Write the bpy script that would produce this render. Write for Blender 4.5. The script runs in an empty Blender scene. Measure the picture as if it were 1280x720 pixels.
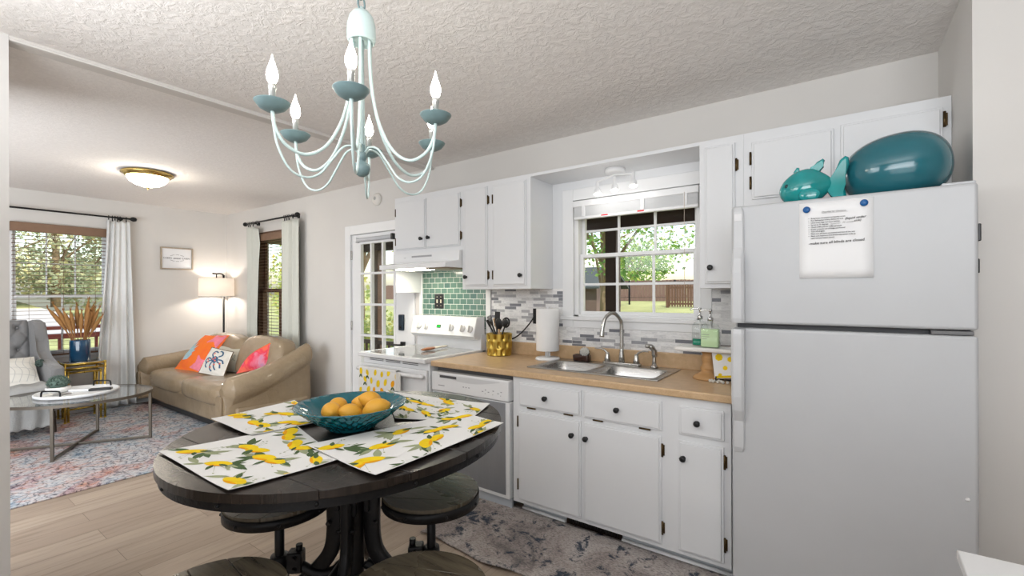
import bpy, bmesh, math, random
from mathutils import Vector, Matrix, noise
random.seed(7)
S = bpy.context.scene
COL = S.collection
PI = math.pi

# ------------------------------------------------------------------ camera
CAM_H = 1.405
YAW = math.radians(35.5)
ROLL = math.radians(-0.2)
cam_d = bpy.data.cameras.new('camera')
cam_d.sensor_width = 36.0
cam_d.lens = 36.0 * 567.0 / 1280.0
cam_d.shift_y = 6.8 / 1280.0
cam_d.clip_start = 0.03
cam_d.clip_end = 300
cam = bpy.data.objects.new('camera', cam_d)
COL.objects.link(cam)
_s, _c = math.sin(YAW), math.cos(YAW)
_F = Vector((-_s, _c, 0)); _R = Vector((_c, _s, 0)); _U = Vector((0, 0, 1))
_ax = _R * math.cos(ROLL) + _U * math.sin(ROLL)
_ay = _U * math.cos(ROLL) - _R * math.sin(ROLL)
_m = Matrix(((_ax.x, _ay.x, -_F.x, 0), (_ax.y, _ay.y, -_F.y, 0), (_ax.z, _ay.z, -_F.z, CAM_H), (0, 0, 0, 1)))
cam.matrix_world = _m
S.camera = cam

# ------------------------------------------------------------------ exposure, world, sun, large area lights
S.view_settings.view_transform = 'Standard'
S.view_settings.look = 'None'
S.view_settings.exposure = -0.10
S.view_settings.gamma = 1.0
S.view_settings.use_curve_mapping = False
cy = S.cycles
cy.max_bounces = 7
cy.diffuse_bounces = 4
cy.glossy_bounces = 4
cy.transmission_bounces = 6
cy.transparent_max_bounces = 24
cy.sample_clamp_indirect = 6.0
cy.caustics_reflective = False
cy.caustics_refractive = False
cy.use_denoising = True

SKY_STRENGTH = 0.55
SUN_ENERGY = 6.0
W = bpy.data.worlds.new('sky_world')
S.world = W
W.use_nodes = True
wn = W.node_tree
wn.nodes.clear()
sky = wn.nodes.new('ShaderNodeTexSky')
sky.sky_type = 'NISHITA'
sky.sun_disc = False
sky.sun_elevation = math.radians(48)
sky.sun_rotation = math.radians(60)
sky.air_density = 1.2
sky.dust_density = 2.5
bgn = wn.nodes.new('ShaderNodeBackground')
bgn.inputs['Strength'].default_value = SKY_STRENGTH
wo = wn.nodes.new('ShaderNodeOutputWorld')
wn.links.new(sky.outputs[0], bgn.inputs[0])
wn.links.new(bgn.outputs[0], wo.inputs[0])

def light(name, kind, loc, energy, color=(1, 1, 1), size=None, size_y=None, rot=None, radius=None, spot=None):
    d = bpy.data.lights.new(name, kind)
    d.energy = energy
    d.color = color
    if kind == 'AREA':
        d.shape = 'RECTANGLE'
        d.size = size
        d.size_y = size_y or size
    if radius is not None:
        d.shadow_soft_size = radius
    if spot:
        d.spot_size = spot; d.spot_blend = 0.5
    o = bpy.data.objects.new(name, d)
    COL.objects.link(o)
    o.location = loc
    if rot is not None:
        o.rotation_euler = rot
    return o

def aim(o, target):
    v = Vector(target) - o.location
    o.rotation_euler = v.to_track_quat('-Z', 'Y').to_euler()
    return o

sun = light('sun', 'SUN', (0, 0, 8), SUN_ENERGY, (1.0, 0.94, 0.85))
sun.data.angle = math.radians(0.6)
# sunlight comes from behind the house on the camera's side, slanting into the back yard
aim(sun, (0, 0, 0)); sun.rotation_euler = Vector((-0.35, 0.55, -0.75)).to_track_quat('-Z', 'Y').to_euler()

KEY_ENERGY = 31.0
LIV_ENERGY = 98.0
UP_DINING = 62.0
UP_LIVING = 8.0
# added unseen area fills: one behind the camera, one for the living room walls
key = light('fill_behind_camera', 'AREA', (0.6, -1.6, 1.15), KEY_ENERGY, (0.94, 0.97, 1.0), 2.6, 1.8)
aim(key, (-0.9, 2.4, 0.35))
liv = light('living_room_fill', 'AREA', (-4.1, -0.9, 1.20), LIV_ENERGY, (0.92, 0.96, 1.0), 2.4, 1.4)
aim(liv, (-7.38, 0.9, 0.35))
up3 = light('ceiling_fill_partition', 'AREA', (-1.95, -0.40, 2.02), 28.0, (0.94, 0.97, 1.0), 1.2, 0.9)  # added out-of-view fill brightening the ceiling near the partition
aim(up3, (-1.75, 0.1, 2.59))
# added unseen fills turned up at the ceiling, one per room
up1 = light('ceiling_fill_dining', 'AREA', (0.25, -0.55, 2.00), UP_DINING, (0.94, 0.97, 1.0), 2.0, 1.2)
aim(up1, (0.10, -0.2, 2.59))
up2 = light('ceiling_fill_living', 'AREA', (-5.9, -1.5, 1.5), UP_LIVING, (0.95, 0.975, 1.0), 1.4, 1.0)
aim(up2, (-6.3, 0.2, 2.59))

# ------------------------------------------------------------------ materials
MATS = {}
def new_mat(name):
    m = bpy.data.materials.new(name)
    m.use_nodes = True
    nt = m.node_tree
    return m, nt, nt.nodes['Principled BSDF']

def mat(name, col=(0.8, 0.8, 0.8), rough=0.5, metal=0.0, spec=0.5, var=0.0, vscale=8.0, bump=0.0, bscale=60.0,
        trans=0.0, ior=1.45, emit=None, estr=0.0, coat=0.0, sheen=0.0, sub=0.0, stretch=None, rvar=0.0):
    if name in MATS:
        return MATS[name]
    m, nt, b = new_mat(name)
    b.inputs['Base Color'].default_value = (*col, 1)
    b.inputs['Roughness'].default_value = rough
    b.inputs['Metallic'].default_value = metal
    b.inputs['Specular IOR Level'].default_value = spec
    b.inputs['Transmission Weight'].default_value = trans
    b.inputs['IOR'].default_value = ior
    b.inputs['Coat Weight'].default_value = coat
    b.inputs['Sheen Weight'].default_value = sheen
    if emit:
        b.inputs['Emission Color'].default_value = (*emit, 1)
        b.inputs['Emission Strength'].default_value = estr
    tc = nt.nodes.new('ShaderNodeTexCoord')
    vec = tc.outputs['Object']
    if stretch:
        mp = nt.nodes.new('ShaderNodeMapping')
        mp.inputs['Scale'].default_value = stretch
        nt.links.new(vec, mp.inputs[0]); vec = mp.outputs[0]
    # every material carries some procedural variation of its own
    nz = nt.nodes.new('ShaderNodeTexNoise')
    nz.inputs['Scale'].default_value = vscale
    nz.inputs['Detail'].default_value = 4
    nt.links.new(vec, nz.inputs['Vector'])
    v = var if var > 0 else 0.025
    mx = nt.nodes.new('ShaderNodeMix'); mx.data_type = 'RGBA'
    mx.inputs[6].default_value = (*[max(0, c * (1 - v)) for c in col], 1)
    mx.inputs[7].default_value = (*[min(1, c * (1 + v)) for c in col], 1)
    nt.links.new(nz.outputs['Fac'], mx.inputs[0])
    nt.links.new(mx.outputs[2], b.inputs['Base Color'])
    if rvar:
        mr = nt.nodes.new('ShaderNodeMapRange')
        mr.inputs[1].default_value = 0.3; mr.inputs[2].default_value = 0.7
        mr.inputs[3].default_value = max(0.02, rough - rvar); mr.inputs[4].default_value = rough + rvar
        nt.links.new(nz.outputs['Fac'], mr.inputs[0]); nt.links.new(mr.outputs[0], b.inputs['Roughness'])
    if bump:
        n2 = nt.nodes.new('ShaderNodeTexNoise')
        n2.inputs['Scale'].default_value = bscale
        n2.inputs['Detail'].default_value = 3
        nt.links.new(vec, n2.inputs['Vector'])
        bp = nt.nodes.new('ShaderNodeBump')
        bp.inputs['Strength'].default_value = bump
        bp.inputs['Distance'].default_value = 0.01
        nt.links.new(n2.outputs['Fac'], bp.inputs['Height'])
        nt.links.new(bp.outputs[0], b.inputs['Normal'])
    MATS[name] = m
    return m

def ramp(nt, fac, stops, interp='LINEAR'):
    r = nt.nodes.new('ShaderNodeValToRGB')
    r.color_ramp.interpolation = interp
    e = r.color_ramp.elements
    while len(e) < len(stops):
        e.new(0.5)
    for k, (p, c) in enumerate(stops):
        e[k].position = p
        e[k].color = (*c, 1) if len(c) == 3 else c
    nt.links.new(fac, r.inputs[0])
    return r.outputs[0]

def swizzle(nt, order, scale=(1, 1, 1)):
    tc = nt.nodes.new('ShaderNodeTexCoord')
    sp = nt.nodes.new('ShaderNodeSeparateXYZ')
    cb = nt.nodes.new('ShaderNodeCombineXYZ')
    nt.links.new(tc.outputs['Object'], sp.inputs[0])
    for k, a in enumerate(order):
        if a is None:
            continue
        ml = nt.nodes.new('ShaderNodeMath'); ml.operation = 'MULTIPLY'
        ml.inputs[1].default_value = scale[k]
        nt.links.new(sp.outputs['XYZ'.index(a)], ml.inputs[0])
        nt.links.new(ml.outputs[0], cb.inputs[k])
    return cb.outputs[0]

def add_bump(nt, b, height, strength, dist=0.005):
    bp = nt.nodes.new('ShaderNodeBump')
    bp.inputs['Strength'].default_value = strength
    bp.inputs['Distance'].default_value = dist
    nt.links.new(height, bp.inputs['Height'])
    nt.links.new(bp.outputs[0], b.inputs['Normal'])

def noise_tex(nt, vec, scale, detail=4, rough=0.5, dist=0.0):
    n = nt.nodes.new('ShaderNodeTexNoise')
    n.inputs['Scale'].default_value = scale
    n.inputs['Detail'].default_value = detail
    n.inputs['Roughness'].default_value = rough
    n.inputs['Distortion'].default_value = dist
    if vec is not None:
        nt.links.new(vec, n.inputs['Vector'])
    return n.outputs['Fac']

def mixc(nt, fac, a, b, mode='MIX'):
    mx = nt.nodes.new('ShaderNodeMix'); mx.data_type = 'RGBA'; mx.blend_type = mode
    for sock, v in ((6, a), (7, b)):
        if isinstance(v, tuple):
            mx.inputs[sock].default_value = (*v, 1)
        else:
            nt.links.new(v, mx.inputs[sock])
    if isinstance(fac, float):
        mx.inputs[0].default_value = fac
    else:
        nt.links.new(fac, mx.inputs[0])
    return mx.outputs[2]

def brick(nt, vec, w, h, mortar, offset=0.5, freq=2, squash=1.0, sqf=2):
    t = nt.nodes.new('ShaderNodeTexBrick')
    t.offset = offset; t.offset_frequency = freq; t.squash = squash; t.squash_frequency = sqf
    t.inputs['Scale'].default_value = 1.0
    t.inputs['Brick Width'].default_value = w
    t.inputs['Row Height'].default_value = h
    t.inputs['Mortar Size'].default_value = mortar
    t.inputs['Mortar Smooth'].default_value = 0.1
    t.inputs['Bias'].default_value = 0.0
    t.inputs['Color1'].default_value = (0, 0, 0, 1)
    t.inputs['Color2'].default_value = (1, 1, 1, 1)
    t.inputs['Mortar'].default_value = (0.5, 0.5, 0.5, 1)
    nt.links.new(vec, t.inputs['Vector'])
    return t.outputs['Color'], t.outputs['Fac']

def m_floor():
    m, nt, b = new_mat('oak_vinyl_planks')
    v = swizzle(nt, ('Y', 'X', None))
    colr, fac = brick(nt, v, 1.22, 0.18, 0.0016, offset=0.37, freq=2)
    g = noise_tex(nt, swizzle(nt, ('X', 'Y', None), (16, 1.1, 1)), 1.6, 6, 0.6, 0.6)
    g2 = noise_tex(nt, swizzle(nt, ('X', 'Y', None), (90, 2.5, 1)), 2.0, 3, 0.6)
    base = ramp(nt, colr, [(0.0, (0.30, 0.23, 0.175)), (0.5, (0.335, 0.262, 0.202)), (1.0, (0.375, 0.298, 0.232))])
    grain = ramp(nt, g, [(0.3, (0.66, 0.62, 0.58)), (0.5, (1, 1, 1)), (0.72, (1.12, 1.1, 1.08))])
    c1 = mixc(nt, 0.85, base, grain, 'MULTIPLY')
    c2 = mixc(nt, 0.25, c1, ramp(nt, g2, [(0.35, (0.7, 0.68, 0.66)), (0.6, (1.08, 1.08, 1.08))]), 'MULTIPLY')
    c3 = mixc(nt, fac, c2, (0.16, 0.115, 0.085))
    nt.links.new(c3, b.inputs['Base Color'])
    b.inputs['Roughness'].default_value = 0.42
    add_bump(nt, b, g2, 0.08, 0.002)
    return m

def m_ceiling(name, scale, strength, dist):
    m, nt, b = new_mat(name)
    tc = nt.nodes.new('ShaderNodeTexCoord')
    vec = tc.outputs['Object']
    a = noise_tex(nt, vec, scale, 5, 0.62, 0.7)
    v2 = noise_tex(nt, vec, scale * 3.2, 3, 0.6)
    hh = ramp(nt, a, [(0.42, (0, 0, 0)), (0.56, (0.75, 0.75, 0.75)), (0.66, (1, 1, 1))])
    mx = mixc(nt, 0.4, hh, v2)
    c = mixc(nt, hh, (0.82, 0.785, 0.755), (0.87, 0.835, 0.805))
    nt.links.new(c, b.inputs['Base Color'])
    b.inputs['Roughness'].default_value = 0.9
    b.inputs['Specular IOR Level'].default_value = 0.15
    add_bump(nt, b, mx, strength, dist)
    return m

def m_wall():
    m, nt, b = new_mat('greige_wall_paint')
    tc = nt.nodes.new('ShaderNodeTexCoord')
    n = noise_tex(nt, tc.outputs['Object'], 2.2, 3)
    c = ramp(nt, n, [(0.3, (0.665, 0.645, 0.62)), (0.7, (0.69, 0.67, 0.645))])
    nt.links.new(c, b.inputs['Base Color'])
    b.inputs['Roughness'].default_value = 0.7
    b.inputs['Specular IOR Level'].default_value = 0.25
    add_bump(nt, b, noise_tex(nt, tc.outputs['Object'], 260, 2), 0.05, 0.002)
    return m

def m_mosaic():
    m, nt, b = new_mat('marble_mosaic_tile')
    v = swizzle(nt, ('X', 'Z', None))
    colr, fac = brick(nt, v, 0.115, 0.0245, 0.0011, offset=0.43, freq=2, squash=0.72, sqf=3)
    tc = nt.nodes.new('ShaderNodeTexCoord')
    vein = noise_tex(nt, swizzle(nt, ('X', 'Z', None), (1, 3.5, 1)), 26, 5, 0.65, 1.2)
    base = ramp(nt, colr, [(0.0, (0.19, 0.195, 0.22)), (0.13, (0.22, 0.225, 0.25)), (0.14, (0.40, 0.40, 0.42)),
                           (0.28, (0.46, 0.46, 0.475)), (0.29, (0.66, 0.655, 0.65)), (0.55, (0.80, 0.795, 0.79)), (0.56, (0.84, 0.835, 0.83)), (1.0, (0.87, 0.865, 0.86))], 'LINEAR')
    vv = ramp(nt, vein, [(0.33, (0.74, 0.75, 0.77)), (0.55, (1, 1, 1)), (1, (1.05, 1.05, 1.05))])
    c = mixc(nt, 0.8, base, vv, 'MULTIPLY')
    c = mixc(nt, fac, c, (0.80, 0.795, 0.785))
    nt.links.new(c, b.inputs['Base Color'])
    b.inputs['Roughness'].default_value = 0.28
    inv = nt.nodes.new('ShaderNodeMath'); inv.operation = 'SUBTRACT'; inv.inputs[0].default_value = 1.0
    nt.links.new(fac, inv.inputs[1])
    add_bump(nt, b, inv.outputs[0], 0.35, 0.002)
    return m

def m_subway():
    m, nt, b = new_mat('green_glass_subway_tile')
    v = swizzle(nt, ('X', 'Z', None))
    colr, fac = brick(nt, v, 0.078, 0.0485, 0.0022, offset=0.5)
    base = ramp(nt, colr, [(0.0, (0.062, 0.135, 0.115)), (0.5, (0.085, 0.168, 0.135)), (1.0, (0.112, 0.20, 0.155))])
    c = mixc(nt, fac, base, (0.66, 0.68, 0.62))
    nt.links.new(c, b.inputs['Base Color'])
    b.inputs['Roughness'].default_value = 0.16
    b.inputs['Coat Weight'].default_value = 0.3
    inv = nt.nodes.new('ShaderNodeMath'); inv.operation = 'SUBTRACT'; inv.inputs[0].default_value = 1.0
    nt.links.new(fac, inv.inputs[1])
    add_bump(nt, b, inv.outputs[0], 0.5, 0.002)
    return m

def m_laminate():
    m, nt, b = new_mat('tan_laminate')
    tc = nt.nodes.new('ShaderNodeTexCoord')
    a = noise_tex(nt, tc.outputs['Object'], 260, 3, 0.7)
    d = noise_tex(nt, tc.outputs['Object'], 22, 4, 0.6)
    c1 = ramp(nt, d, [(0.3, (0.54, 0.365, 0.205)), (0.7, (0.64, 0.45, 0.27))])
    c2 = ramp(nt, a, [(0.30, (0.62, 0.56, 0.5)), (0.45, (1, 1, 1)), (0.62, (1.0, 1.0, 1.0)), (0.72, (1.3, 1.3, 1.3))])
    nt.links.new(mixc(nt, 0.8, c1, c2, 'MULTIPLY'), b.inputs['Base Color'])
    b.inputs['Roughness'].default_value = 0.33
    return m

def m_darkwood(name='espresso_wood', swz=('X', 'Y', None), sc=(2, 26, 1), c0=(0.007, 0.005, 0.004), c1=(0.026, 0.019, 0.015), rough=0.25, spec=0.42):
    m, nt, b = new_mat(name)
    g = noise_tex(nt, swizzle(nt, swz, sc), 2.2, 6, 0.62, 0.6)
    f = noise_tex(nt, swizzle(nt, swz, (1, 1, 1)), 3.0, 4, 0.6)
    c = ramp(nt, g, [(0.3, c0), (0.7, c1)])
    nt.links.new(c, b.inputs['Base Color'])
    r = ramp(nt, f, [(0.35, (rough - 0.06,) * 3), (0.7, (rough + 0.1,) * 3)])
    nt.links.new(r, b.inputs['Roughness'])
    b.inputs['Specular IOR Level'].default_value = spec
    add_bump(nt, b, mixc(nt, 0.5, g, noise_tex(nt, swizzle(nt, swz, (1, 1, 1)), 120, 3)), 0.22, 0.004)
    return m

def m_living_rug():
    m, nt, b = new_mat('distressed_persian_rug')
    v = swizzle(nt, ('X', 'Y', None))
    a = noise_tex(nt, v, 1.5, 5, 0.62, 1.2)
    d = noise_tex(nt, v, 5.5, 5, 0.7, 1.5)
    f = noise_tex(nt, v, 34, 4, 0.7)
    base = ramp(nt, a, [(0.30, (0.10, 0.17, 0.26)), (0.40, (0.26, 0.37, 0.45)), (0.47, (0.56, 0.56, 0.57)), (0.55, (0.52, 0.46, 0.45)),
                        (0.61, (0.46, 0.19, 0.18)), (0.70, (0.55, 0.28, 0.16))])
    mid = ramp(nt, d, [(0.34, (0.10, 0.14, 0.22)), (0.42, (0.46, 0.50, 0.54)), (0.53, (0.62, 0.60, 0.59)), (0.60, (0.60, 0.40, 0.32)), (0.70, (0.42, 0.10, 0.11))])
    c = mixc(nt, 0.5, base, mid)
    vo = nt.nodes.new('ShaderNodeTexVoronoi'); vo.feature = 'DISTANCE_TO_EDGE'; vo.inputs['Scale'].default_value = 6.0
    wv = nt.nodes.new('ShaderNodeVectorMath'); wv.operation = 'ADD'
    nzc = nt.nodes.new('ShaderNodeTexNoise'); nzc.inputs['Scale'].default_value = 4.0
    nt.links.new(v, nzc.inputs['Vector']); nt.links.new(v, wv.inputs[0]); nt.links.new(nzc.outputs['Color'], wv.inputs[1])
    nt.links.new(wv.outputs[0], vo.inputs['Vector'])
    line = ramp(nt, vo.outputs['Distance'], [(0.0, (0.12, 0.13, 0.18)), (0.07, (1, 1, 1))])
    c = mixc(nt, 0.75, c, line, 'MULTIPLY')
    c = mixc(nt, 1.0, c, (0.80, 0.79, 0.80), 'MULTIPLY')
    c = mixc(nt, 0.75, c, ramp(nt, f, [(0.36, (0.22, 0.22, 0.27)), (0.47, (1, 1, 1)), (0.62, (1.25, 1.25, 1.25))]), 'MULTIPLY')
    nt.links.new(c, b.inputs['Base Color'])
    b.inputs['Roughness'].default_value = 0.95
    b.inputs['Specular IOR Level'].default_value = 0.1
    add_bump(nt, b, noise_tex(nt, v, 420, 2), 0.5, 0.004)
    return m

def m_kitchen_rug():
    m, nt, b = new_mat('worn_grey_blue_rug')
    v = swizzle(nt, ('X', 'Y', None))
    a = noise_tex(nt, v, 2.6, 6, 0.7, 0.8)
    d = noise_tex(nt, v, 9, 6, 0.75, 0.6)
    f = noise_tex(nt, swizzle(nt, ('X', 'Y', None), (1, 2.4, 1)), 55, 3, 0.7)
    base = ramp(nt, a, [(0.34, (0.17, 0.155, 0.155)), (0.46, (0.36, 0.315, 0.295)), (0.58, (0.46, 0.42, 0.40)), (0.70, (0.47, 0.45, 0.44))])
    blot = ramp(nt, d, [(0.525, (0, 0, 0)), (0.60, (0.95, 0.95, 0.95))])
    c = mixc(nt, blot, base, (0.045, 0.06, 0.085))
    c = mixc(nt, 0.7, c, ramp(nt, f, [(0.34, (0.35, 0.36, 0.38)), (0.48, (1, 1, 1)), (0.66, (1.4, 1.4, 1.4))]), 'MULTIPLY')
    nt.links.new(c, b.inputs['Base Color'])
    b.inputs['Roughness'].default_value = 0.95
    b.inputs['Specular IOR Level'].default_value = 0.1
    add_bump(nt, b, noise_tex(nt, v, 380, 2), 0.4, 0.003)
    return m

def m_watercolor(name, cols):
    m, nt, b = new_mat(name)
    tc = nt.nodes.new('ShaderNodeTexCoord')
    a = noise_tex(nt, tc.outputs['Object'], 5.0, 4, 0.55, 0.8)
    c = ramp(nt, a, cols)
    nt.links.new(c, b.inputs['Base Color'])
    b.inputs['Roughness'].default_value = 0.85
    b.inputs['Specular IOR Level'].default_value = 0.15
    add_bump(nt, b, noise_tex(nt, tc.outputs['Object'], 300, 2), 0.3, 0.002)
    return m

def m_leather():
    m, nt, b = new_mat('taupe_leather')
    tc = nt.nodes.new('ShaderNodeTexCoord')
    a = noise_tex(nt, tc.outputs['Object'], 3.0, 4, 0.6)
    c = ramp(nt, a, [(0.3, (0.265, 0.195, 0.120)), (0.7, (0.355, 0.272, 0.175))])
    nt.links.new(c, b.inputs['Base Color'])
    b.inputs['Roughness'].default_value = 0.27
    b.inputs['Coat Weight'].default_value = 0.25
    wr = noise_tex(nt, tc.outputs['Object'], 7.0, 5, 0.65, 1.6)
    fi = noise_tex(nt, tc.outputs['Object'], 180, 2)
    add_bump(nt, b, mixc(nt, 0.2, wr, fi), 0.75, 0.018)
    return m

def m_glasspane(name, tint=(0.97, 0.985, 0.98), ior=1.45):
    m = bpy.data.materials.new(name); m.use_nodes = True
    nt = m.node_tree; nt.nodes.clear()
    out = nt.nodes.new('ShaderNodeOutputMaterial')
    t = nt.nodes.new('ShaderNodeBsdfTransparent'); t.inputs[0].default_value = (*tint, 1)
    g = nt.nodes.new('ShaderNodeBsdfGlossy'); g.inputs['Roughness'].default_value = 0.02
    # Schlick reflectance from the angle of view, the same from both sides of the sheet
    ge = nt.nodes.new('ShaderNodeNewGeometry')
    dt = nt.nodes.new('ShaderNodeVectorMath'); dt.operation = 'DOT_PRODUCT'
    nt.links.new(ge.outputs['Normal'], dt.inputs[0]); nt.links.new(ge.outputs['Incoming'], dt.inputs[1])
    def mth(op, a, b=None):
        q = nt.nodes.new('ShaderNodeMath'); q.operation = op
        for k, v in enumerate((a, b)):
            if v is None: continue
            if isinstance(v, (int, float)): q.inputs[k].default_value = v
            else: nt.links.new(v, q.inputs[k])
        return q.outputs[0]
    f0 = ((ior - 1) / (ior + 1)) ** 2
    fac = mth('ADD', mth('MULTIPLY', mth('POWER', mth('SUBTRACT', 1.0, mth('ABSOLUTE', dt.outputs['Value'])), 5.0), 1 - f0), f0)
    mx = nt.nodes.new('ShaderNodeMixShader')
    nt.links.new(fac, mx.inputs[0]); nt.links.new(t.outputs[0], mx.inputs[1]); nt.links.new(g.outputs[0], mx.inputs[2])
    nt.links.new(mx.outputs[0], out.inputs[0])
    return m

def m_leaf(name, stops, scale=0.9):
    m = bpy.data.materials.new(name); m.use_nodes = True
    nt = m.node_tree; nt.nodes.clear()
    out = nt.nodes.new('ShaderNodeOutputMaterial')
    geo = nt.nodes.new('ShaderNodeNewGeometry')
    tc = nt.nodes.new('ShaderNodeTexCoord')
    n = noise_tex(nt, tc.outputs['Object'], scale, 2)
    ad = nt.nodes.new('ShaderNodeMath'); ad.operation = 'MULTIPLY_ADD'
    ad.inputs[1].default_value = 0.5
    nt.links.new(geo.outputs['Random Per Island'], ad.inputs[0]); nt.links.new(n, ad.inputs[2])
    c = ramp(nt, ad.outputs[0], stops)
    d = nt.nodes.new('ShaderNodeBsdfDiffuse'); tr = nt.nodes.new('ShaderNodeBsdfTranslucent')
    nt.links.new(c, d.inputs[0]); nt.links.new(c, tr.inputs[0])
    mx = nt.nodes.new('ShaderNodeMixShader'); mx.inputs[0].default_value = 0.45
    nt.links.new(d.outputs[0], mx.inputs[1]); nt.links.new(tr.outputs[0], mx.inputs[2])
    nt.links.new(mx.outputs[0], out.inputs[0])
    return m

M_wall = m_wall()
M_ceil = m_ceiling('knockdown_ceiling', 24, 0.55, 0.007)
M_ceil2 = m_ceiling('orange_peel_ceiling', 48, 0.35, 0.004)
M_floor = m_floor()
M_white = mat('white_cabinet_paint', (0.735, 0.745, 0.76), 0.38, var=0.015, vscale=3, bump=0.03, bscale=120)
M_trim = mat('white_trim_paint', (0.81, 0.815, 0.82), 0.42, var=0.015)
M_vinyl = mat('white_vinyl_frame', (0.82, 0.825, 0.83), 0.35)
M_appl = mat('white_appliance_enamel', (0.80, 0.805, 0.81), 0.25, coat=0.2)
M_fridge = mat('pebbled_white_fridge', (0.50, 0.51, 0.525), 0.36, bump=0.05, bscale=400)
M_fridgehd = mat('fridge_handle_plastic', (0.55, 0.56, 0.575), 0.30)
M_fridgedk = mat('fridge_gasket_grey', (0.10, 0.10, 0.105), 0.6)
M_black = mat('matte_black_metal', (0.010, 0.010, 0.011), 0.42, metal=0.3)
M_iron = mat('black_cast_iron', (0.014, 0.014, 0.015), 0.40, metal=0.6, bump=0.15, bscale=90)
M_blackpl = mat('black_plastic', (0.012, 0.012, 0.013), 0.35)
M_bronze = mat('aged_bronze_hinge', (0.10, 0.065, 0.03), 0.4, metal=0.9, var=0.3, vscale=60)
M_steel = mat('brushed_stainless', (0.46, 0.455, 0.445), 0.30, metal=1.0, var=0.06, vscale=3, stretch=(2, 40, 40), rvar=0.06)
M_nickel = mat('brushed_nickel', (0.52, 0.505, 0.48), 0.26, metal=1.0)
M_chrome = mat('chrome', (0.7, 0.7, 0.7), 0.12, metal=1.0)
M_gold = mat('brushed_gold', (0.58, 0.41, 0.09), 0.30, metal=1.0, var=0.1, vscale=30)
M_brass = mat('polished_brass', (0.66, 0.47, 0.16), 0.22, metal=1.0)
M_lam = m_laminate()
M_mosaic = m_mosaic()
M_subway = m_subway()
M_wood = m_darkwood()
M_seatw = m_darkwood('dark_plank_seat', ('X', 'Y', None), (2, 26, 1), (0.045, 0.037, 0.025), (0.120, 0.098, 0.066), 0.27, 0.7)
M_leather = m_leather()
M_pane = m_glasspane('window_glass')
M_clear = m_glasspane('clear_table_glass', (0.95, 0.97, 0.97), 1.18)
M_lrug = m_living_rug()
M_krug = m_kitchen_rug()
M_brown = mat('brown_stained_wood', (0.11, 0.055, 0.03), 0.5, var=0.3, vscale=6, stretch=(1, 1, 12))
M_blindbr = mat('brown_wood_slat', (0.20, 0.115, 0.07), 0.45, var=0.2, vscale=10)
M_porch = mat('dark_porch_wood', (0.050, 0.026, 0.018), 0.7, var=0.35, vscale=5, stretch=(8, 1, 1))
M_curt = mat('pale_grey_curtain_cloth', (0.76, 0.77, 0.77), 0.9, var=0.04, vscale=30, spec=0.1, bump=0.15, bscale=300)
M_curt2 = mat('sage_grey_curtain_cloth', (0.62, 0.63, 0.58), 0.9, var=0.04, vscale=30, spec=0.1, bump=0.15, bscale=300)
M_mint = mat('pale_mint_enamel', (0.50, 0.61, 0.60), 0.30, var=0.06, vscale=20)
M_mintdk = mat('weathered_teal_enamel', (0.15, 0.225, 0.235), 0.38, var=0.2, vscale=40)
M_bulb = mat('glowing_bulb_glass', (1, 0.95, 0.88), 0.2, emit=(1.0, 0.92, 0.80), estr=45)
M_socket = mat('silvery_candle_sleeve', (0.5, 0.5, 0.48), 0.3, metal=0.7)
M_teal = mat('teal_ceramic_glaze', (0.008, 0.26, 0.265), 0.10, var=0.5, vscale=14, coat=0.6)
M_tealdk = mat('deep_teal_ceramic', (0.018, 0.130, 0.165), 0.16, var=0.18, vscale=5, coat=0.4)
M_lemon = mat('lemon_skin', (0.72, 0.36, 0.035), 0.45, var=0.10, vscale=14, bump=0.25, bscale=260)
M_cloth = mat('white_cotton_cloth', (0.78, 0.77, 0.75), 0.9, spec=0.1, bump=0.2, bscale=350)
M_pyel = mat('printed_lemon_yellow', (0.86, 0.58, 0.02), 0.85, var=0.25, vscale=28, spec=0.1)
M_por = mat('printed_lemon_orange', (0.82, 0.36, 0.015), 0.85, var=0.25, vscale=28, spec=0.1)
M_pgr = mat('printed_leaf_green', (0.085, 0.13, 0.06), 0.85, var=0.4, vscale=30, spec=0.1)
M_pgl = mat('printed_leaf_sage', (0.33, 0.36, 0.22), 0.85, var=0.3, vscale=30, spec=0.1)
M_paper = mat('white_paper', (0.80, 0.80, 0.805), 0.8, spec=0.2)
M_ink = mat('black_ink', (0.02, 0.02, 0.025), 0.8)
M_inkgrey = mat('grey_pencil', (0.35, 0.35, 0.36), 0.8)
M_bluemag = mat('blue_plastic_magnet', (0.0, 0.085, 0.28), 0.35)
M_wicker = mat('light_turned_wood', (0.48, 0.27, 0.11), 0.5, var=0.25, vscale=12, stretch=(1, 1, 8))
M_tanwood = mat('tan_wood', (0.55, 0.34, 0.17), 0.55, var=0.2, vscale=14)
M_grey = mat('grey_linen', (0.205, 0.203, 0.205), 0.95, var=0.08, vscale=120, spec=0.1, sheen=0.3, bump=0.2, bscale=420)
M_legwood = mat('dark_walnut_leg', (0.035, 0.024, 0.018), 0.45)
M_cream = mat('cream_cloth', (0.72, 0.70, 0.65), 0.9, var=0.04, vscale=40, spec=0.1, bump=0.2, bscale=350)
M_beige = mat('beige_cloth', (0.60, 0.58, 0.50), 0.9, var=0.05, vscale=40, spec=0.1, bump=0.2, bscale=350)
M_inkblue = mat('navy_print', (0.05, 0.12, 0.22), 0.85)
M_inkred = mat('coral_print', (0.70, 0.16, 0.11), 0.85)
M_shade = mat('linen_lamp_shade', (0.86, 0.74, 0.62), 0.9, var=0.03, vscale=80, emit=(1.0, 0.84, 0.68), estr=0.55)
M_glow = mat('frosted_glass_lit', (1, 0.97, 0.9), 0.4, emit=(1.0, 0.90, 0.74), estr=36.0)
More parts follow.
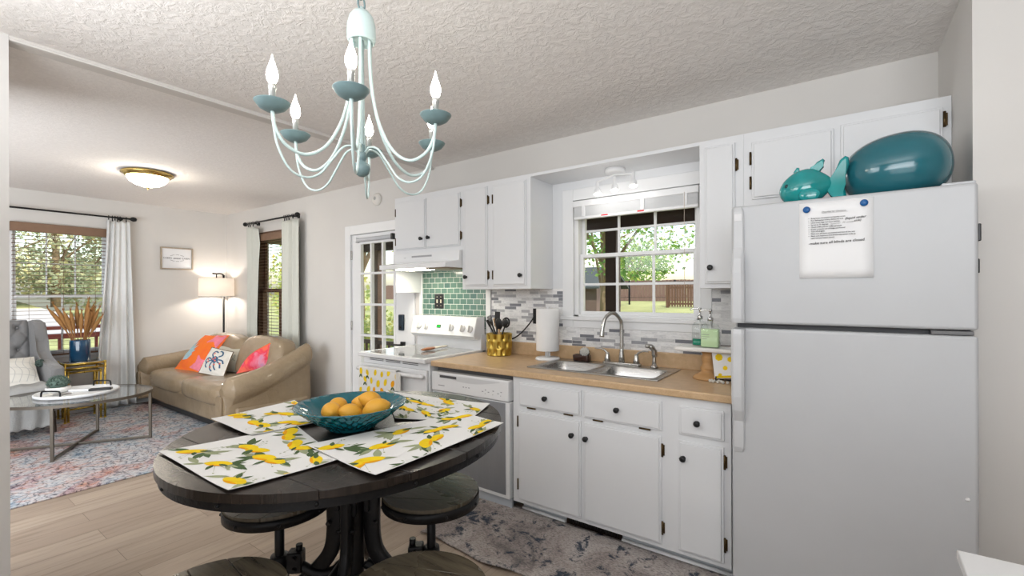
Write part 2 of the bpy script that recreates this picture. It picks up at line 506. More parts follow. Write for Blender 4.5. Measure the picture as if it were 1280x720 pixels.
M_spotglow = mat('spot_lamp_lit', (1, 1, 1), 0.4, emit=(1.0, 0.97, 0.92), estr=12.0)
M_bronzeleg = mat('antique_pewter_metal', (0.17, 0.15, 0.125), 0.38, metal=0.8)
M_blackglass = mat('smoked_cooktop_glass', (0.30, 0.31, 0.315), 0.07, var=0.15, vscale=30, coat=0.3)
M_dwsteel = mat('bluish_brushed_steel', (0.36, 0.39, 0.43), 0.36, metal=0.75, var=0.10, vscale=2.5, stretch=(10, 10, 1))
M_bluegl = mat('blue_glazed_vase', (0.007, 0.045, 0.10), 0.12, var=0.5, vscale=14, coat=0.5)
M_grass = mat('dried_pampas', (0.33, 0.165, 0.055), 0.85, var=0.25, vscale=40)
M_succ = mat('grey_green_succulent', (0.10, 0.15, 0.125), 0.8, var=0.4, vscale=60)
M_towelp = mat('white_paper_towel', (0.84, 0.84, 0.835), 0.9, bump=0.3, bscale=160, spec=0.1)
M_red = mat('red_warning_tag', (0.72, 0.02, 0.03), 0.6)
M_greenled = mat('green_led_digits', (0.02, 0.5, 0.06), 0.4, emit=(0.02, 0.8, 0.08), estr=0.8)
M_soapg = mat('pale_green_soap', (0.62, 0.80, 0.48), 0.25, coat=0.4)
M_soapd = mat('dark_green_liquid', (0.005, 0.22, 0.13), 0.15, coat=0.4)
M_botgl = m_glasspane('bottle_glass', (0.965, 0.985, 0.975), 1.3)
M_orange = m_watercolor('orange_watercolour_cloth', [(0.25, (0.80, 0.09, 0.07)), (0.45, (0.86, 0.17, 0.035)), (0.62, (0.88, 0.20, 0.03)), (0.75, (0.80, 0.16, 0.16))])
M_pink = m_watercolor('pink_watercolour_cloth', [(0.28, (0.72, 0.04, 0.06)), (0.42, (0.85, 0.17, 0.10)), (0.52, (0.75, 0.05, 0.10)), (0.62, (0.72, 0.26, 0.36)), (0.74, (0.50, 0.30, 0.50))])
M_pale = mat('pale_blue_print', (0.36, 0.52, 0.58), 0.85, var=0.2, vscale=30)
M_pinkp = mat('rose_pink_print', (0.80, 0.22, 0.30), 0.85, var=0.25, vscale=20)
M_bowl = mat('teal_pressed_glass', (0.006, 0.125, 0.16), 0.10, var=0.3, vscale=20, trans=0.15, coat=0.4)

# ------------------------------------------------------------------ mesh helpers
OFF = {}          # object -> world offset its local mesh is relative to

class MB:
    """Collects shapes (world coordinates) and links them as ONE mesh object."""
    def __init__(self):
        self.bm = bmesh.new()
    def face(self, pts, m=0, smooth=False):
        vs = [self.bm.verts.new(p) for p in pts]
        f = self.bm.faces.new(vs); f.material_index = m; f.smooth = smooth
        return self
    def box(self, x0, x1, y0, y1, z0, z1, m=0, bev=0.0, seg=2, mtx=None):
        x0, x1 = min(x0, x1), max(x0, x1); y0, y1 = min(y0, y1), max(y0, y1); z0, z1 = min(z0, z1), max(z0, z1)
        c = [(x0, y0, z0), (x1, y0, z0), (x1, y1, z0), (x0, y1, z0), (x0, y0, z1), (x1, y0, z1), (x1, y1, z1), (x0, y1, z1)]
        if mtx is not None:
            c = [mtx @ Vector(p) for p in c]
        v = [self.bm.verts.new(p) for p in c]
        fs = []
        for idx in ((0, 3, 2, 1), (4, 5, 6, 7), (0, 1, 5, 4), (1, 2, 6, 5), (2, 3, 7, 6), (3, 0, 4, 7)):
            f = self.bm.faces.new([v[i] for i in idx]); f.material_index = m; fs.append(f)
        if bev > 0:
            es = list({e for f in fs for e in f.edges})
            r = bmesh.ops.bevel(self.bm, geom=es, offset=bev, segments=seg, profile=0.5, affect='EDGES', clamp_overlap=True)
            for f in r['faces']:
                f.material_index = m; f.smooth = True
        return self
    def bar(self, a, b, w, h=None, m=0, bev=0.0, up=(0, 0, 1)):
        """a square bar from a to b"""
        h = h or w
        a, b = Vector(a), Vector(b); d = b - a; L = d.length; d = d.normalized()
        u = Vector(up)
        if abs(d.dot(u)) > 0.98:
            u = Vector((1, 0, 0))
        s = d.cross(u).normalized(); u = s.cross(d).normalized()
        M = Matrix(((s.x, d.x, u.x, a.x), (s.y, d.y, u.y, a.y), (s.z, d.z, u.z, a.z), (0, 0, 0, 1)))
        return self.box(-w / 2, w / 2, 0, L, -h / 2, h / 2, m, bev, 2, M)
    def tube(self, pts, r, seg=10, m=0, closed=False, flat=1.0):
        pts = [Vector(p) for p in pts]
        n = len(pts)
        rs = r if isinstance(r, (list, tuple)) else [r] * n
        rings = []
        prev = None
        for i in range(n):
            if closed:
                d = pts[(i + 1) % n] - pts[i - 1]
            else:
                d = (pts[min(i + 1, n - 1)] - pts[max(i - 1, 0)])
            d = d.normalized() if d.length > 1e-9 else Vector((0, 0, 1))
            if prev is None:
                u = Vector((0, 0, 1)) if abs(d.z) < 0.9 else Vector((1, 0, 0))
            else:
                u = prev
            s = d.cross(u)
            if s.length < 1e-6:
                s = d.cross(Vector((0, 1, 0)))
            s.normalize(); u = s.cross(d).normalized(); prev = u
            ring = [self.bm.verts.new(pts[i] + (s * math.cos(2 * PI * k / seg) + u * math.sin(2 * PI * k / seg) * flat) * rs[i]) for k in range(seg)]
            rings.append(ring)
        for i in range(n if closed else n - 1):
            A, B = rings[i], rings[(i + 1) % n]
            for k in range(seg):
                f = self.bm.faces.new((A[k], A[(k + 1) % seg], B[(k + 1) % seg], B[k])); f.material_index = m; f.smooth = True
        if not closed:
            for ring, rev in ((rings[0], True), (rings[-1], False)):
                f = self.bm.faces.new(ring[::-1] if rev else ring); f.material_index = m
        return self
    def lathe(self, prof, center=(0, 0, 0), seg=28, m=0, axis='Z', mtx=None, rfun=None, smooth=True, cap=True):
        """prof: list of (r, h) swept about the axis"""
        c = Vector(center)
        rings = []
        for r, hh in prof:
            ring = []
            if r < 1e-6:
                pts = [(0, 0, hh)]
            else:
                pts = []
                for k in range(seg):
                    t = 2 * PI * k / seg
                    rr = r * (rfun(t, hh) if rfun else 1.0)
                    pts.append((rr * math.cos(t), rr * math.sin(t), hh))
            for p in pts:
                if axis == 'Y':
                    p = (p[0], p[2], -p[1])
                elif axis == 'X':
                    p = (p[2], p[0], p[1])
                v = Vector(p)
                if mtx is not None:
                    v = mtx @ v
                ring.append(self.bm.verts.new(c + v))
            rings.append(ring)
        for A, B in zip(rings, rings[1:]):
            if len(A) == 1 and len(B) == 1:
                continue
            for k in range(seg):
                if len(A) == 1:
                    vs = (A[0], B[(k + 1) % seg], B[k])
                elif len(B) == 1:
                    vs = (A[k], A[(k + 1) % seg], B[0])
                else:
                    vs = (A[k], A[(k + 1) % seg], B[(k + 1) % seg], B[k])
                f = self.bm.faces.new(vs); f.material_index = m; f.smooth = smooth
        for ring, rev in ((rings[0], True), (rings[-1], False)):
            if cap and len(ring) > 2:
                f = self.bm.faces.new(ring[::-1] if rev else ring); f.material_index = m
        return self
    def ellipsoid(self, c, rx, ry, rz, m=0, seg=24, rings=14, mtx=None, fn=None):
        prof = []
        c = Vector(c)
        rows = []
        for i in range(rings + 1):
            t = PI * i / rings
            row = []
            if i in (0, rings):
                ps = [(0, 0, math.cos(t))]
            else:
                ps = [(math.sin(t) * math.cos(2 * PI * k / seg), math.sin(t) * math.sin(2 * PI * k / seg), math.cos(t)) for k in range(seg)]
            for p in ps:
                q = Vector(p)
                if fn:
                    q = Vector(fn(q))
                q = Vector((q.x * rx, q.y * ry, q.z * rz))
                if mtx is not None:
                    q = mtx @ q
                row.append(self.bm.verts.new(c + q))
            rows.append(row)
        for A, B in zip(rows, rows[1:]):
            for k in range(seg):
                if len(A) == 1:
                    vs = (A[0], B[k], B[(k + 1) % seg])
                elif len(B) == 1:
                    vs = (A[k], B[0], A[(k + 1) % seg])
                else:
                    vs = (A[k], B[k], B[(k + 1) % seg], A[(k + 1) % seg])
                f = self.bm.faces.new(vs); f.material_index = m; f.smooth = True
        return self
    def grid(self, fn, nu, nv, m=0, closeu=False, smooth=True):
        V = [[self.bm.verts.new(fn(i / nu, j / nv)) for j in range(nv + 1)] for i in range(nu if closeu else nu + 1)]
        for i in range(nu):
            for j in range(nv):
                a, b_ = V[i], V[(i + 1) % len(V)]
                f = self.bm.faces.new((a[j], b_[j], b_[j + 1], a[j + 1])); f.material_index = m; f.smooth = smooth
        return self
    def prism(self, outline, z0, z1, m=0, bev=0.0, fn=None, seg=2):
        """outline of (x, y) extruded in z; fn maps (x, y, z) to the world"""
        fn = fn or (lambda x, y, z: (x, y, z))
        A = [self.bm.verts.new(fn(x, y, z0)) for x, y in outline]
        B = [self.bm.verts.new(fn(x, y, z1)) for x, y in outline]
        n = len(outline)
        f0 = self.bm.faces.new(A[::-1]); f1 = self.bm.faces.new(B)
        fs = [f0, f1]
        for k in range(n):
            fs.append(self.bm.faces.new((A[k], A[(k + 1) % n], B[(k + 1) % n], B[k])))
        for f in fs:
            f.material_index = m
        if bev > 0:
            es = list(f0.edges) + list(f1.edges)
            r = bmesh.ops.bevel(self.bm, geom=es, offset=bev, segments=seg, profile=0.5, affect='EDGES', clamp_overlap=True)
            for f in r['faces']:
                f.material_index = m; f.smooth = True
        return self
    def loft(self, secs, m=0, cap=True, smooth=True, closed=True):
        R_ = [[self.bm.verts.new(p) for p in s] for s in secs]
        n = len(R_[0])
        for A, B in zip(R_, R_[1:]):
            for k in range(n if closed else n - 1):
                f = self.bm.faces.new((A[k], A[(k + 1) % n], B[(k + 1) % n], B[k])); f.material_index = m; f.smooth = smooth
        if cap:
            for ring, rev in ((R_[0], True), (R_[-1], False)):
                f = self.bm.faces.new(ring[::-1] if rev else ring); f.material_index = m
        return self
    def build(self, name, mats, parent=None, bevel=0.0, subsurf=0, solid=0.0, local=False, fixn=True, bseg=2):
        if not isinstance(mats, (list, tuple)):
            mats = [mats]
        bm = self.bm
        if fixn:
            bmesh.ops.recalc_face_normals(bm, faces=bm.faces[:])
        off = Vector((0, 0, 0))
        if parent is not None and not local:
            off = OFF.get(parent.name, Vector((0, 0, 0)))
            for v in bm.verts:
                v.co -= off
        me = bpy.data.meshes.new(name)
        bm.to_mesh(me); bm.free()
        for mm in mats:
            me.materials.append(mm)
        o = bpy.data.objects.new(name, me)
        COL.objects.link(o)
        if parent is not None:
            o.parent = parent
            OFF[o.name] = off
        if bevel > 0:
            md = o.modifiers.new('bevel', 'BEVEL'); md.width = bevel; md.segments = bseg; md.limit_method = 'ANGLE'; md.angle_limit = math.radians(40)
        if subsurf:
            md = o.modifiers.new('subsurf', 'SUBSURF'); md.levels = subsurf; md.render_levels = subsurf
        if solid:
            md = o.modifiers.new('solid', 'SOLIDIFY'); md.thickness = solid; md.offset = 0
        return o

def tag(o, label=None, cat=None, group=None, kind=None):
    if label: o['label'] = label
    if cat: o['category'] = cat
    if group: o['group'] = group
    if kind: o['kind'] = kind
    return o

def thing(name, label, cat, loc=(0, 0, 0), rotz=0.0, group=None):
    o = bpy.data.objects.new(name, None)
    o.empty_display_size = 0.05
    COL.objects.link(o)
    o.location = loc
    o.rotation_euler = (0, 0, rotz)
    OFF[o.name] = Vector(loc)
    return tag(o, label, cat, group)

def struct(mb, name, mats, label=None, parent=None, **kw):
    o = mb.build(name, mats, parent, **kw)
    if parent is None:
        o['kind'] = 'structure'
        if label: o['label'] = label
    return o

def kids(o):
    return [c for c in bpy.data.objects if c.parent == o]

def dup(root, loc, rotz, label, group=None):
    r = root.copy(); COL.objects.link(r); r.location = loc; r.rotation_euler = (0, 0, rotz)
    r['label'] = label
    if group: r['group'] = group
    OFF[r.name] = Vector(loc)
    for ch in kids(root):
        c = ch.copy(); COL.objects.link(c); c.parent = r
        for g in kids(ch):
            d = g.copy(); COL.objects.link(d); d.parent = c
    return r

def text_mesh(name, body, size, mtx, m, parent, font_shear=0.0, align='LEFT', extrude=0.0002, spacing=1.0, bold=0.0):
    cu = bpy.data.curves.new(name, 'FONT')
    cu.body = body; cu.size = size; cu.align_x = align; cu.extrude = extrude; cu.shear = font_shear
    cu.space_character = spacing; cu.offset = bold; cu.resolution_u = 2
    tmp = bpy.data.objects.new(name, cu)
    COL.objects.link(tmp)
    dg = bpy.context.evaluated_depsgraph_get()
    me = bpy.data.meshes.new_from_object(tmp.evaluated_get(dg))
    COL.objects.unlink(tmp); bpy.data.objects.remove(tmp)
    me.transform(mtx)
    off = OFF.get(parent.name, Vector((0, 0, 0)))
    me.transform(Matrix.Translation(-off))
    me.materials.clear(); me.materials.append(m)
    o = bpy.data.objects.new(name, me); COL.objects.link(o); o.parent = parent; OFF[o.name] = off
    return o

def FRONT(x, y, z):
    """text in the plane facing -Y"""
    return Matrix(((1, 0, 0, x), (0, 0, -1, y), (0, 1, 0, z), (0, 0, 0, 1)))
def FACEX(x, y, z):
    """text in the plane facing +X"""
    return Matrix(((0, 0, 1, x), (1, 0, 0, y), (0, 1, 0, z), (0, 0, 0, 1)))

def smooth_path(pts, n=8):
    """Catmull-Rom through pts"""
    P = [Vector(p) for p in pts]
    P = [P[0] * 2 - P[1]] + P + [P[-1] * 2 - P[-2]]
    out = []
    for i in range(1, len(P) - 2):
        for k in range(n):
            t = k / n
            a, b, c, d = P[i - 1], P[i], P[i + 1], P[i + 2]
            out.append(0.5 * ((2 * b) + (c - a) * t + (2 * a - 5 * b + 4 * c - d) * t * t + (3 * b - a - 3 * c + d) * t ** 3))
    out.append(P[-2])
    return out

# ------------------------------------------------------------------ room shell
YW = 3.04            # kitchen / sofa wall
XF = -7.38           # living room window wall
ZC = 2.59            # ceiling
XR = 0.415           # stub wall by the fridge
WT = 0.16            # wall thickness

struct(MB().box(XF - 0.2, 3.2, -3.2, YW + 0.2, -0.12, 0.0), 'floor', M_floor, 'pale oak plank floor')
struct(MB().box(-3.10, 3.2, -3.2, YW + 0.2, ZC, ZC + 0.12), 'ceiling', M_ceil, 'heavily textured greige ceiling above the dining table')
struct(MB().box(XF - 0.2, -3.10, -3.2, YW + 0.2, ZC, ZC + 0.12), 'ceiling', M_ceil2, 'finely textured ceiling above the living room')
# trim strip on the ceiling between the rooms
struct(MB().box(-3.175, -3.055, 0.352, YW, ZC - 0.012, ZC, bev=0.003).box(-3.085, -3.055, 0.352, YW, ZC - 0.024, ZC - 0.011, bev=0.004), 'trim_1', M_ceil and mat('ceiling_strip_paint', (0.66, 0.63, 0.60), 0.6), 'painted strip crossing the ceiling between living and dining rooms')

# openings in the kitchen / sofa wall: (x0, x1, z0, z1)
OP = [(-6.47, -5.45, 0.76, 2.19), (-4.345, -3.395, 0.0, 2.06), (-1.60, -0.69, 1.225, 2.10)]
def wall_with_openings(mb, a0, a1, ops, z1, put):
    xs = a0
    for (o0, o1, zz0, zz1) in ops:
        put(mb, xs, o0, 0, z1)
        if zz0 > 0: put(mb, o0, o1, 0, zz0)
        put(mb, o0, o1, zz1, z1)
        xs = o1
    put(mb, xs, a1, 0, z1)
    return mb
mb = wall_with_openings(MB(), XF - 0.2, 3.2, OP, ZC, lambda m, a, b, c, d: m.box(a, b, YW, YW + WT, c, d))
struct(mb, 'wall_back', M_wall, 'long wall with the kitchen units, glass door and sofa window')
OPF = [(0.845, 1.70, 0.70, 2.19)]
mb = wall_with_openings(MB(), -3.2, YW + 0.05, OPF, ZC, lambda m, a, b, c, d: m.box(XF - WT, XF, a, b, c, d))
struct(mb, 'wall_far', M_wall, 'living room wall with the big window and the cabin sign')
struct(MB().box(XR, 3.2, 2.36, YW + 0.05, 0, ZC), 'wall_right', M_wall, 'wall beside the refrigerator')
struct(MB().box(-3.175, -3.055, -3.2, 0.352, 0, ZC), 'wall_left', M_wall, 'end of the partition wall at the edge of the living room')
struct(MB().box(3.05, 3.2, -3.2, 2.40, 0, ZC), 'wall_side', M_wall)
struct(MB().box(XF - 0.2, 3.2, -3.2, -3.05, 0, ZC), 'wall_front', M_wall)
# baseboards
struct(MB().box(XF, XF + 0.014, -3.05, YW, 0, 0.085, bev=0.003), 'baseboard_far', M_trim)
struct(MB().box(XF, -4.44, YW - 0.014, YW, 0, 0.085, bev=0.003), 'baseboard_back', M_trim)
struct(MB().box(-3.05, -3.041, -3.05, 0.352, 0, 0.085, bev=0.003).box(-3.05, -3.18, 0.352, 0.366, 0, 0.085, bev=0.003), 'baseboard_left', M_trim)
struct(MB().box(XR, 3.05, 2.346, 2.36, 0, 0.085, bev=0.003), 'baseboard_right', M_trim)

# ---- sink window (window_1)
w1 = thing('window_1', 'white grid window over the kitchen sink', None, (-1.145, YW, 1.225)); w1['kind'] = 'structure'
mb = MB()
# casing, apron and sill
for a, b, c, d in ((-1.685, -1.595, 1.15, 2.18), (-0.695, -0.628, 1.15, 2.18), (-1.595, -0.695, 2.095, 2.18), (-1.595, -0.695, 1.15, 1.23)):
    mb.box(a, b, YW - 0.016, YW, c, d, bev=0.003)
mb.box(-1.70, -0.628, YW - 0.030, YW + 0.05, 1.205, 1.232, bev=0.004)
mb.build('casing', M_trim, w1)
mb = MB()
mb.box(-1.60, -1.565, YW + 0.01, YW + 0.12, 1.23, 2.10).box(-0.725, -0.69, YW + 0.01, YW + 0.12, 1.23, 2.10)
mb.box(-1.60, -0.69, YW + 0.01, YW + 0.12, 2.075, 2.10).box(-1.60, -0.69, YW + 0.01, YW + 0.12, 1.23, 1.245)
mb.build('window_frame', M_vinyl, w1, bevel=0.002)
def sash(name, x0, x1, z0, z1, y, parent, cols, rows, m, fw=0.028, bw=0.014, axis='Y', depth=0.03, rail_low=None, rail_top=None):
    """a sash with muntins; axis 'Y' lies in a wall facing -Y, axis 'X' in a wall facing +X"""
    mb = MB()
    def bx(a, b, c, d, e0, e1):
        if axis == 'Y': mb.box(a, b, y + e0, y + e1, c, d)
        else: mb.box(y + e0, y + e1, a, b, c, d)
    rl = rail_low or fw; rt = rail_top or fw
    bx(x0, x0 + fw, z0, z1, 0, depth); bx(x1 - fw, x1, z0, z1, 0, depth)
    bx(x0 + fw, x1 - fw, z0, z0 + rl, 0, depth); bx(x0 + fw, x1 - fw, z1 - rt, z1, 0, depth)
    gx0, gx1, gz0, gz1 = x0 + fw, x1 - fw, z0 + rl, z1 - rt
    e0, e1 = depth * 0.3, depth * 0.7
    for k in range(1, cols):
        xx = gx0 + (gx1 - gx0) * k / cols
        bx(xx - bw / 2, xx + bw / 2, gz0, gz1, e0, e1)
    for k in range(1, rows):
        zz = gz0 + (gz1 - gz0) * k / rows
        bx(gx0, gx1, zz - bw / 2, zz + bw / 2, e0 + 0.001, e1 - 0.001)
    o = mb.build(name, m, parent, bevel=0.0015)
    g = MB()
    yy = y + depth * 0.5
    if axis == 'Y': g.face([(gx0, yy, gz0), (gx1, yy, gz0), (gx1, yy, gz1), (gx0, yy, gz1)])
    else: g.face([(yy, gx0, gz0), (yy, gx1, gz0), (yy, gx1, gz1), (yy, gx0, gz1)])
    g.build('glass_pane', M_pane, o)
    return o
sash('upper_sash', -1.565, -0.725, 1.665, 2.075, YW + 0.075, w1, 3, 2, M_vinyl, 0.024, 0.018)
sash('lower_sash', -1.565, -0.725, 1.245, 1.695, YW + 0.04, w1, 3, 2, M_vinyl, 0.026, 0.018)

# ---- living room window (window_2)
w2 = thing('window_2', 'white grid window behind the armchair', None, (XF, 1.27, 0.70)); w2['kind'] = 'structure'
mb = MB()
mb.box(XF - 0.12, XF - 0.01, 0.845, 0.875, 0.70, 2.19).box(XF - 0.12, XF - 0.01, 1.67, 1.70, 0.70, 2.19)
mb.box(XF - 0.12, XF - 0.01, 0.875, 1.67, 2.16, 2.19).box(XF - 0.12, XF - 0.01, 0.875, 1.67, 0.70, 0.73)
mb.build('window_frame', M_vinyl, w2, bevel=0.002)
MB().box(XF - 0.02, XF + 0.03, 0.82, 1.73, 0.68, 0.705, bev=0.004).build('sill', M_trim, w2)
sash('upper_sash', 0.875, 1.67, 1.375, 2.16, XF - 0.10, w2, 3, 2, M_vinyl, 0.03, 0.014, 'X')
sash('lower_sash', 0.875, 1.67, 0.73, 1.41, XF - 0.06, w2, 2, 1, M_vinyl, 0.03, 0.014, 'X')

# ---- sofa window (window_3), brown
w3 = thing('window_3', 'brown framed window behind the sofa', None, (-5.96, YW, 0.76)); w3['kind'] = 'structure'
mb = MB()
for a, b, c, d in ((-6.53, -6.455, 0.72, 2.24), (-5.465, -5.39, 0.72, 2.24), (-6.455, -5.465, 2.18, 2.24), (-6.455, -5.465, 0.72, 0.775)):
    mb.box(a, b, YW - 0.014, YW, c, d, bev=0.003)
mb.build('casing', M_brown, w3)
mb = MB()
mb.box(-6.47, -6.43, YW + 0.01, YW + 0.12, 0.76, 2.19).box(-5.49, -5.45, YW + 0.01, YW + 0.12, 0.76, 2.19).box(-6.43, -5.49, YW + 0.01, YW + 0.12, 2.15, 2.19).box(-6.43, -5.49, YW + 0.01, YW + 0.12, 0.76, 0.79)
mb.build('window_frame', M_brown, w3)
sash('upper_sash', -6.43, -5.49, 1.43, 2.15, YW + 0.075, w3, 2, 1, M_brown, 0.04, 0.05)
sash('lower_sash', -6.43, -5.49, 0.79, 1.48, YW + 0.04, w3, 2, 1, M_brown, 0.04, 0.05)

# ---- glass door (door_1)
d1 = thing('door_1', 'white fifteen-pane glass door to the porch', None, (-3.87, YW, 0)); d1['kind'] = 'structure'
mb = MB()
for a, b, c, d in ((-4.43, -4.335, 0, 2.15), (-3.405, -3.315, 0, 2.15), (-4.335, -3.405, 2.05, 2.15)):
    mb.box(a, b, YW - 0.02, YW, c, d, bev=0.004)
mb.box(-4.345, -4.335, YW, YW + 0.12, 0, 2.06).box(-3.405, -3.395, YW, YW + 0.12, 0, 2.06).box(-4.335, -3.405, YW, YW + 0.12, 2.05, 2.06).box(-4.335, -3.405, YW, YW + 0.14, -0.001, 0.02)
mb.build('casing', M_trim, d1)
lx0, lx1, lz0, lz1 = -4.185, -3.625, 0.30, 1.955
mb = MB()
dy0, dy1 = YW + 0.005, YW + 0.045
mb.box(-4.332, lx0, dy0, dy1, 0.022, 2.046).box(lx1, -3.408, dy0, dy1, 0.022, 2.046).box(lx0, lx1, dy0, dy1, 0.022, lz0).box(lx0, lx1, dy0, dy1, lz1, 2.046)
slab = mb.build('door_slab', M_trim, d1, bevel=0.002)
mb = MB()
for k in range(4):
    xx = lx0 + (lx1 - lx0) * k / 3
    w = 0.030 if k in (0, 3) else 0.024
    mb.box(xx - w / 2, xx + w / 2, dy0 - 0.008, dy0 + 0.03, lz0, lz1)
for k in range(6):
    zz = lz0 + (lz1 - lz0) * k / 5
    w = 0.030 if k in (0, 5) else 0.024
    mb.box(lx0, lx1, dy0 - 0.007, dy0 + 0.029, zz - w / 2, zz + w / 2)
mb.build('muntins', M_trim, slab, bevel=0.002)
MB().face([(lx0, dy0 + 0.02, lz0), (lx1, dy0 + 0.02, lz0), (lx1, dy0 + 0.02, lz1), (lx0, dy0 + 0.02, lz1)]).build('glass_pane', M_pane, slab)
for zz in (1.83, 1.06, 0.25):
    MB().box(-4.345, -4.325, YW - 0.012, YW + 0.006, zz - 0.05, zz + 0.05, bev=0.002).build('hinge', M_nickel, d1)
kp = MB().box(-3.55, -3.48, YW - 0.022, YW + 0.005, 1.04, 1.20, bev=0.010, seg=3).build('keypad_lock', mat('dark_slate_lock', (0.022, 0.035, 0.05), 0.3, metal=0.4), d1)
kp['label'] = 'dark keypad deadbolt'
MB().lathe([(0.014, 0), (0.014, -0.012), (0.0, -0.013)], (-3.515, YW - 0.022, 1.075), axis='Y', seg=16).build('thumb_turn', M_blackpl, kp)
mb = MB().box(-3.53, -3.47, YW - 0.012, YW + 0.005, 0.87, 0.93, bev=0.004)
mb.tube(smooth_path([(-3.50, YW - 0.01, 0.90), (-3.50, YW - 0.045, 0.90), (-3.53, YW - 0.055, 0.90), (-3.62, YW - 0.055, 0.898)], 5), 0.009, 8).build('lever_handle', M_blackpl, d1)
# rolled-up door blind
bl = MB().lathe([(0.0, -0.31), (0.020, -0.31), (0.022, -0.29), (0.022, 0.28), (0.0, 0.28)], (-3.905, YW - 0.018, 1.985), axis='X', seg=16).build('rolled_blind', mat('grey_blind_fabric', (0.55, 0.56, 0.58), 0.7), d1)
for xx, mm in ((-4.215, M_trim), (-3.625, M_blackpl)):
    MB().box(xx - 0.012, xx + 0.012, YW - 0.04, YW + 0.005, 1.955, 2.015, bev=0.003).build('bracket', mm, bl)

# ------------------------------------------------------------------ kitchen wall finishes
YU = 2.72            # face of the upper cabinets
YB = 2.385           # face of the base cabinets
CT = 0.915           # countertop
mb = MB()
mb.box(-2.375, -1.685, YW - 0.010, YW, 1.012, 1.44).box(-1.685, -0.628, YW - 0.010, YW, 1.012, 1.152).box(-0.628, XR, YW - 0.010, YW, 1.012, 1.44)
o = struct(mb, 'trim_2', M_mosaic, 'grey and white marble strip mosaic backsplash around the sink window')
struct(MB().box(-3.205, -2.43, YW - 0.012, YW, 1.10, 1.78), 'trim_3', M_subway, 'green subway tile backsplash behind the range')
struct(MB().box(-3.245, -3.205, YW - 0.022, YW, 0.92, 1.60, bev=0.003), 'trim_4', M_trim, 'white strip beside the green tile near the door')
struct(MB().box(-2.43, -2.378, YW - 0.022, YW, 0.92, 1.44, bev=0.003), 'trim_5', M_trim, 'white strip between green tile and mosaic')
struct(MB().box(-1.775, -0.628, YW - 0.008, YW, 2.18, 2.262).box(-1.775, -1.685, YW - 0.008, YW, 1.15, 2.18), 'trim_6', M_white, 'white boarded wall around the sink window')

# ------------------------------------------------------------------ cabinets
def knob_mb(x, y, z, r=0.016):
    return MB().lathe([(0.0, -0.030), (r * 0.55, -0.0298), (r * 0.92, -0.026), (r, -0.020), (r * 0.85, -0.014), (r * 0.42, -0.010), (r * 0.42, -0.003), (r * 0.7, 0.0)], (x, y, z), axis='Y', seg=16)
def hinge_v(x, y, z):
    mb = MB().box(x - 0.004, x + 0.011, y - 0.004, y + 0.002, z - 0.028, z + 0.028, bev=0.002)
    mb.tube([(x, y - 0.006, z - 0.034), (x, y - 0.006, z + 0.034)], 0.0055, 8)
    return mb
def hinge_h(x, y, z):
    mb = MB().box(x - 0.028, x + 0.028, y - 0.005, y + 0.002, z - 0.006, z + 0.004, bev=0.002)
    mb.tube([(x - 0.030, y - 0.006, z), (x + 0.030, y - 0.006, z)], 0.005, 8)
    return mb
def slab(name, x0, x1, z0, z1, yf, parent, knob=None, hinges=(), hbar=(), th=0.018, step=True):
    """an overlay door or drawer front with a lipped edge; yf is the cabinet face"""
    mb = MB()
    mb.box(x0, x1, yf - th * 0.55, yf - 0.0005, z0, z1, bev=0.003)
    i = 0.010
    mb.box(x0 + i, x1 - i, yf - th, yf - th * 0.5, z0 + i, z1 - i, bev=0.004, seg=3)
    o = mb.build(name, M_white, parent)
    if knob:
        k = knob_mb(knob[0], yf - th, knob[1]).build('knob', M_blackpl, o)
    for hx, hz in hinges:
        hinge_v(hx, yf - 0.002, hz).build('hinge', M_bronze, o)
    for hx, hz in hbar:
        hinge_h(hx, yf - 0.002, hz).build('hinge', M_bronze, o)
    return o

# base cabinet run
bc = thing('base_cabinet', 'white painted sink base cabinet with black knobs under the tan countertop', 'cabinet', (-1.06, 2.70, 0))
mb = MB()
mb.box(-1.695, -0.41, YB, YB + 0.02, 0.07, 0.872)                      # face
mb.box(-1.695, -1.677, YB + 0.02, YW - 0.001, 0.07, 0.872).box(-0.428, -0.41, YB + 0.02, YW - 0.001, 0.07, 0.872)
mb.box(-1.677, -0.428, YB + 0.02, YW - 0.001, 0.07, 0.088).box(-1.677, -0.428, YW - 0.02, YW - 0.001, 0.088, 0.70)
mb.build('carcass', M_white, bc, bevel=0.002)
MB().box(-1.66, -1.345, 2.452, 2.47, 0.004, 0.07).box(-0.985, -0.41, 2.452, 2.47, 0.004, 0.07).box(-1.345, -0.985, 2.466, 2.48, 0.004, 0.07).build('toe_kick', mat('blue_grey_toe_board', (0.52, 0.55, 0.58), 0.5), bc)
slab('drawer', -1.64, -1.205, 0.69, 0.84, YB, bc, (-1.44, 0.765), hbar=((-1.55, 0.686), (-1.29, 0.686)))
slab('drawer', -1.19, -0.74, 0.685, 0.84, YB, bc, (-0.98, 0.763), hbar=((-1.10, 0.681), (-0.83, 0.681)))
slab('drawer', -0.652, -0.44, 0.685, 0.832, YB, bc, (-0.56, 0.757))
slab('door', -1.648, -1.207, 0.093, 0.663, YB, bc, (-1.258, 0.575), hinges=((-1.654, 0.59), (-1.654, 0.19)))
slab('door', -1.187, -0.742, 0.093, 0.658, YB, bc, (-1.168, 0.57), hinges=((-0.738, 0.585), (-0.738, 0.18)))
slab('door', -0.656, -0.442, 0.093, 0.655, YB, bc, (-0.628, 0.57), hinges=((-0.438, 0.585), (-0.438, 0.185)))
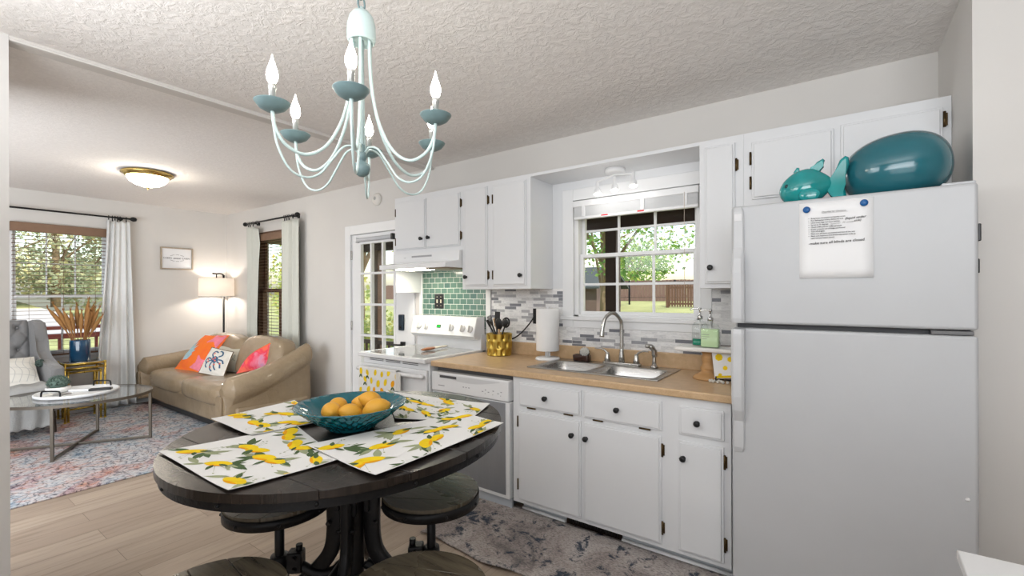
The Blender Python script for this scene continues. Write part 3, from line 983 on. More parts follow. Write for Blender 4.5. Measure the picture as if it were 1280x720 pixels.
# floor register in the toe space
t = thing('floor_register', 'dark bronze heating register in the toe space below the sink cabinet', 'vent', (-1.165, 2.45, 0.0))
mb = MB()
mb.box(-1.34, -0.99, 2.445, 2.462, 0.004, 0.010).box(-1.34, -0.99, 2.445, 2.462, 0.056, 0.066).box(-1.34, -1.326, 2.445, 2.462, 0.010, 0.056).box(-1.004, -0.99, 2.445, 2.462, 0.010, 0.056)
mb.build('frame', mat('dark_bronze_register', (0.045, 0.028, 0.018), 0.4, metal=0.6), t, bevel=0.002)
mb = MB()
for k in range(24):
    xx = -1.322 + k * (0.316 / 23)
    mb.box(xx - 0.0035, xx + 0.0035, 2.448, 2.460, 0.010, 0.056)
mb.box(-1.326, -1.004, 2.4595, 2.4645, 0.009, 0.057)
mb.build('louvres', mat('black_louvre', (0.016, 0.012, 0.010), 0.5), t)
# quarter round along the toe space
struct(MB().tube([(-1.66, 2.444, 0.012), (-1.345, 2.444, 0.010)], 0.012, 8).tube([(-0.985, 2.444, 0.010), (-0.41, 2.444, 0.012)], 0.012, 8), 'trim_7', M_trim, 'white shoe moulding under the sink cabinet')

# countertop with the sink cut out
YC = 2.355
sx0, sx1, sy0, sy1 = -1.665, -0.80, 2.50, 2.975       # sink rim
hx0, hx1, hy0, hy1 = sx0 + 0.02, sx1 - 0.02, sy0 + 0.02, sy1 - 0.02
mb = MB()
_xs = [-2.415, hx0, hx1, -0.385]; _ys = [YC, hy0, hy1, YW - 0.012]
_g = {(i, j, k): mb.bm.verts.new((_xs[i], _ys[j], CT - 0.040 if k == 0 else CT)) for i in range(4) for j in range(4) for k in range(2)}
_cell = lambda i, j: 0 <= i < 3 and 0 <= j < 3 and not (i == 1 and j == 1)
for i in range(3):
    for j in range(3):
        if not _cell(i, j): continue
        mb.bm.faces.new((_g[i, j, 1], _g[i + 1, j, 1], _g[i + 1, j + 1, 1], _g[i, j + 1, 1]))
        mb.bm.faces.new((_g[i, j, 0], _g[i, j + 1, 0], _g[i + 1, j + 1, 0], _g[i + 1, j, 0]))
        for (di, dj), (p, q) in {(-1, 0): ((i, j), (i, j + 1)), (1, 0): ((i + 1, j), (i + 1, j + 1)), (0, -1): ((i, j), (i + 1, j)), (0, 1): ((i, j + 1), (i + 1, j + 1))}.items():
            if not _cell(i + di, j + dj):
                mb.bm.faces.new((_g[p + (0,)], _g[q + (0,)], _g[q + (1,)], _g[p + (1,)]))
mb.box(-2.415, -0.385, YW - 0.036, YW - 0.011, CT - 0.001, 1.014, bev=0.006, seg=3)
ctop = mb.build('countertop', M_lam)
md = ctop.modifiers.new('bevel', 'BEVEL'); md.width = 0.008; md.segments = 3; md.limit_method = 'ANGLE'; md.angle_limit = math.radians(60)
tag(ctop, 'tan speckled laminate countertop with low backsplash running from range to refrigerator', 'countertop')

# sink
t = thing('kitchen_sink', 'stainless double-bowl drop-in sink set in the tan countertop', 'sink', ((sx0 + sx1) / 2, (sy0 + sy1) / 2, CT))
def rrect(x0, x1, y0, y1, r, n=6):
    pts = []
    for cx_, cy_, a0 in ((x1 - r, y1 - r, 0), (x0 + r, y1 - r, 90), (x0 + r, y0 + r, 180), (x1 - r, y0 + r, 270)):
        for k in range(n + 1):
            a = math.radians(a0 + 90 * k / n)
            pts.append((cx_ + r * math.cos(a), cy_ + r * math.sin(a)))
    return pts
bowls = ((-1.625, -1.262, 2.535, 2.865), (-1.222, -0.840, 2.535, 2.865))
# rim deck: outer ring plus webs around bowls, built as strips
mb = MB()
zt = CT + 0.006
for a, b, c, d in ((sx0, sx1, sy0, 2.535), (sx0, sx1, 2.865, sy1), (sx0, -1.625, 2.535, 2.865), (-1.262, -1.222, 2.535, 2.865), (-0.840, sx1, 2.535, 2.865)):
    mb.box(a, b, c, d, CT + 0.0005, zt)
mb.build('rim', M_steel, t, bevel=0.0015)
for (a, b, c, d) in bowls:
    mb = MB()
    secs = []
    for ins, z, r in ((-0.012, zt + 0.0006, 0.045), (0.0, zt + 0.0008, 0.05), (0.006, zt - 0.006, 0.055), (0.012, CT - 0.10, 0.06), (0.022, CT - 0.155, 0.06), (0.06, CT - 0.165, 0.05)):
        secs.append([(x, y, z) for x, y in rrect(a + ins, b - ins, c + ins, d - ins, r)])
    mb.loft(secs, cap=False)
    mb.face([(x, y, CT - 0.165) for x, y in rrect(a + 0.06, b - 0.06, c + 0.06, d - 0.06, 0.05)])
    bo = mb.build('basin', M_steel, t, fixn=False)
    MB().lathe([(0.0, 0.002), (0.03, 0.002), (0.042, 0.004), (0.045, 0.001)], ((a + b) / 2, (c + d) / 2 + 0.02, CT - 0.166), seg=20).build('drain', M_chrome, bo)

# faucet
fx, fy = -1.175, 2.918
t = thing('faucet', 'brushed nickel gooseneck faucet with two lever handles behind the sink', 'faucet', (fx, fy, zt))
mb = MB().prism(rrect(fx - 0.135, fx + 0.135, fy - 0.027, fy + 0.027, 0.026), zt, zt + 0.018, bev=0.005)
mb.build('deck_plate', M_nickel, t)
mb = MB().lathe([(0.021, 0.016), (0.019, 0.06), (0.013, 0.10), (0.0125, 0.12)], (fx, fy, zt), seg=18)
path = smooth_path([(fx, fy, zt + 0.10), (fx, fy, zt + 0.24), (fx - 0.004, fy - 0.01, zt + 0.305), (fx - 0.035, fy - 0.055, zt + 0.35), (fx - 0.065, fy - 0.105, zt + 0.325), (fx - 0.078, fy - 0.128, zt + 0.26), (fx - 0.083, fy - 0.135, zt + 0.195)], 8)
n = len(path)
mb.tube(path, [0.0125 if k < n - 8 else 0.0125 + 0.004 * (k - n + 8) / 7 for k in range(n)], 14)
mb.build('spout', M_nickel, t)
for s in (-1, 1):
    hx = fx + s * 0.102
    mb = MB().lathe([(0.022, 0.016), (0.020, 0.04), (0.014, 0.066), (0.010, 0.078), (0.0, 0.080)], (hx, fy, zt), seg=16)
    mb.tube(smooth_path([(hx, fy, zt + 0.07), (hx + s * 0.02, fy - 0.004, zt + 0.092), (hx + s * 0.05, fy - 0.01, zt + 0.102), (hx + s * 0.085, fy - 0.016, zt + 0.103)], 5), [0.011 - 0.0003 * k for k in range(16)], 10, flat=0.7)
    mb.build('lever_handle', M_nickel, t)
t = thing('side_sprayer', 'brushed nickel side sprayer standing beside the faucet', 'sprayer', (-0.955, 2.918, zt))
MB().lathe([(0.027, 0), (0.025, 0.012), (0.016, 0.018), (0.014, 0.03), (0.0, 0.03)], (-0.955, 2.918, zt), seg=18).build('base', M_nickel, t)
mb = MB().tube(smooth_path([(-0.955, 2.918, zt + 0.028), (-0.955, 2.918, zt + 0.075), (-0.957, 2.914, zt + 0.115), (-0.972, 2.900, zt + 0.138), (-0.998, 2.880, zt + 0.143)], 6), [0.013] * 7 + [0.016] * 8 + [0.017] * 4 + [0.014] * 4 + [0.012] * 2, 12)
mb.box(-0.950, -0.938, 2.915, 2.931, zt + 0.07, zt + 0.118, bev=0.004)
mb.build('spray_head', M_nickel, t)

# range
RX0, RX1, RY = -3.205, -2.43, 2.36
t = thing('electric_range', 'white electric range with smooth glass cooktop next to the glass door', 'stove', ((RX0 + RX1) / 2, 2.65, 0))
rng = t
MB().box(RX0, RX1, RY, 2.975, 0.03, 0.895, bev=0.006).build('body', M_appl, t)
mb = MB()
mb.box(RX0 - 0.006, RX1 + 0.006, RY - 0.055, RY - 0.02, 0.895, 0.930, bev=0.008, seg=3).box(RX0 - 0.006, RX1 + 0.006, 2.93, 2.975, 0.895, 0.930, bev=0.004)
mb.box(RX0 - 0.006, RX0 + 0.035, RY - 0.025, 2.94, 0.895, 0.930, bev=0.006).box(RX1 - 0.035, RX1 + 0.006, RY - 0.025, 2.94, 0.895, 0.930, bev=0.006)
ck = mb.build('cooktop_frame', M_appl, t)
MB().box(RX0 + 0.030, RX1 - 0.030, RY - 0.030, 2.945, 0.90, 0.9285).build('glass_cooktop', M_blackglass, t)
mb = MB().box(RX0, RX1, 2.955, 3.016, 0.92, 1.06, bev=0.003)
mb.build('riser', M_appl, t)
# backguard: sloped control panel
def bgx(x, y, z): return (x, y, z)
mb = MB()
prof = [(2.865, 1.048), (2.900, 1.020), (3.012, 1.020), (3.012, 1.205), (2.925, 1.205), (2.905, 1.195)]
x0, x1 = RX0 + 0.005, RX1 - 0.004
mb.prism(prof, x0, x1, bev=0.006, fn=lambda a, b, c: (c, a, b))
bg = mb.build('control_panel', M_appl, t)
def on_panel(z):  # y of the sloping face at height z
    return 2.865 + (2.905 - 2.865) * (z - 1.048) / (1.195 - 1.048)
tilt = Matrix.Rotation(-math.atan2(0.04, 0.147), 4, 'X')
for xx, zz in ((-3.095, 1.115), (-3.005, 1.112), (-2.70, 1.110), (-2.57, 1.108), (-2.485, 1.105)):
    mb = MB()
    mb.lathe([(0.0, -0.016), (0.024, -0.015), (0.027, -0.008), (0.029, 0.001)], (xx, on_panel(zz), zz), axis='Y', seg=20, mtx=tilt)
    mb.box(-0.006, 0.006, -0.034, -0.010, -0.027, 0.027, bev=0.004, mtx=Matrix.Translation((xx, on_panel(zz), zz)) @ tilt)
    mb.build('knob', mat('ivory_knob', (0.74, 0.73, 0.71), 0.35), bg)
zz = 1.118
Mp = Matrix.Translation((-2.85, on_panel(zz), zz)) @ tilt
MB().box(-0.135, 0.135, -0.003, 0.004, -0.036, 0.036, bev=0.002, mtx=Mp).build('display_bezel', mat('pale_bezel', (0.76, 0.765, 0.77), 0.4), bg)
MB().box(-0.024, 0.024, -0.0055, 0.0, -0.014, 0.014, mtx=Mp).build('display', mat('dark_display', (0.01, 0.03, 0.012), 0.2), bg)
for k, sx in enumerate((-0.016, -0.004, 0.010)):
    MB().box(sx, sx + 0.007, -0.0062, -0.005, -0.009, 0.009, mtx=Mp).build('green_digit', M_greenled, bg)
# oven front
mb = MB()
mb.box(RX0 + 0.004, RX1 - 0.004, RY - 0.028, RY, 0.20, 0.842, bev=0.008, seg=3)
od = mb.build('oven_door', M_appl, t)
MB().box(RX0 + 0.12, RX1 - 0.12, RY - 0.031, RY - 0.020, 0.36, 0.66, bev=0.003).build('oven_window', mat('dark_oven_glass', (0.02, 0.02, 0.022), 0.1), od)
mb = MB().tube(smooth_path([(RX0 + 0.03, RY - 0.02, 0.795), (RX0 + 0.035, RY - 0.055, 0.80), (RX0 + 0.06, RY - 0.066, 0.80), (RX1 - 0.06, RY - 0.066, 0.80), (RX1 - 0.035, RY - 0.055, 0.80), (RX1 - 0.03, RY - 0.02, 0.795)], 4), 0.016, 10)
mb.build('oven_handle', M_appl, od)
mb = MB()
for k in range(2):
    zz = 0.866 + k * 0.012
    for xx in (-3.12, -2.92, -2.72):
        mb.box(xx - 0.0, xx + 0.17, RY - 0.002, RY + 0.002, zz, zz + 0.005)
mb.build('vent_slots', M_fridgedk, t)
MB().box(RX0 + 0.004, RX1 - 0.004, RY - 0.024, RY, 0.035, 0.185, bev=0.008).build('storage_drawer', M_appl, t)
# burner rings etched in the glass
mb = MB()
for cx_, cy_, r in ((-3.02, 2.50, 0.10), (-2.62, 2.50, 0.085), (-3.02, 2.80, 0.075), (-2.62, 2.80, 0.10)):
    mb.tube([(cx_ + r * math.cos(a * PI / 18), cy_ + r * math.sin(a * PI / 18), 0.9287) for a in range(36)], 0.0007, 4, closed=True)
mb.build('burner_rings', mat('etched_grey_ring', (0.5, 0.5, 0.5), 0.4), t)
# spoon rest / knife on the cooktop
t = thing('wooden_spoon_rest', 'long brown and cream wooden spoon lying on the glass cooktop', 'spoon', (-2.80, 2.75, 0.930))
ang = math.atan2(0.30, -0.02)
def lay(a0, a1, mm, rr, nm):
    p0, p1 = Vector((-2.765, 2.60, 0.944)), Vector((-2.80, 2.93, 0.944))
    pts = [p0.lerp(p1, a0 + (a1 - a0) * k / 6) for k in range(7)]
    MB().tube(pts, rr, 10, flat=0.5).build(nm, mm, t)
lay(0.0, 0.45, mat('reddish_wood', (0.30, 0.11, 0.04), 0.4), [0.012, 0.022, 0.026, 0.027, 0.025, 0.023, 0.020], 'bowl')
lay(0.44, 1.0, mat('cream_handle', (0.68, 0.62, 0.52), 0.45), [0.018, 0.016, 0.014, 0.014, 0.016, 0.018, 0.012], 'handle')

# dish towel hung over the oven handle
def lemon_shape(L, Wd, n=10, tip=1.0):
    pts = []
    for k in range(n):
        a = 2 * PI * k / n
        x = math.cos(a); y = math.sin(a)
        x = x * (1 + 0.16 * abs(x) ** 6 * tip)
        pts.append((x * L / 2, y * Wd / 2))
    return pts
def leaf_shape(L, Wd, n=5):
    up = [(L * k / n, Wd / 2 * math.sin(PI * (k / n) ** 0.8)) for k in range(n + 1)]
    dn = [(x, -y) for x, y in up[1:-1]][::-1]
    return up + dn
def stamp(mb, fn, shape, cx_, cy_, ang, m, lift, bounds):
    """puts a small flat printed shape on a cloth; fn maps metric (s, t, lift) to the world, bounds clip it"""
    ca, sa = math.cos(ang), math.sin(ang)
    pts = [(cx_ + x * ca - y * sa, cy_ + x * sa + y * ca) for x, y in shape]
    def clip(P, axis, lim, keep_less):
        out = []
        for i in range(len(P)):
            A, B = P[i - 1], P[i]
            ia = (A[axis] <= lim) if keep_less else (A[axis] >= lim)
            ib = (B[axis] <= lim) if keep_less else (B[axis] >= lim)
            if ia != ib:
                tt = (lim - A[axis]) / (B[axis] - A[axis])
                out.append((A[0] + (B[0] - A[0]) * tt, A[1] + (B[1] - A[1]) * tt))
            if ib:
                out.append(B)
        return out
    for ax, lim, less in ((0, bounds[0], False), (0, bounds[1], True), (1, bounds[2], False), (1, bounds[3], True)):
        pts = clip(pts, ax, lim, less) if len(pts) > 2 else pts
    if len(pts) > 2:
        c = (sum(p[0] for p in pts) / len(pts), sum(p[1] for p in pts) / len(pts))
        cv = mb.bm.verts.new(fn(c[0], c[1], lift))
        vs = [mb.bm.verts.new(fn(p[0], p[1], lift)) for p in pts]
        for k in range(len(vs)):
            try:
                f = mb.bm.faces.new((cv, vs[k - 1], vs[k])); f.material_index = m
            except ValueError:
                pass

tw0, tw1 = -3.150, -2.70
ZH = 0.80
def towel_fn(layer):
    def f(s, tt, lift):
        # s across the towel, tt down the towel from over the handle
        x = tw0 + s
        wav = 0.004 * math.sin(s * 38 + layer) * min(1, tt * 6)
        y = RY - 0.066 - 0.0205 - wav - lift - layer * 0.003 - 0.012 * min(1, tt * 4) * 0.3
        return (x, y, ZH + 0.012 - tt)
    return f
rt = random.Random(3)
mb = MB()
ff = towel_fn(0)
Lw, Lh = tw1 - tw0, 0.36
mb.grid(lambda u, v: ff(u * Lw, v * Lh, 0), 40, 14)
# over the bar and down behind
mb.grid(lambda u, v: (tw0 + u * Lw, RY - 0.066 - 0.0205 * math.cos(v * PI), ZH + 0.010 + 0.0145 * math.sin(v * PI) + 0.002), 20, 8)
mb.grid(lambda u, v: (tw0 + u * Lw, RY - 0.066 + 0.0205 + 0.001, ZH + 0.012 - v * 0.10), 20, 3)
k = 0
for r_ in range(5):
    for c_ in range(6):
        sx = 0.035 + c_ * 0.084 + (0.04 if r_ % 2 else 0) + rt.uniform(-0.01, 0.01)
        ty = 0.025 + r_ * 0.072 + rt.uniform(-0.012, 0.012)
        a = rt.uniform(0.9, 2.2); L = rt.uniform(0.044, 0.056)
        mm = 2 if rt.random() < 0.33 else 1
        stamp(mb, ff, lemon_shape(L, L * 0.72, 12, 0.6), sx, ty, a, mm, 0.0012, (0.002, Lw - 0.002, 0.0, Lh - 0.002))
        if rt.random() < 0.55:
            for q in (-1, 1):
                stamp(mb, ff, leaf_shape(0.036, 0.015), sx, ty + L * 0.48, PI / 2 + q * 0.6, 3, 0.0016, (0.002, Lw - 0.002, 0.0, Lh - 0.002))
tw = mb.build('dish_towel', [M_cloth, M_pyel, M_por, M_pgr], None, fixn=False)
tag(tw, 'white dish towel printed with lemons and oranges hung over the oven handle', 'towel')
mb = MB()
def side_fold(u, v):
    return (tw1 + 0.004 + u * 0.05, RY - 0.0905 - 0.003 * math.sin(u * 9) + u * 0.004, ZH + 0.012 - v * 0.33)
mb.grid(side_fold, 8, 10)
t2 = mb.build('dish_towel', M_cream, None, fixn=False)
tag(t2, 'plain cream edge of a second towel behind the lemon towel on the oven handle', 'towel')

# dishwasher
DX0, DX1 = -2.405, -1.712
t = thing('dishwasher', 'white dishwasher with a steel door panel under the tan countertop', 'dishwasher', ((DX0 + DX1) / 2, 2.7, 0))
MB().box(DX0 + 0.01, DX1 - 0.01, YB + 0.03, 2.98, 0.02, 0.866).build('tub', M_fridgedk, t)
mb = MB().box(DX0, DX1, YB - 0.02, YB + 0.03, 0.075, 0.700, bev=0.004)
dwd = mb.build('door', M_appl, t)
MB().box(DX0 + 0.018, DX1 - 0.03, YB - 0.0235, YB - 0.012, 0.10, 0.694, bev=0.0015).build('steel_panel', M_dwsteel, dwd)
mb = MB().box(DX0, DX1, YB - 0.030, YB + 0.03, 0.704, 0.842, bev=0.008, seg=3)
cp = mb.build('control_panel', M_appl, t)
# handle pocket: a flat smile-shaped patch, its shade given by darker plastic
arc = [(DX0 + 0.07 + (DX1 - DX0 - 0.14) * k / 12, 0.822 - 0.034 * math.sin(PI * k / 12)) for k in range(13)]
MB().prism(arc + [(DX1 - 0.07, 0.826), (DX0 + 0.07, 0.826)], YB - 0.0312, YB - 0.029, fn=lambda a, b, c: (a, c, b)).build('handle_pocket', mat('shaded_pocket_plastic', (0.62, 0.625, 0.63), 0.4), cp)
MB().box(-2.32, -2.16, YB - 0.0325, YB - 0.030, 0.804, 0.822).build('vent_grille', mat('dark_grey_grille', (0.08, 0.08, 0.085), 0.5), cp)
mb = MB()
for xx in (-2.10, -2.075, -2.05):
    mb.box(xx, xx + 0.010, YB - 0.0312, YB - 0.0295, 0.756, 0.762)
for k, xx in enumerate((-1.93, -1.905, -1.88, -1.84, -1.80, -1.775)):
    mb.box(xx, xx + 0.012, YB - 0.0312, YB - 0.0295, 0.748 + 0.012 * (k % 2), 0.753 + 0.012 * (k % 2))
    if k % 2: mb.box(xx, xx + 0.004, YB - 0.0312, YB - 0.0295, 0.736, 0.741)
mb.box(-2.335, -2.275, YB - 0.0312, YB - 0.0295, 0.745, 0.750)
mb.build('button_marks', mat('grey_print', (0.30, 0.30, 0.32), 0.6), cp)
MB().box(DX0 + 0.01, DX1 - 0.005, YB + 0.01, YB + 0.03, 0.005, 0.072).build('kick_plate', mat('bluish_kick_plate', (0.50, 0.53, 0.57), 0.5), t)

# upper cabinets
UT = 2.262
t = thing('hood_cabinet', 'white two-door cabinet above the range hood', 'cabinet', (-2.82, 2.88, 1.75))
MB().box(-3.235, -2.425, YU, YW, 1.755, UT).build('carcass', M_white, t, bevel=0.002)
slab('door', -3.212, -2.832, 1.790, 2.220, YU, t, (-2.872, 1.875), hinges=((-3.218, 2.13), (-3.218, 1.87)))
slab('door', -2.822, -2.442, 1.790, 2.220, YU, t, (-2.785, 1.878), hinges=((-2.437, 2.13), (-2.437, 1.87)))
MB().box(-3.235, -3.217, YU, YW - 0.0, 1.415, 1.755).build('side_panel', M_white, t, bevel=0.002)
t = thing('wall_cabinet', 'tall white two-door wall cabinet between range hood and sink window', 'cabinet', (-2.10, 2.88, 1.44))
MB().box(-2.425, -1.775, YU, YW, 1.438, UT).build('carcass', M_white, t, bevel=0.002)
slab('door', -2.392, -2.165, 1.462, 2.228, YU, t, (-2.37, 1.535), hinges=((-2.160, 2.12), (-2.160, 1.545)))
slab('door', -2.108, -1.808, 1.462, 2.225, YU, t, (-1.848, 1.537), hinges=((-2.114, 2.12), (-2.114, 1.545)))
t = thing('wall_cabinet', 'narrow white wall cabinet between the sink window and refrigerator', 'cabinet', (-0.52, 2.88, 1.43))
MB().box(-0.628, -0.402, YU, YW, 1.430, UT).build('carcass', M_white, t, bevel=0.002)
slab('door', -0.598, -0.443, 1.455, 2.222, YU, t, (-0.567, 1.545), hinges=((-0.437, 2.10), (-0.437, 1.56)))
t = thing('wall_cabinet', 'short white two-door cabinet above the refrigerator', 'cabinet', (0.0, 2.88, 1.87))
MB().box(-0.402, XR - 0.001, YU, YW, 1.865, UT).build('carcass', M_white, t, bevel=0.002)
slab('door', -0.362, -0.005, 1.900, 2.205, YU, t, None, hinges=((-0.368, 2.12), (-0.368, 1.99)))
slab('door', 0.022, 0.385, 1.900, 2.215, YU, t, None, hinges=((0.390, 2.16), (0.390, 1.97)))
# soffit board over the sink
so = MB().box(-1.775, -0.628, YU, YW, 2.240, UT, bev=0.002).build('soffit_board', M_white)
tag(so, 'white board bridging the wall cabinets above the sink window', 'shelf')

# range hood
t = thing('range_hood', 'white under-cabinet range hood above the glass cooktop', 'range hood', (-2.83, 2.75, 1.6))
prof = [(2.53, 1.612), (2.53, 1.650), (2.690, 1.672), (2.690, 1.754), (YW, 1.754), (YW, 1.612)]
hd = MB().prism(prof, -3.215, -2.432, bev=0.004, fn=lambda a, b, c: (c, a, b)).build('hood_shell', M_appl, t)
MB().box(-2.98, -2.74, 2.687, 2.692, 1.716, 1.730).build('vent_slot', mat('grey_vent_slot', (0.35, 0.35, 0.36), 0.5), hd)
MB().box(-3.08, -3.05, 2.687, 2.692, 1.712, 1.722).build('switch', mat('pale_grey_switch', (0.6, 0.6, 0.6), 0.5), hd)
MB().box(-2.70, -2.45, 2.58, 2.80, 1.604, 1.613, bev=0.002).build('grease_filter', mat('tan_filter', (0.30, 0.24, 0.17), 0.5, metal=0.4), t)
MB().box(-3.06, -2.76, 2.58, 2.74, 1.606, 1.613).build('lamp_lens', mat('hood_lamp_lit', (1, 1, 0.95), 0.4, emit=(1.0, 0.93, 0.76), estr=42.0), t)

# refrigerator
FX0, FX1, FY = -0.372, 0.398, 2.18
t = thing('refrigerator', 'large white top-freezer refrigerator with a paper note on its door', 'refrigerator', (0.01, 2.6, 0))
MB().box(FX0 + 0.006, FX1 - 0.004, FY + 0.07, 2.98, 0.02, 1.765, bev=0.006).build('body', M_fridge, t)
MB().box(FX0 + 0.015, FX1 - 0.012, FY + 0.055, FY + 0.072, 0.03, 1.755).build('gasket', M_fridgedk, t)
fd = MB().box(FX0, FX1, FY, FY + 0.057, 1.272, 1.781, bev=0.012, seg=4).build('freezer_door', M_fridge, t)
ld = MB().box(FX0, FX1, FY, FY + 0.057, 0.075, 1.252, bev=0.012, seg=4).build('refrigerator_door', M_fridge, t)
MB().box(FX0 + 0.02, FX1 - 0.02, FY + 0.03, FY + 0.06, 0.01, 0.07, bev=0.004).build('toe_grille', M_fridgedk, t)
MB().box(FX1 - 0.12, FX1 - 0.01, FY + 0.01, FY + 0.055, 1.254, 1.268, bev=0.002).build('middle_hinge', mat('grey_hinge_plate', (0.16, 0.16, 0.165), 0.5), t)
mb = MB().box(FX1 - 0.09, FX1 - 0.002, FY + 0.02, FY + 0.10, 1.779, 1.7905, bev=0.004)
mb.build('top_hinge_cover', M_fridge, t)
def fridge_handle(z_edge, z_grip, z_end, sgn, parent):
    """sgn +1: the handle rises from the gap; the wide grip is near the gap, a flat tail runs on"""
    mb = MB()
    xa, xb = FX0 + 0.004, FX0 + 0.056
    secs = []
    for z, dep, w in ((z_edge, 0.044, 0.052), (z_edge + sgn * 0.02, 0.050, 0.052), (z_grip - sgn * 0.06, 0.050, 0.050), (z_grip, 0.040, 0.048), (z_grip + sgn * 0.05, 0.014, 0.044), (z_end - sgn * 0.02, 0.012, 0.042), (z_end, 0.006, 0.030)):
        x0 = xa + (0.052 - w) * 0.4; x1 = x0 + w
        yb = FY + 0.002; yf = FY - dep
        ch = min(0.010, dep * 0.4)
        secs.append([(x0, yb, z), (x0, yf + ch, z), (x0 + ch, yf, z), (x1 - ch, yf, z), (x1, yf + ch, z), (x1, yb, z)])
    mb.loft(secs, smooth=False)
    return mb.build('handle', M_fridgehd, parent, bevel=0.003)
fridge_handle(1.262 - 0.012, 0.90, 0.715, -1, ld)
fridge_handle(1.276, 1.55, 1.775, 1, fd)
MB().box(FX0 + 0.014, FX0 + 0.044, FY - 0.015, FY - 0.0115, 1.715, 1.745, bev=0.001).build('badge', mat('pale_badge', (0.68, 0.68, 0.69), 0.3), fd)
MB().lathe([(0.0, -0.006), (0.006, -0.004), (0.007, 0.0)], (FX1 - 0.03, FY, 0.69), axis='Y', seg=12).build('door_bumper', mat('white_bumper', (0.8, 0.8, 0.8), 0.4), ld)
mb = MB().box(FX1 + 0.0, FX1 + 0.010, FY + 0.02, FY + 0.05, 1.58, 1.64, bev=0.003).box(FX1, FX1 + 0.008, FY + 0.03, FY + 0.045, 1.47, 1.52, bev=0.003)
mb.build('side_clip', M_blackpl, fd)

# note with its two magnets
t = thing('paper_note', 'white typed checkout checklist with handwriting stuck on the freezer door', 'note', (0.0, FY, 1.62))
nx0, nx1, nz0, nz1 = -0.119, 0.117, 1.461, 1.764
mb = MB()
mb.grid(lambda u, v: (nx0 + (nx1 - nx0) * u, FY - 0.0012 - 0.003 * (1 - v) ** 2 * (0.4 + u), nz0 + (nz1 - nz0) * v + 0.006 * (u - 0.5) * 0), 6, 8)
mb.build('sheet', M_paper, t, solid=0.0004, fixn=False)
yn = FY - 0.0062
def note_line(s, x, z, size, m=M_ink, shear=0.0, nm='printed_text', rot=0.0, bold=0.0, sp=1.0):
    text_mesh(nm, s, size, FRONT(x, yn, z) @ Matrix.Rotation(rot, 4, 'Z'), m, t, font_shear=shear, extrude=0.00015, bold=bold, spacing=sp)
note_line('Checklist for Checkout', -0.044, 1.720, 0.0082)
MB().box(-0.044, 0.040, yn - 0.0001, yn + 0.0001, 1.7175, 1.7180).build('underline', M_ink, t)
lines = ['Bring linens downstairs to laundry room', 'Run dishwasher if dirty dishes are in it', 'Leave trash bags tied up in kitchen', 'Set air to 72 degrees', 'Check coffee pot for coffee grounds', 'Empty contents out of fridge and freezer', 'Turn off all lights', 'Make sure all doors are locked and shut all the way', 'Make sure keybox is shut all the way (enter code to', 'open and put button down)']
z = 1.698
zs = []
for k, s in enumerate(lines):
    note_line(s, -0.080, z, 0.0073, sp=0.94, bold=0.00008)
    zs.append(z)
    if k < 9:
        MB().lathe([(0.0, -0.0004), (0.0012, -0.0003), (0.0012, 0.0)], (-0.0865, yn, z + 0.0022), axis='Y', seg=8).build('bullet', M_ink, t)
    z -= 0.0088
note_line('(liquid under', 0.030, 1.686, 0.0125, shear=0.25, nm='handwriting', rot=0.05, bold=0.0001)
note_line('sink)', 0.058, 1.676, 0.0115, shear=0.25, nm='handwriting', rot=0.05, bold=0.0001)
note_line('Summer  70 winter', -0.016, 1.6705, 0.0095, M_inkgrey, 0.3, 'handwriting', 0.05)
note_line('-make sure all blinds are closed', -0.088, 1.595, 0.0140, shear=0.12, nm='handwriting', rot=0.035, bold=0.00015, sp=1.0)
for xx, zz, lab in ((-0.094, 1.737, 'round blue magnet holding the upper corner of the note nearest the handle'), (0.089, 1.744, 'round blue magnet holding the upper corner of the note nearest the wall')):
    g = MB().lathe([(0.0, -0.0075), (0.010, -0.0072), (0.0125, -0.005), (0.013, -0.001), (0.0125, 0.0)], (xx, FY - 0.0052, zz), axis='Y', seg=22).build('magnet', M_bluemag)
    tag(g, lab, 'magnet', 'note magnets')

# ------------------------------------------------------------------ things on the kitchen counter
# gold crock with utensils
cx, cyy = -2.185, 2.885
t = thing('utensil_crock', 'gold dimpled metal crock full of cooking utensils beside the range', 'crock', (cx, cyy, CT))
mb = MB()
def dimple(u, v):
    a = 2 * PI * u
    z = v * 0.172
    # two-row honeycomb of vertical dimples
    q = u * 10
    rowv = v * 3.0
    odd = math.floor(rowv) % 2
    d = math.cos(2 * PI * (q + 0.5 * odd)) * math.sin(PI * (rowv % 1.0))
    r = 0.099 + 0.006 * v - 0.013 * max(0, d) ** 0.8 - 0.004 * (1 if v < 0.02 else 0)
    return (cx + r * math.cos(a), cyy + r * math.sin(a), CT + 0.001 + z)
mb.grid(dimple, 132, 40, closeu=True)
mb.lathe([(0.094, 0.001), (0.0, 0.001)], (cx, cyy, CT), seg=32)
mb.lathe([(0.105, 0.173), (0.099, 0.173), (0.082, 0.02), (0.0, 0.02)], (cx, cyy, CT), seg=32, cap=False)
mb.build('crock_body', M_gold, t, fixn=False)
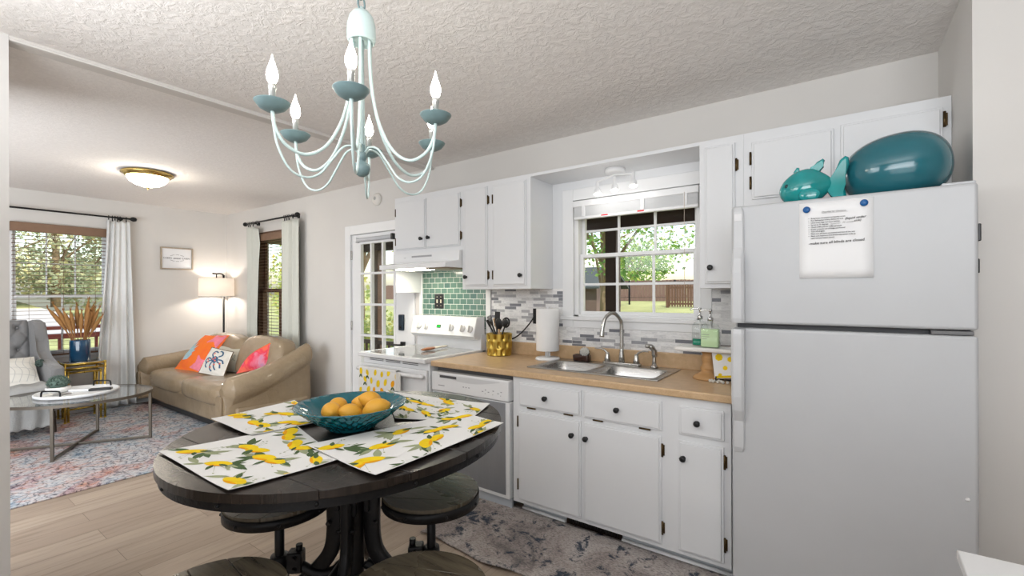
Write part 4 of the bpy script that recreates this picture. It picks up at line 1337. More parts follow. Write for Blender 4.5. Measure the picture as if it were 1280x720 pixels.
def utensil(name, label, mm, a, lean, L, head, hl=0.07, hw=0.03):
    """stands in the crock, leaning at azimuth a"""
    u = thing(name, label, 'utensil', (cx, cyy, CT + 0.02), 0, 'utensils in the gold crock')
    b0 = Vector((cx - 0.03 * math.cos(a), cyy - 0.03 * math.sin(a), CT + 0.025))
    d = Vector((math.cos(a) * lean, math.sin(a) * lean, 1)).normalized()
    e = b0 + d * L
    MB().tube([b0, b0 + d * (L * 0.5), e], [0.006, 0.0065, 0.006], 8).build('handle', mm, u)
    z = d; x = z.cross(Vector((0, 1, 0.2))).normalized(); y = z.cross(x)
    M = Matrix(((x.x, y.x, z.x, e.x), (x.y, y.y, z.y, e.y), (x.z, y.z, z.z, e.z), (0, 0, 0, 1)))
    mb = MB()
    if head == 'spoon':
        mb.ellipsoid((0, 0, 0), hw, hw * 0.35, hl * 0.55, mtx=M @ Matrix.Translation((0, 0, hl * 0.42)), seg=16, rings=10)
        o = None
    elif head == 'spatula':
        mb.box(-hw, hw, -0.003, 0.003, -0.008, hl, bev=0.0028, mtx=M)
    elif head == 'ladle':
        mb.tube([M @ Vector((hw * math.cos(k * PI / 8), 0, hl * 0.5 + hl * 0.5 * math.sin(k * PI / 8))) for k in range(16)], 0.007, 8, closed=True)
        mb.ellipsoid((0, 0, 0), hw * 0.85, 0.010, hl * 0.42, mtx=M @ Matrix.Translation((0, 0.008, hl * 0.5)), seg=14, rings=8)
    elif head == 'tines':
        for k in range(-2, 3):
            mb.tube([M @ Vector((k * 0.004, 0, -0.01)), M @ Vector((k * 0.010, 0, hl * 0.55)), M @ Vector((k * 0.0095, 0, hl))], 0.0028, 6)
    mb.build('head', mm, u)
utensil('slotted_whisk', 'black striped whisk head leaning out of the gold crock toward the range', M_blackpl, PI + 0.25, 0.42, 0.240, 'tines', 0.07)
utensil('kitchen_tongs', 'slim black and tan tongs leaning low over the crock rim', M_blackpl, PI + 0.7, 0.50, 0.235, 'spatula', 0.05, 0.011)
utensil('wooden_spatula', 'thin wooden spatula leaning toward the range in the gold crock', M_tanwood, PI - 0.2, 0.34, 0.225, 'spatula', 0.055, 0.014)
utensil('wooden_spoon', 'broad wooden spoon standing in the middle of the crock', M_tanwood, PI - 0.5, 0.16, 0.200, 'spoon', 0.075, 0.026)
utensil('wooden_spoon', 'short wooden spoon low behind the black ladle in the crock', M_tanwood, -0.9, 0.12, 0.175, 'spoon', 0.06, 0.024)
utensil('black_turner', 'tall black turner rising highest from the gold crock', M_blackpl, 0.1, 0.05, 0.235, 'spatula', 0.085, 0.026)
utensil('black_spoon', 'wide black cooking spoon in front of the turner in the crock', M_blackpl, -1.2, 0.16, 0.190, 'spoon', 0.085, 0.036)
utensil('black_ladle', 'black ring-headed masher leaning out of the crock toward the paper towels', M_blackpl, -0.1, 0.44, 0.220, 'ladle', 0.075, 0.030)

# paper towel holder
cx, cyy = -1.735, 2.885
t = thing('paper_towel_holder', 'white paper towel roll on a round white stand near the sink', 'paper towel holder', (cx, cyy, CT))
MB().lathe([(0.0, 0.0), (0.088, 0.0), (0.092, 0.008), (0.086, 0.018), (0.030, 0.022), (0.0, 0.022)], (cx, cyy, CT), seg=30).build('base', M_vinyl, t)
mb = MB()
for s in (-1, 1):
    mb.tube([(cx + s * 0.016, cyy, CT + 0.02), (cx + s * 0.016, cyy, CT + 0.075)], 0.006, 8)
mb.tube([(cx, cyy, CT + 0.02), (cx, cyy, CT + 0.395)], 0.008, 8)
mb.build('post', M_vinyl, t)
mb = MB().lathe([(0.020, 0.068), (0.084, 0.068), (0.085, 0.072), (0.085, 0.372), (0.084, 0.376), (0.020, 0.376), (0.020, 0.068)], (cx, cyy, CT), seg=40)
mb.grid(lambda u, v: (cx + (0.0865 + 0.003 * u) * math.cos(-1.15 - 0.5 * u), cyy + (0.0865 + 0.003 * u) * math.sin(-1.15 - 0.5 * u), CT + 0.07 + 0.304 * v), 6, 2)
mb.build('paper_roll', M_towelp, t)

# outlets
def outlet(name, label, x0, x1, z0, z1, y, m, holes, mh):
    o = thing(name, label, 'outlet', ((x0 + x1) / 2, y, (z0 + z1) / 2))
    MB().box(x0, x1, y - 0.006, y, z0, z1, bev=0.003).build('cover_plate', m, o)
    mb = MB()
    for (hx, hz, w, h) in holes:
        mb.box(hx - w / 2, hx + w / 2, y - 0.0085, y - 0.005, hz - h / 2, hz + h / 2, bev=0.001)
    mb.build('receptacle', mh, o)
    return o
cxo, czo = -2.985, 1.335
outlet('wall_switch', 'black double switch plate on the green tile', cxo - 0.058, cxo + 0.058, czo - 0.066, czo + 0.066, YW - 0.012, M_blackpl,
       [(cxo - 0.024, czo, 0.012, 0.032), (cxo + 0.024, czo, 0.012, 0.032), (cxo - 0.024, czo + 0.04, 0.007, 0.007), (cxo + 0.024, czo + 0.04, 0.007, 0.007), (cxo - 0.024, czo - 0.04, 0.007, 0.007), (cxo + 0.024, czo - 0.04, 0.007, 0.007)], mat('ivory_toggle', (0.75, 0.68, 0.5), 0.4))
outlet('wall_outlet', 'black outlet on the mosaic behind the paper towels', -1.955, -1.885, 1.165, 1.285, YW - 0.010, M_blackpl,
       [(-1.92, 1.195, 0.034, 0.030), (-1.92, 1.252, 0.034, 0.030)], mat('charcoal_receptacle', (0.03, 0.03, 0.03), 0.4))
t = thing('power_cord', 'black power cord curving from the outlet down behind the gold crock', 'cord', (-1.92, 3.0, 1.2))
MB().box(-1.938, -1.902, YW - 0.045, YW - 0.0185, 1.238, 1.268, bev=0.006).build('plug', M_blackpl, t)
MB().tube(smooth_path([(-1.92, YW - 0.04, 1.24), (-1.94, YW - 0.045, 1.20), (-1.99, YW - 0.05, 1.14), (-2.06, YW - 0.055, 1.075), (-2.14, YW - 0.06, 1.035), (-2.24, YW - 0.055, 1.030), (-2.33, YW - 0.05, 0.99), (-2.36, YW - 0.055, 0.922)], 6), 0.0055, 8).build('cable', M_blackpl, t)

# brown sponge caddy with a brush
cx, cyy = -1.475, 2.925
t = thing('sponge_caddy', 'small dark brown ceramic caddy on the sink ledge left of the faucet', 'caddy', (cx, cyy, zt))
mb = MB()
secs = []
for ins, z in ((0.006, 0.0), (0.0, 0.004), (-0.002, 0.040), (0.0, 0.046), (0.006, 0.046), (0.008, 0.010)):
    secs.append([(x, y, zt + z) for x, y in rrect(cx - 0.062 + ins, cx + 0.062 - ins, cyy - 0.030 + ins, cyy + 0.030 - ins, 0.018)])
mb.loft(secs)
mb.build('caddy_body', mat('dark_brown_glaze', (0.045, 0.016, 0.010), 0.18, coat=0.4), t)
t = thing('dish_brush', 'round dish brush with pale bristles propped in the brown caddy', 'brush', (cx + 0.025, cyy, zt + 0.02))
Mq = Matrix.Translation((cx + 0.022, cyy - 0.002, zt + 0.062)) @ Matrix.Rotation(math.radians(62), 4, 'X') @ Matrix.Rotation(math.radians(20), 4, 'Y')
MB().lathe([(0.0, 0.0), (0.034, 0.0), (0.036, 0.008), (0.030, 0.012), (0.0, 0.012)], mtx=Mq, seg=24).build('head', M_blackpl, t)
mb = MB()
for k in range(90):
    a = k * 2.4; r = 0.029 * math.sqrt(k / 90)
    mb.tube([Mq @ Vector((r * math.cos(a), r * math.sin(a), 0.011)), Mq @ Vector((r * 1.15 * math.cos(a), r * 1.15 * math.sin(a), 0.026))], 0.0026, 5)
mb.build('bristles', M_cream, t)

# soap stand with its bottles
cx, cyy = -0.592, 2.755
t = thing('soap_stand', 'white square tray on a turned wooden pedestal beside the refrigerator', 'stand', (cx, cyy, CT))
MB().lathe([(0.0, 0.0), (0.082, 0.0), (0.084, 0.006), (0.070, 0.022), (0.046, 0.034), (0.036, 0.044), (0.042, 0.058), (0.044, 0.064), (0.036, 0.074), (0.030, 0.088), (0.034, 0.104), (0.036, 0.118), (0.031, 0.136), (0.036, 0.158), (0.05, 0.160), (0.0, 0.160)], (cx, cyy, CT), seg=28).build('pedestal', M_wicker, t)
MB().box(cx - 0.165, cx + 0.165, cyy - 0.085, cyy + 0.085, CT + 0.160, CT + 0.182, bev=0.006, seg=3).build('tray', mat('white_marble_tray', (0.82, 0.80, 0.77), 0.3, var=0.06, vscale=9), t)
def bottle(label, x, y, z0, w, d, h, mliq, fill, group):
    b = thing('soap_bottle', label, 'soap bottle', (x, y, z0), 0, group)
    mb = MB(); secs = []
    for ins, z in ((0.006, 0.001), (0.0, 0.006), (0.0, h * 0.72), (0.010, h * 0.86), (w * 0.5 - 0.014, h * 0.92), (w * 0.5 - 0.013, h)):
        iy = min(ins, d * 0.5 - 0.013)
        secs.append([(px, py, z0 + z) for px, py in rrect(x - w / 2 + ins, x + w / 2 - ins, y - d / 2 + iy, y + d / 2 - iy, max(0.004, min(0.012, w * 0.5 - ins - 0.001, d * 0.5 - iy - 0.001)))])
    mb.loft(secs)
    mb.build('glass_body', M_botgl, b)
    mb = MB(); secs = []
    for ins, z in ((0.005, 0.004), (0.003, 0.008), (0.003, h * fill)):
        secs.append([(px, py, z0 + z) for px, py in rrect(x - w / 2 + ins, x + w / 2 - ins, y - d / 2 + ins, y + d / 2 - ins, 0.009)])
    mb.loft(secs)
    mb.build('liquid', mliq, b)
    mb = MB().lathe([(0.016, h), (0.016, h + 0.016), (0.008, h + 0.020), (0.005, h + 0.022), (0.005, h + 0.050), (0.009, h + 0.052), (0.009, h + 0.064), (0.0, h + 0.066)], (x, y, z0), seg=14)
    mb.tube(smooth_path([(x, y, z0 + h + 0.058), (x - 0.03, y - 0.008, z0 + h + 0.062), (x - 0.052, y - 0.014, z0 + h + 0.052)], 4), 0.004, 8)
    mb.build('pump', M_chrome, b)
    MB().tube([(x, y, z0 + 0.01), (x, y, z0 + h)], 0.0025, 6).build('dip_tube', M_vinyl, b)
    return b
zs_ = CT + 0.1825
bottle('clear glass soap bottle nearly empty of dark green liquid on the white tray', cx - 0.052, cyy + 0.035, zs_, 0.082, 0.055, 0.155, M_soapd, 0.26, 'soap bottles on the stand')
bb = bottle('square soap bottle full of pale green soap on the white tray', cx + 0.018, cyy - 0.030, zs_, 0.098, 0.06, 0.150, M_soapg, 0.70, 'soap bottles on the stand')
mb = MB()
for k in range(3):
    mb.box(cx - 0.022, cx + 0.018 - 0.012 * (k == 2), cyy - 0.0606, cyy - 0.0602, zs_ + 0.072 - k * 0.012, zs_ + 0.075 - k * 0.012)
mb.build('label_print', mat('sage_label_print', (0.35, 0.42, 0.30), 0.7), bb)
t = thing('cutting_board', 'brown cork board leaning on the backsplash behind the soap stand', 'board', (-0.545, 2.985, CT))
MB().box(-0.655, -0.42, 2.978, 3.000, CT + 0.001, CT + 0.165, bev=0.004).build('panel', mat('speckled_cork', (0.34, 0.20, 0.10), 0.8, var=0.3, vscale=120), t)
MB().box(-0.60, -0.46, 2.976, 3.001, CT + 0.155, CT + 0.170, bev=0.003).build('handle_edge', mat('dark_board_edge', (0.07, 0.035, 0.02), 0.6), t)
t = thing('recipe_card', 'white card with yellow blossoms on a small black easel beside the refrigerator', 'card', (-0.50, 2.72, CT))
Mc = Matrix.Translation((-0.487, 2.70, CT + 0.022)) @ Matrix.Rotation(math.radians(-8), 4, 'Y') @ Matrix.Rotation(math.radians(-10), 4, 'X')
mb = MB().box(-0.06, 0.06, -0.002, 0.002, 0.0, 0.165, mtx=Mc)
mb.build('card_sheet', M_paper, t)
mb = MB()
for (a, b, r, mm) in ((-0.026, 0.115, 0.019, 0), (0.0, 0.055, 0.012, 0), (-0.03, 0.018, 0.010, 0), (0.03, 0.10, 0.014, 0)):
    mb.prism([(a + r * (1 + 0.06 * math.cos(7 * k * PI / 14)) * math.cos(k * PI / 14), b + r * (1 + 0.06 * math.cos(7 * k * PI / 14)) * math.sin(k * PI / 14)) for k in range(28)], 0.0021, 0.0026, mm, fn=lambda x, y, z: tuple(Mc @ Vector((x, -z, y))))
mb.box(-0.055, 0.055, -0.0026, -0.0021, 0.002, 0.014, 0, mtx=Mc)
mb.build('yellow_print', M_pyel, t)
mb = MB()
mb.tube(smooth_path([(-0.535, 2.675, CT + 0.03), (-0.535, 2.668, CT + 0.012), (-0.535, 2.69, CT + 0.006), (-0.535, 2.76, CT + 0.006)], 4), 0.0035, 8).tube(smooth_path([(-0.44, 2.675, CT + 0.03), (-0.44, 2.668, CT + 0.012), (-0.44, 2.69, CT + 0.006), (-0.44, 2.76, CT + 0.006)], 4), 0.0035, 8).tube([(-0.535, 2.70, CT + 0.012), (-0.44, 2.70, CT + 0.012)], 0.0035, 8)
mb.build('easel', M_black, t)
t = thing('bead_garland', 'string of small cream beads lying by the wooden pedestal', 'beads', (-0.52, 2.69, CT))
mb = MB()
for k in range(11):
    a = k * 0.57
    mb.ellipsoid((-0.545 + 0.040 * math.cos(a) + 0.004 * k, 2.655 + 0.018 * math.sin(a), CT + 0.008), 0.008, 0.008, 0.008, seg=10, rings=8)
mb.build('beads', M_cream, t)

# ------------------------------------------------------------------ on top of the refrigerator
# teal fish
fxx, fyy, fz = -0.066, 2.275, 1.7645
t = thing('ceramic_fish', 'glossy turquoise ceramic fish on top of the refrigerator', 'figurine', (fxx, fyy, fz))
def fishfn(q):
    # q on the unit sphere; x is nose (-) to tail (+)
    k = 1.0 - 0.45 * max(0, q.x) ** 1.6 - 0.12 * max(0, -q.x) ** 3
    return (q.x, q.y * k, q.z * k + 0.10 * q.x)
MB().ellipsoid((fxx - 0.034, fyy, fz + 0.080), 0.098, 0.062, 0.080, seg=32, rings=20, fn=fishfn).build('body', M_teal, t)
def fin(pts, th, nm='fin'):
    """outline in (x, z), thickness th, rounded edges"""
    mb = MB()
    mb.prism(pts, fyy - th * 0.6, fyy + th * 0.6, bev=th * 0.40, fn=lambda a, b, c: (fxx + a * 1.15, c, fz + b * 1.25), seg=4)
    return mb.build(nm, M_teal, t)
fin([(-0.072, 0.100), (-0.068, 0.122), (-0.058, 0.136), (-0.050, 0.134), (-0.046, 0.108)], 0.016, 'front_fin')
fin([(-0.028, 0.110), (-0.010, 0.126), (0.004, 0.146), (0.022, 0.154), (0.028, 0.147), (0.018, 0.130), (0.012, 0.108), (0.0, 0.094)], 0.020, 'dorsal_fin')
fin([(0.028, 0.066), (0.046, 0.072), (0.056, 0.104), (0.070, 0.140), (0.086, 0.152), (0.096, 0.146), (0.098, 0.122), (0.086, 0.082), (0.078, 0.062),
     (0.088, 0.036), (0.092, 0.006), (0.074, 0.001), (0.058, 0.008), (0.052, 0.032), (0.042, 0.050), (0.028, 0.054)], 0.030, 'tail')
for s in (-1, 1):
    MB().ellipsoid((fxx - 0.020, fyy + s * 0.058, fz + 0.040), 0.038, 0.010, 0.027, seg=14, rings=8).build('side_fin', M_teal, t)
MB().ellipsoid((fxx - 0.100, fyy - 0.038, fz + 0.088), 0.009, 0.008, 0.009, seg=12, rings=8).build('eye', mat('dark_glazed_eye', (0.004, 0.04, 0.045), 0.1), t)

# big teal egg-shaped vessel lying on its side
vx, vy, vz = 0.192, 2.355, 1.783
Mv = Matrix.Rotation(math.radians(-6), 4, 'Y')
def eggfn(q):
    k = 1.0 + 0.07 * q.x
    e = 0.90
    z = math.copysign(abs(q.z) ** e, q.z) * k
    return (math.copysign(abs(q.x) ** e, q.x), q.y * k, max(z, -0.78))
v = MB().ellipsoid((vx, vy, vz + 0.109), 0.172, 0.140, 0.138, seg=48, rings=32, mtx=Mv, fn=eggfn).build('ceramic_egg_vase', M_tealdk)
tag(v, 'large deep teal egg-shaped ceramic vessel lying on top of the refrigerator', 'vase')

# ------------------------------------------------------------------ fixtures in the sink nook
ZS = 2.240
nx, ny = -1.205, 2.885
t = thing('spot_bar', 'white three-spot ceiling fixture under the soffit over the sink', 'ceiling light', (nx, ny, ZS))
MB().lathe([(0.0, 0.0), (0.066, 0.0), (0.066, -0.026), (0.058, -0.032), (0.0, -0.032)], (nx, ny, ZS), seg=32).build('canopy', M_trim, t)
MB().tube(smooth_path([(nx - 0.14, ny + 0.02, ZS - 0.064), (nx - 0.06, ny + 0.01, ZS - 0.050), (nx, ny, ZS - 0.040), (nx + 0.06, ny - 0.01, ZS - 0.048), (nx + 0.14, ny - 0.02, ZS - 0.058)], 6), 0.006, 8).build('curved_arm', M_trim, t)
for k, (dx, dy, dz) in enumerate(((-0.135, 0.02, -0.066), (0.0, -0.005, -0.062), (0.135, -0.02, -0.054))):
    hx, hy, hz = nx + dx, ny + dy, ZS + dz
    h_ = MB().lathe([(0.0, 0.012), (0.008, 0.010), (0.010, -0.004), (0.011, -0.040), (0.019, -0.048), (0.021, -0.060), (0.026, -0.086), (0.024, -0.086), (0.018, -0.060)], (hx, hy, hz), seg=20).build('spot_head', M_trim, t)
    MB().lathe([(0.0, -0.093), (0.018, -0.091), (0.027, -0.083), (0.0, -0.080)], (hx, hy, hz), seg=20).build('bulb', M_spotglow, h_)
    light('spot_lamp', 'POINT', (hx, hy, hz - 0.135), 0.28, (1.0, 0.97, 0.93), radius=0.02)

# white blind pulled up over the sink window
t = thing('mini_blind', 'white mini blind pulled up to the top of the sink window', 'blind', (-1.145, YW, 2.05))
MB().box(-1.585, -0.700, YW - 0.038, YW + 0.002, 2.040, 2.085, bev=0.003).build('headrail', M_vinyl, t)
mb = MB()
for k in range(15):
    zz = 1.970 + k * 0.0047
    mb.box(-1.578, -0.706, YW - 0.032 + 0.002 * (k % 2), YW - 0.004, zz, zz + 0.0032)
mb.build('slats', mat('white_blind_slat', (0.76, 0.77, 0.78), 0.4), t)
MB().box(-1.580, -0.704, YW - 0.034, YW - 0.002, 1.948, 1.969, bev=0.004).build('bottom_rail', M_vinyl, t)
MB().box(-1.190 + 0.095, -1.050 , YW - 0.0352, YW - 0.034, 1.957, 1.966).build('warning_tag', M_red, t)
MB().box(-1.360, -1.310, YW - 0.0352, YW - 0.034, 1.957, 1.966).build('warning_tag', M_red, t)
MB().tube([(-0.785, YW - 0.042, 2.05), (-0.785, YW - 0.042, 1.40)], 0.0014, 6).build('lift_cord', mat('tan_cord', (0.6, 0.5, 0.42), 0.8), t)
for xx in (-1.50, -1.06, -0.78):
    MB().box(xx - 0.012, xx + 0.012, YW - 0.040, YW - 0.001, 1.966, 2.042, bev=0.002).build('cord_clip', M_vinyl, t)

# smoke detector
t = thing('smoke_detector', 'small white round smoke alarm high on the wall above the glass door', 'smoke detector', (-3.885, YW, 2.39))
MB().lathe([(0.064, 0.0), (0.066, -0.010), (0.060, -0.026), (0.040, -0.032), (0.0, -0.032)], (-3.885, YW, 2.39), axis='Y', seg=28).build('housing', mat('ivory_plastic', (0.72, 0.70, 0.66), 0.5), t)
MB().lathe([(0.018, -0.031), (0.018, -0.035), (0.0, -0.036)], (-3.893, YW, 2.398), axis='Y', seg=14).build('test_button', mat('grey_button', (0.5, 0.49, 0.47), 0.5), t)

# flush ceiling light of the living room
lx, ly = -5.42, 1.53
t = thing('flush_ceiling_light', 'brass rimmed frosted dome light on the living room ceiling', 'ceiling light', (lx, ly, ZC))
MB().lathe([(0.0, 0.0), (0.185, 0.0), (0.205, -0.012), (0.205, -0.024), (0.185, -0.034), (0.172, -0.050), (0.160, -0.052), (0.150, -0.03), (0.0, -0.03)], (lx, ly, ZC), seg=40).build('brass_ring', M_brass, t)
MB().lathe([(0.162, -0.048), (0.158, -0.066), (0.138, -0.095), (0.100, -0.120), (0.050, -0.137), (0.0, -0.142)], (lx, ly, ZC), seg=40).build('glass_dome', M_glow, t)
MB().lathe([(0.0, -0.140), (0.014, -0.143), (0.012, -0.150), (0.006, -0.156), (0.009, -0.162), (0.0, -0.170)], (lx, ly, ZC), seg=14).build('finial', M_brass, t)
light('flush_lamp', 'POINT', (lx, ly, ZC - 0.24), 4.0, (1.0, 0.93, 0.82), radius=0.12)

# ------------------------------------------------------------------ chandelier
hx, hy = -1.262, 0.925
t = thing('chandelier', 'pale mint six-arm candle chandelier hanging over the dining table', 'chandelier', (hx, hy, ZC))
chand = t
MB().lathe([(0.0, 0.0), (0.062, 0.0), (0.060, -0.012), (0.030, -0.030), (0.008, -0.036), (0.0, -0.036)], (hx, hy, ZC), seg=28).build('canopy', M_mint, t)
zz = 2.555; k = 0
while zz > 2.35:
    mb = MB()
    ln, wd = 0.024, 0.013
    pts = []
    for q in range(20):
        a = 2 * PI * q / 20
        x, y = wd * math.cos(a), ln * math.sin(a)
        pts.append((hx + (x if k % 2 == 0 else 0), hy + (0 if k % 2 == 0 else x), zz - 0.014 + y))
    mb.tube(pts, 0.0032, 8, closed=True)
    mb.build('chain_link', M_mintdk, t)
    zz -= 0.037; k += 1
MB().lathe([(0.0, 0.118), (0.007, 0.112), (0.010, 0.100), (0.026, 0.094), (0.038, 0.078), (0.0445, 0.052), (0.0455, 0.026), (0.045, 0.006), (0.043, 0.0), (0.040, -0.004), (0.036, -0.003), (0.036, 0.004), (0.0, 0.004)], (hx, hy, 2.232), seg=32).build('dome_body', M_mint, t)
MB().tube([(hx, hy, 2.24), (hx, hy, 1.88)], 0.0075, 10).build('stem', M_mint, t)
MB().lathe([(0.0, 0.06), (0.010, 0.058), (0.013, 0.040), (0.012, 0.034), (0.015, 0.028), (0.015, 0.012), (0.011, 0.008), (0.010, 0.002), (0.022, -0.004), (0.026, -0.020), (0.022, -0.036), (0.010, -0.045), (0.0, -0.047)], (hx, hy, 1.835), seg=20).build('finial', M_mintdk, t)
for k in range(6):
    a = math.radians(-102 + 60 * k)
    ca, sa = math.cos(a), math.sin(a)
    P = lambda r, z, off=0.0: (hx + r * ca - off * sa, hy + r * sa + off * ca, z)
    R = 0.268
    up = smooth_path([P(0.030, 2.236), P(0.031, 2.16), P(0.040, 2.06), P(0.066, 1.955), P(0.115, 1.865), P(0.175, 1.826), P(0.230, 1.842), P(0.260, 1.885), P(R, 1.935)], 7)
    MB().tube(up, 0.0052, 10).build('upper_arm', M_mint, t)
    lo = smooth_path([P(0.012, 1.868), P(0.030, 1.882), P(0.062, 1.872), P(0.098, 1.824), P(0.135, 1.775), P(0.178, 1.757), P(0.222, 1.775), P(0.254, 1.836), P(R - 0.002, 1.905), P(R, 1.935)], 7)
    MB().tube(lo, 0.0036, 8).build('lower_arm', M_mint, t)
    c = P(R, 1.935)
    cup = MB().lathe([(0.0, -0.004), (0.020, -0.003), (0.036, 0.006), (0.0475, 0.021), (0.0485, 0.023), (0.045, 0.022), (0.034, 0.010), (0.018, 0.003), (0.0, 0.003)], c, seg=30).build('candle_cup', M_mintdk, t)
    MB().lathe([(0.0095, 0.003), (0.0095, 0.060), (0.0112, 0.062), (0.0112, 0.074), (0.008, 0.076), (0.0, 0.076)], c, seg=14).build('candle_sleeve', M_socket, cup)
    MB().lathe([(0.007, 0.076), (0.0125, 0.084), (0.0160, 0.097), (0.0148, 0.112), (0.0088, 0.130), (0.0038, 0.146), (0.0012, 0.158), (0.0, 0.160)], c, seg=16).build('flame_bulb', M_bulb, cup)

# ------------------------------------------------------------------ dining table
TX, TY, TZ = -1.472, 1.037, 0.915
TA, TB, TPH = 0.599, 0.542, math.radians(100.2)
t = thing('dining_table', 'round espresso plank pub table with black iron pedestal and lemon placemats', 'table', (TX, TY, 0))
def ell_pt(a, ka=1.0):
    x, y = TA * ka * math.cos(a), TB * ka * math.sin(a)
    return (TX + x * math.cos(TPH) - y * math.sin(TPH), TY + x * math.sin(TPH) + y * math.cos(TPH))
def planks(mb, outline, ang, ctr, spacing, phase, z0, z1, gap=0.0022, bev=0.0015):
    """cuts a convex outline into parallel boards running along ang"""
    ca, sa = math.cos(ang), math.sin(ang)
    loc = [((x - ctr[0]) * ca + (y - ctr[1]) * sa, -(x - ctr[0]) * sa + (y - ctr[1]) * ca) for x, y in outline]
    lo = min(p[1] for p in loc); hi = max(p[1] for p in loc)
    def clip(P, lim, less):
        out = []
        for i in range(len(P)):
            A, B = P[i - 1], P[i]
            ia = A[1] <= lim if less else A[1] >= lim
            ib = B[1] <= lim if less else B[1] >= lim
            if ia != ib:
                q = (lim - A[1]) / (B[1] - A[1]); out.append((A[0] + (B[0] - A[0]) * q, lim))
            if ib: out.append(B)
        return out
    e = lo + phase
    cuts = [lo - 1]
    while e < hi:
        if e > lo + 0.02 and e < hi - 0.02: cuts.append(e)
        e += spacing
    cuts.append(hi + 1)
    for a, b in zip(cuts, cuts[1:]):
        P = clip(clip(loc, a + gap / 2, False), b - gap / 2, True)
        if len(P) > 2:
            P = [(ctr[0] + x * ca - y * sa, ctr[1] + x * sa + y * ca) for x, y in P]
            mb.prism(P, z0, z1, bev=bev)
N_ = 120
out = [ell_pt(2 * PI * k / N_) for k in range(N_)]
mb = MB()
planks(mb, out, math.radians(2.5), (TX, TY), 0.205, 0.185, TZ - 0.024, TZ, bev=0.003)
mb.build('plank_top', M_wood, t)
mb = MB()
secs = []
for ka, z in ((0.93, TZ - 0.0245), (0.985, TZ - 0.0245), (0.985, TZ - 0.050), (0.96, TZ - 0.052), (0.96, TZ - 0.03), (0.93, TZ - 0.0245)):
    secs.append([ell_pt(2 * PI * k / N_, ka) + (z,) for k in range(N_)])
mb.loft(secs, cap=False, smooth=False)
mb.face([ell_pt(2 * PI * k / N_, 0.96) + (TZ - 0.03,) for k in range(N_)])
rim = mb.build('rim_band', M_iron, t)
for k in range(14):
    a = 2 * PI * (k + 0.5) / 14
    x, y = ell_pt(a, 0.985)
    MB().ellipsoid((x, y, TZ - 0.037), 0.006, 0.006, 0.006, seg=10, rings=6).build('rivet', M_iron, rim)
# pedestal
mb = MB().lathe([(0.0, TZ - 0.052), (0.18, TZ - 0.052), (0.18, TZ - 0.06), (0.06, TZ - 0.075), (0.045, TZ - 0.11), (0.038, TZ - 0.20), (0.038, 0.32), (0.045, 0.28), (0.0, 0.28)], (TX, TY, 0), seg=24)
mb.build('column', M_iron, t)
for k in range(4):
    a = math.radians(35.7 + 90 * k)
    d = Vector((math.cos(a), math.sin(a), 0)); s = Vector((-math.sin(a), math.cos(a), 0))
    cpts = [(0.070, 0.80), (0.070, 0.66), (0.070, 0.52), (0.085, 0.445), (0.13, 0.385), (0.19, 0.33), (0.245, 0.26), (0.285, 0.17), (0.305, 0.08), (0.33, 0.022)]
    wid = [0.030] * 3 + [0.032] * 3 + [0.028] * 4
    path = smooth_path([(r, 0, z) for r, z in cpts], 5)
    mb = MB(); secs = []
    for i, p in enumerate(path):
        q = path[min(i + 1, len(path) - 1)] - path[max(i - 1, 0)]
        tn = Vector((q.x, 0, q.z)).normalized(); nn = Vector((tn.z, 0, -tn.x))
        hw, hn = 0.017, 0.030 - 0.006 * i / len(path)
        ring = []
        for (u, v) in ((-1, -0.7), (-0.7, -1), (0.7, -1), (1, -0.7), (1, 0.7), (0.7, 1), (-0.7, 1), (-1, 0.7)):
            loc = p + nn * (hn * v)
            ring.append(Vector((TX, TY, 0)) + d * loc.x + Vector((0, 0, loc.z)) + s * (hw * u))
        secs.append(ring)
    mb.loft(secs)
    lg = mb.build('leg', M_iron, t, bevel=0.003)
    mb = MB().lathe([(0.0, 0.0), (0.038, 0.0), (0.036, 0.010), (0.020, 0.018), (0.0, 0.018)], tuple(Vector((TX, TY, 0)) + d * 0.335), seg=18)
    mb.build('foot', M_iron, lg)
    # bracket plate and its bolts under the top
    c0 = Vector((TX, TY, 0))
    mb = MB()
    mb.bar(c0 + d * 0.055 + Vector((0, 0, 0.845)), c0 + d * 0.055 + Vector((0, 0, 0.60)), 0.058, 0.020, up=d)
    mb.build('bracket', M_iron, t, bevel=0.004)
    mb = MB()
    for zz in (0.70, 0.56):
        for sd in (-1, 1):
            p = c0 + d * 0.085 + s * (sd * 0.015) + Vector((0, 0, zz))
            MB().tube([p, p + s * (sd * 0.017)], 0.008, 6).build('bolt', M_iron, lg)

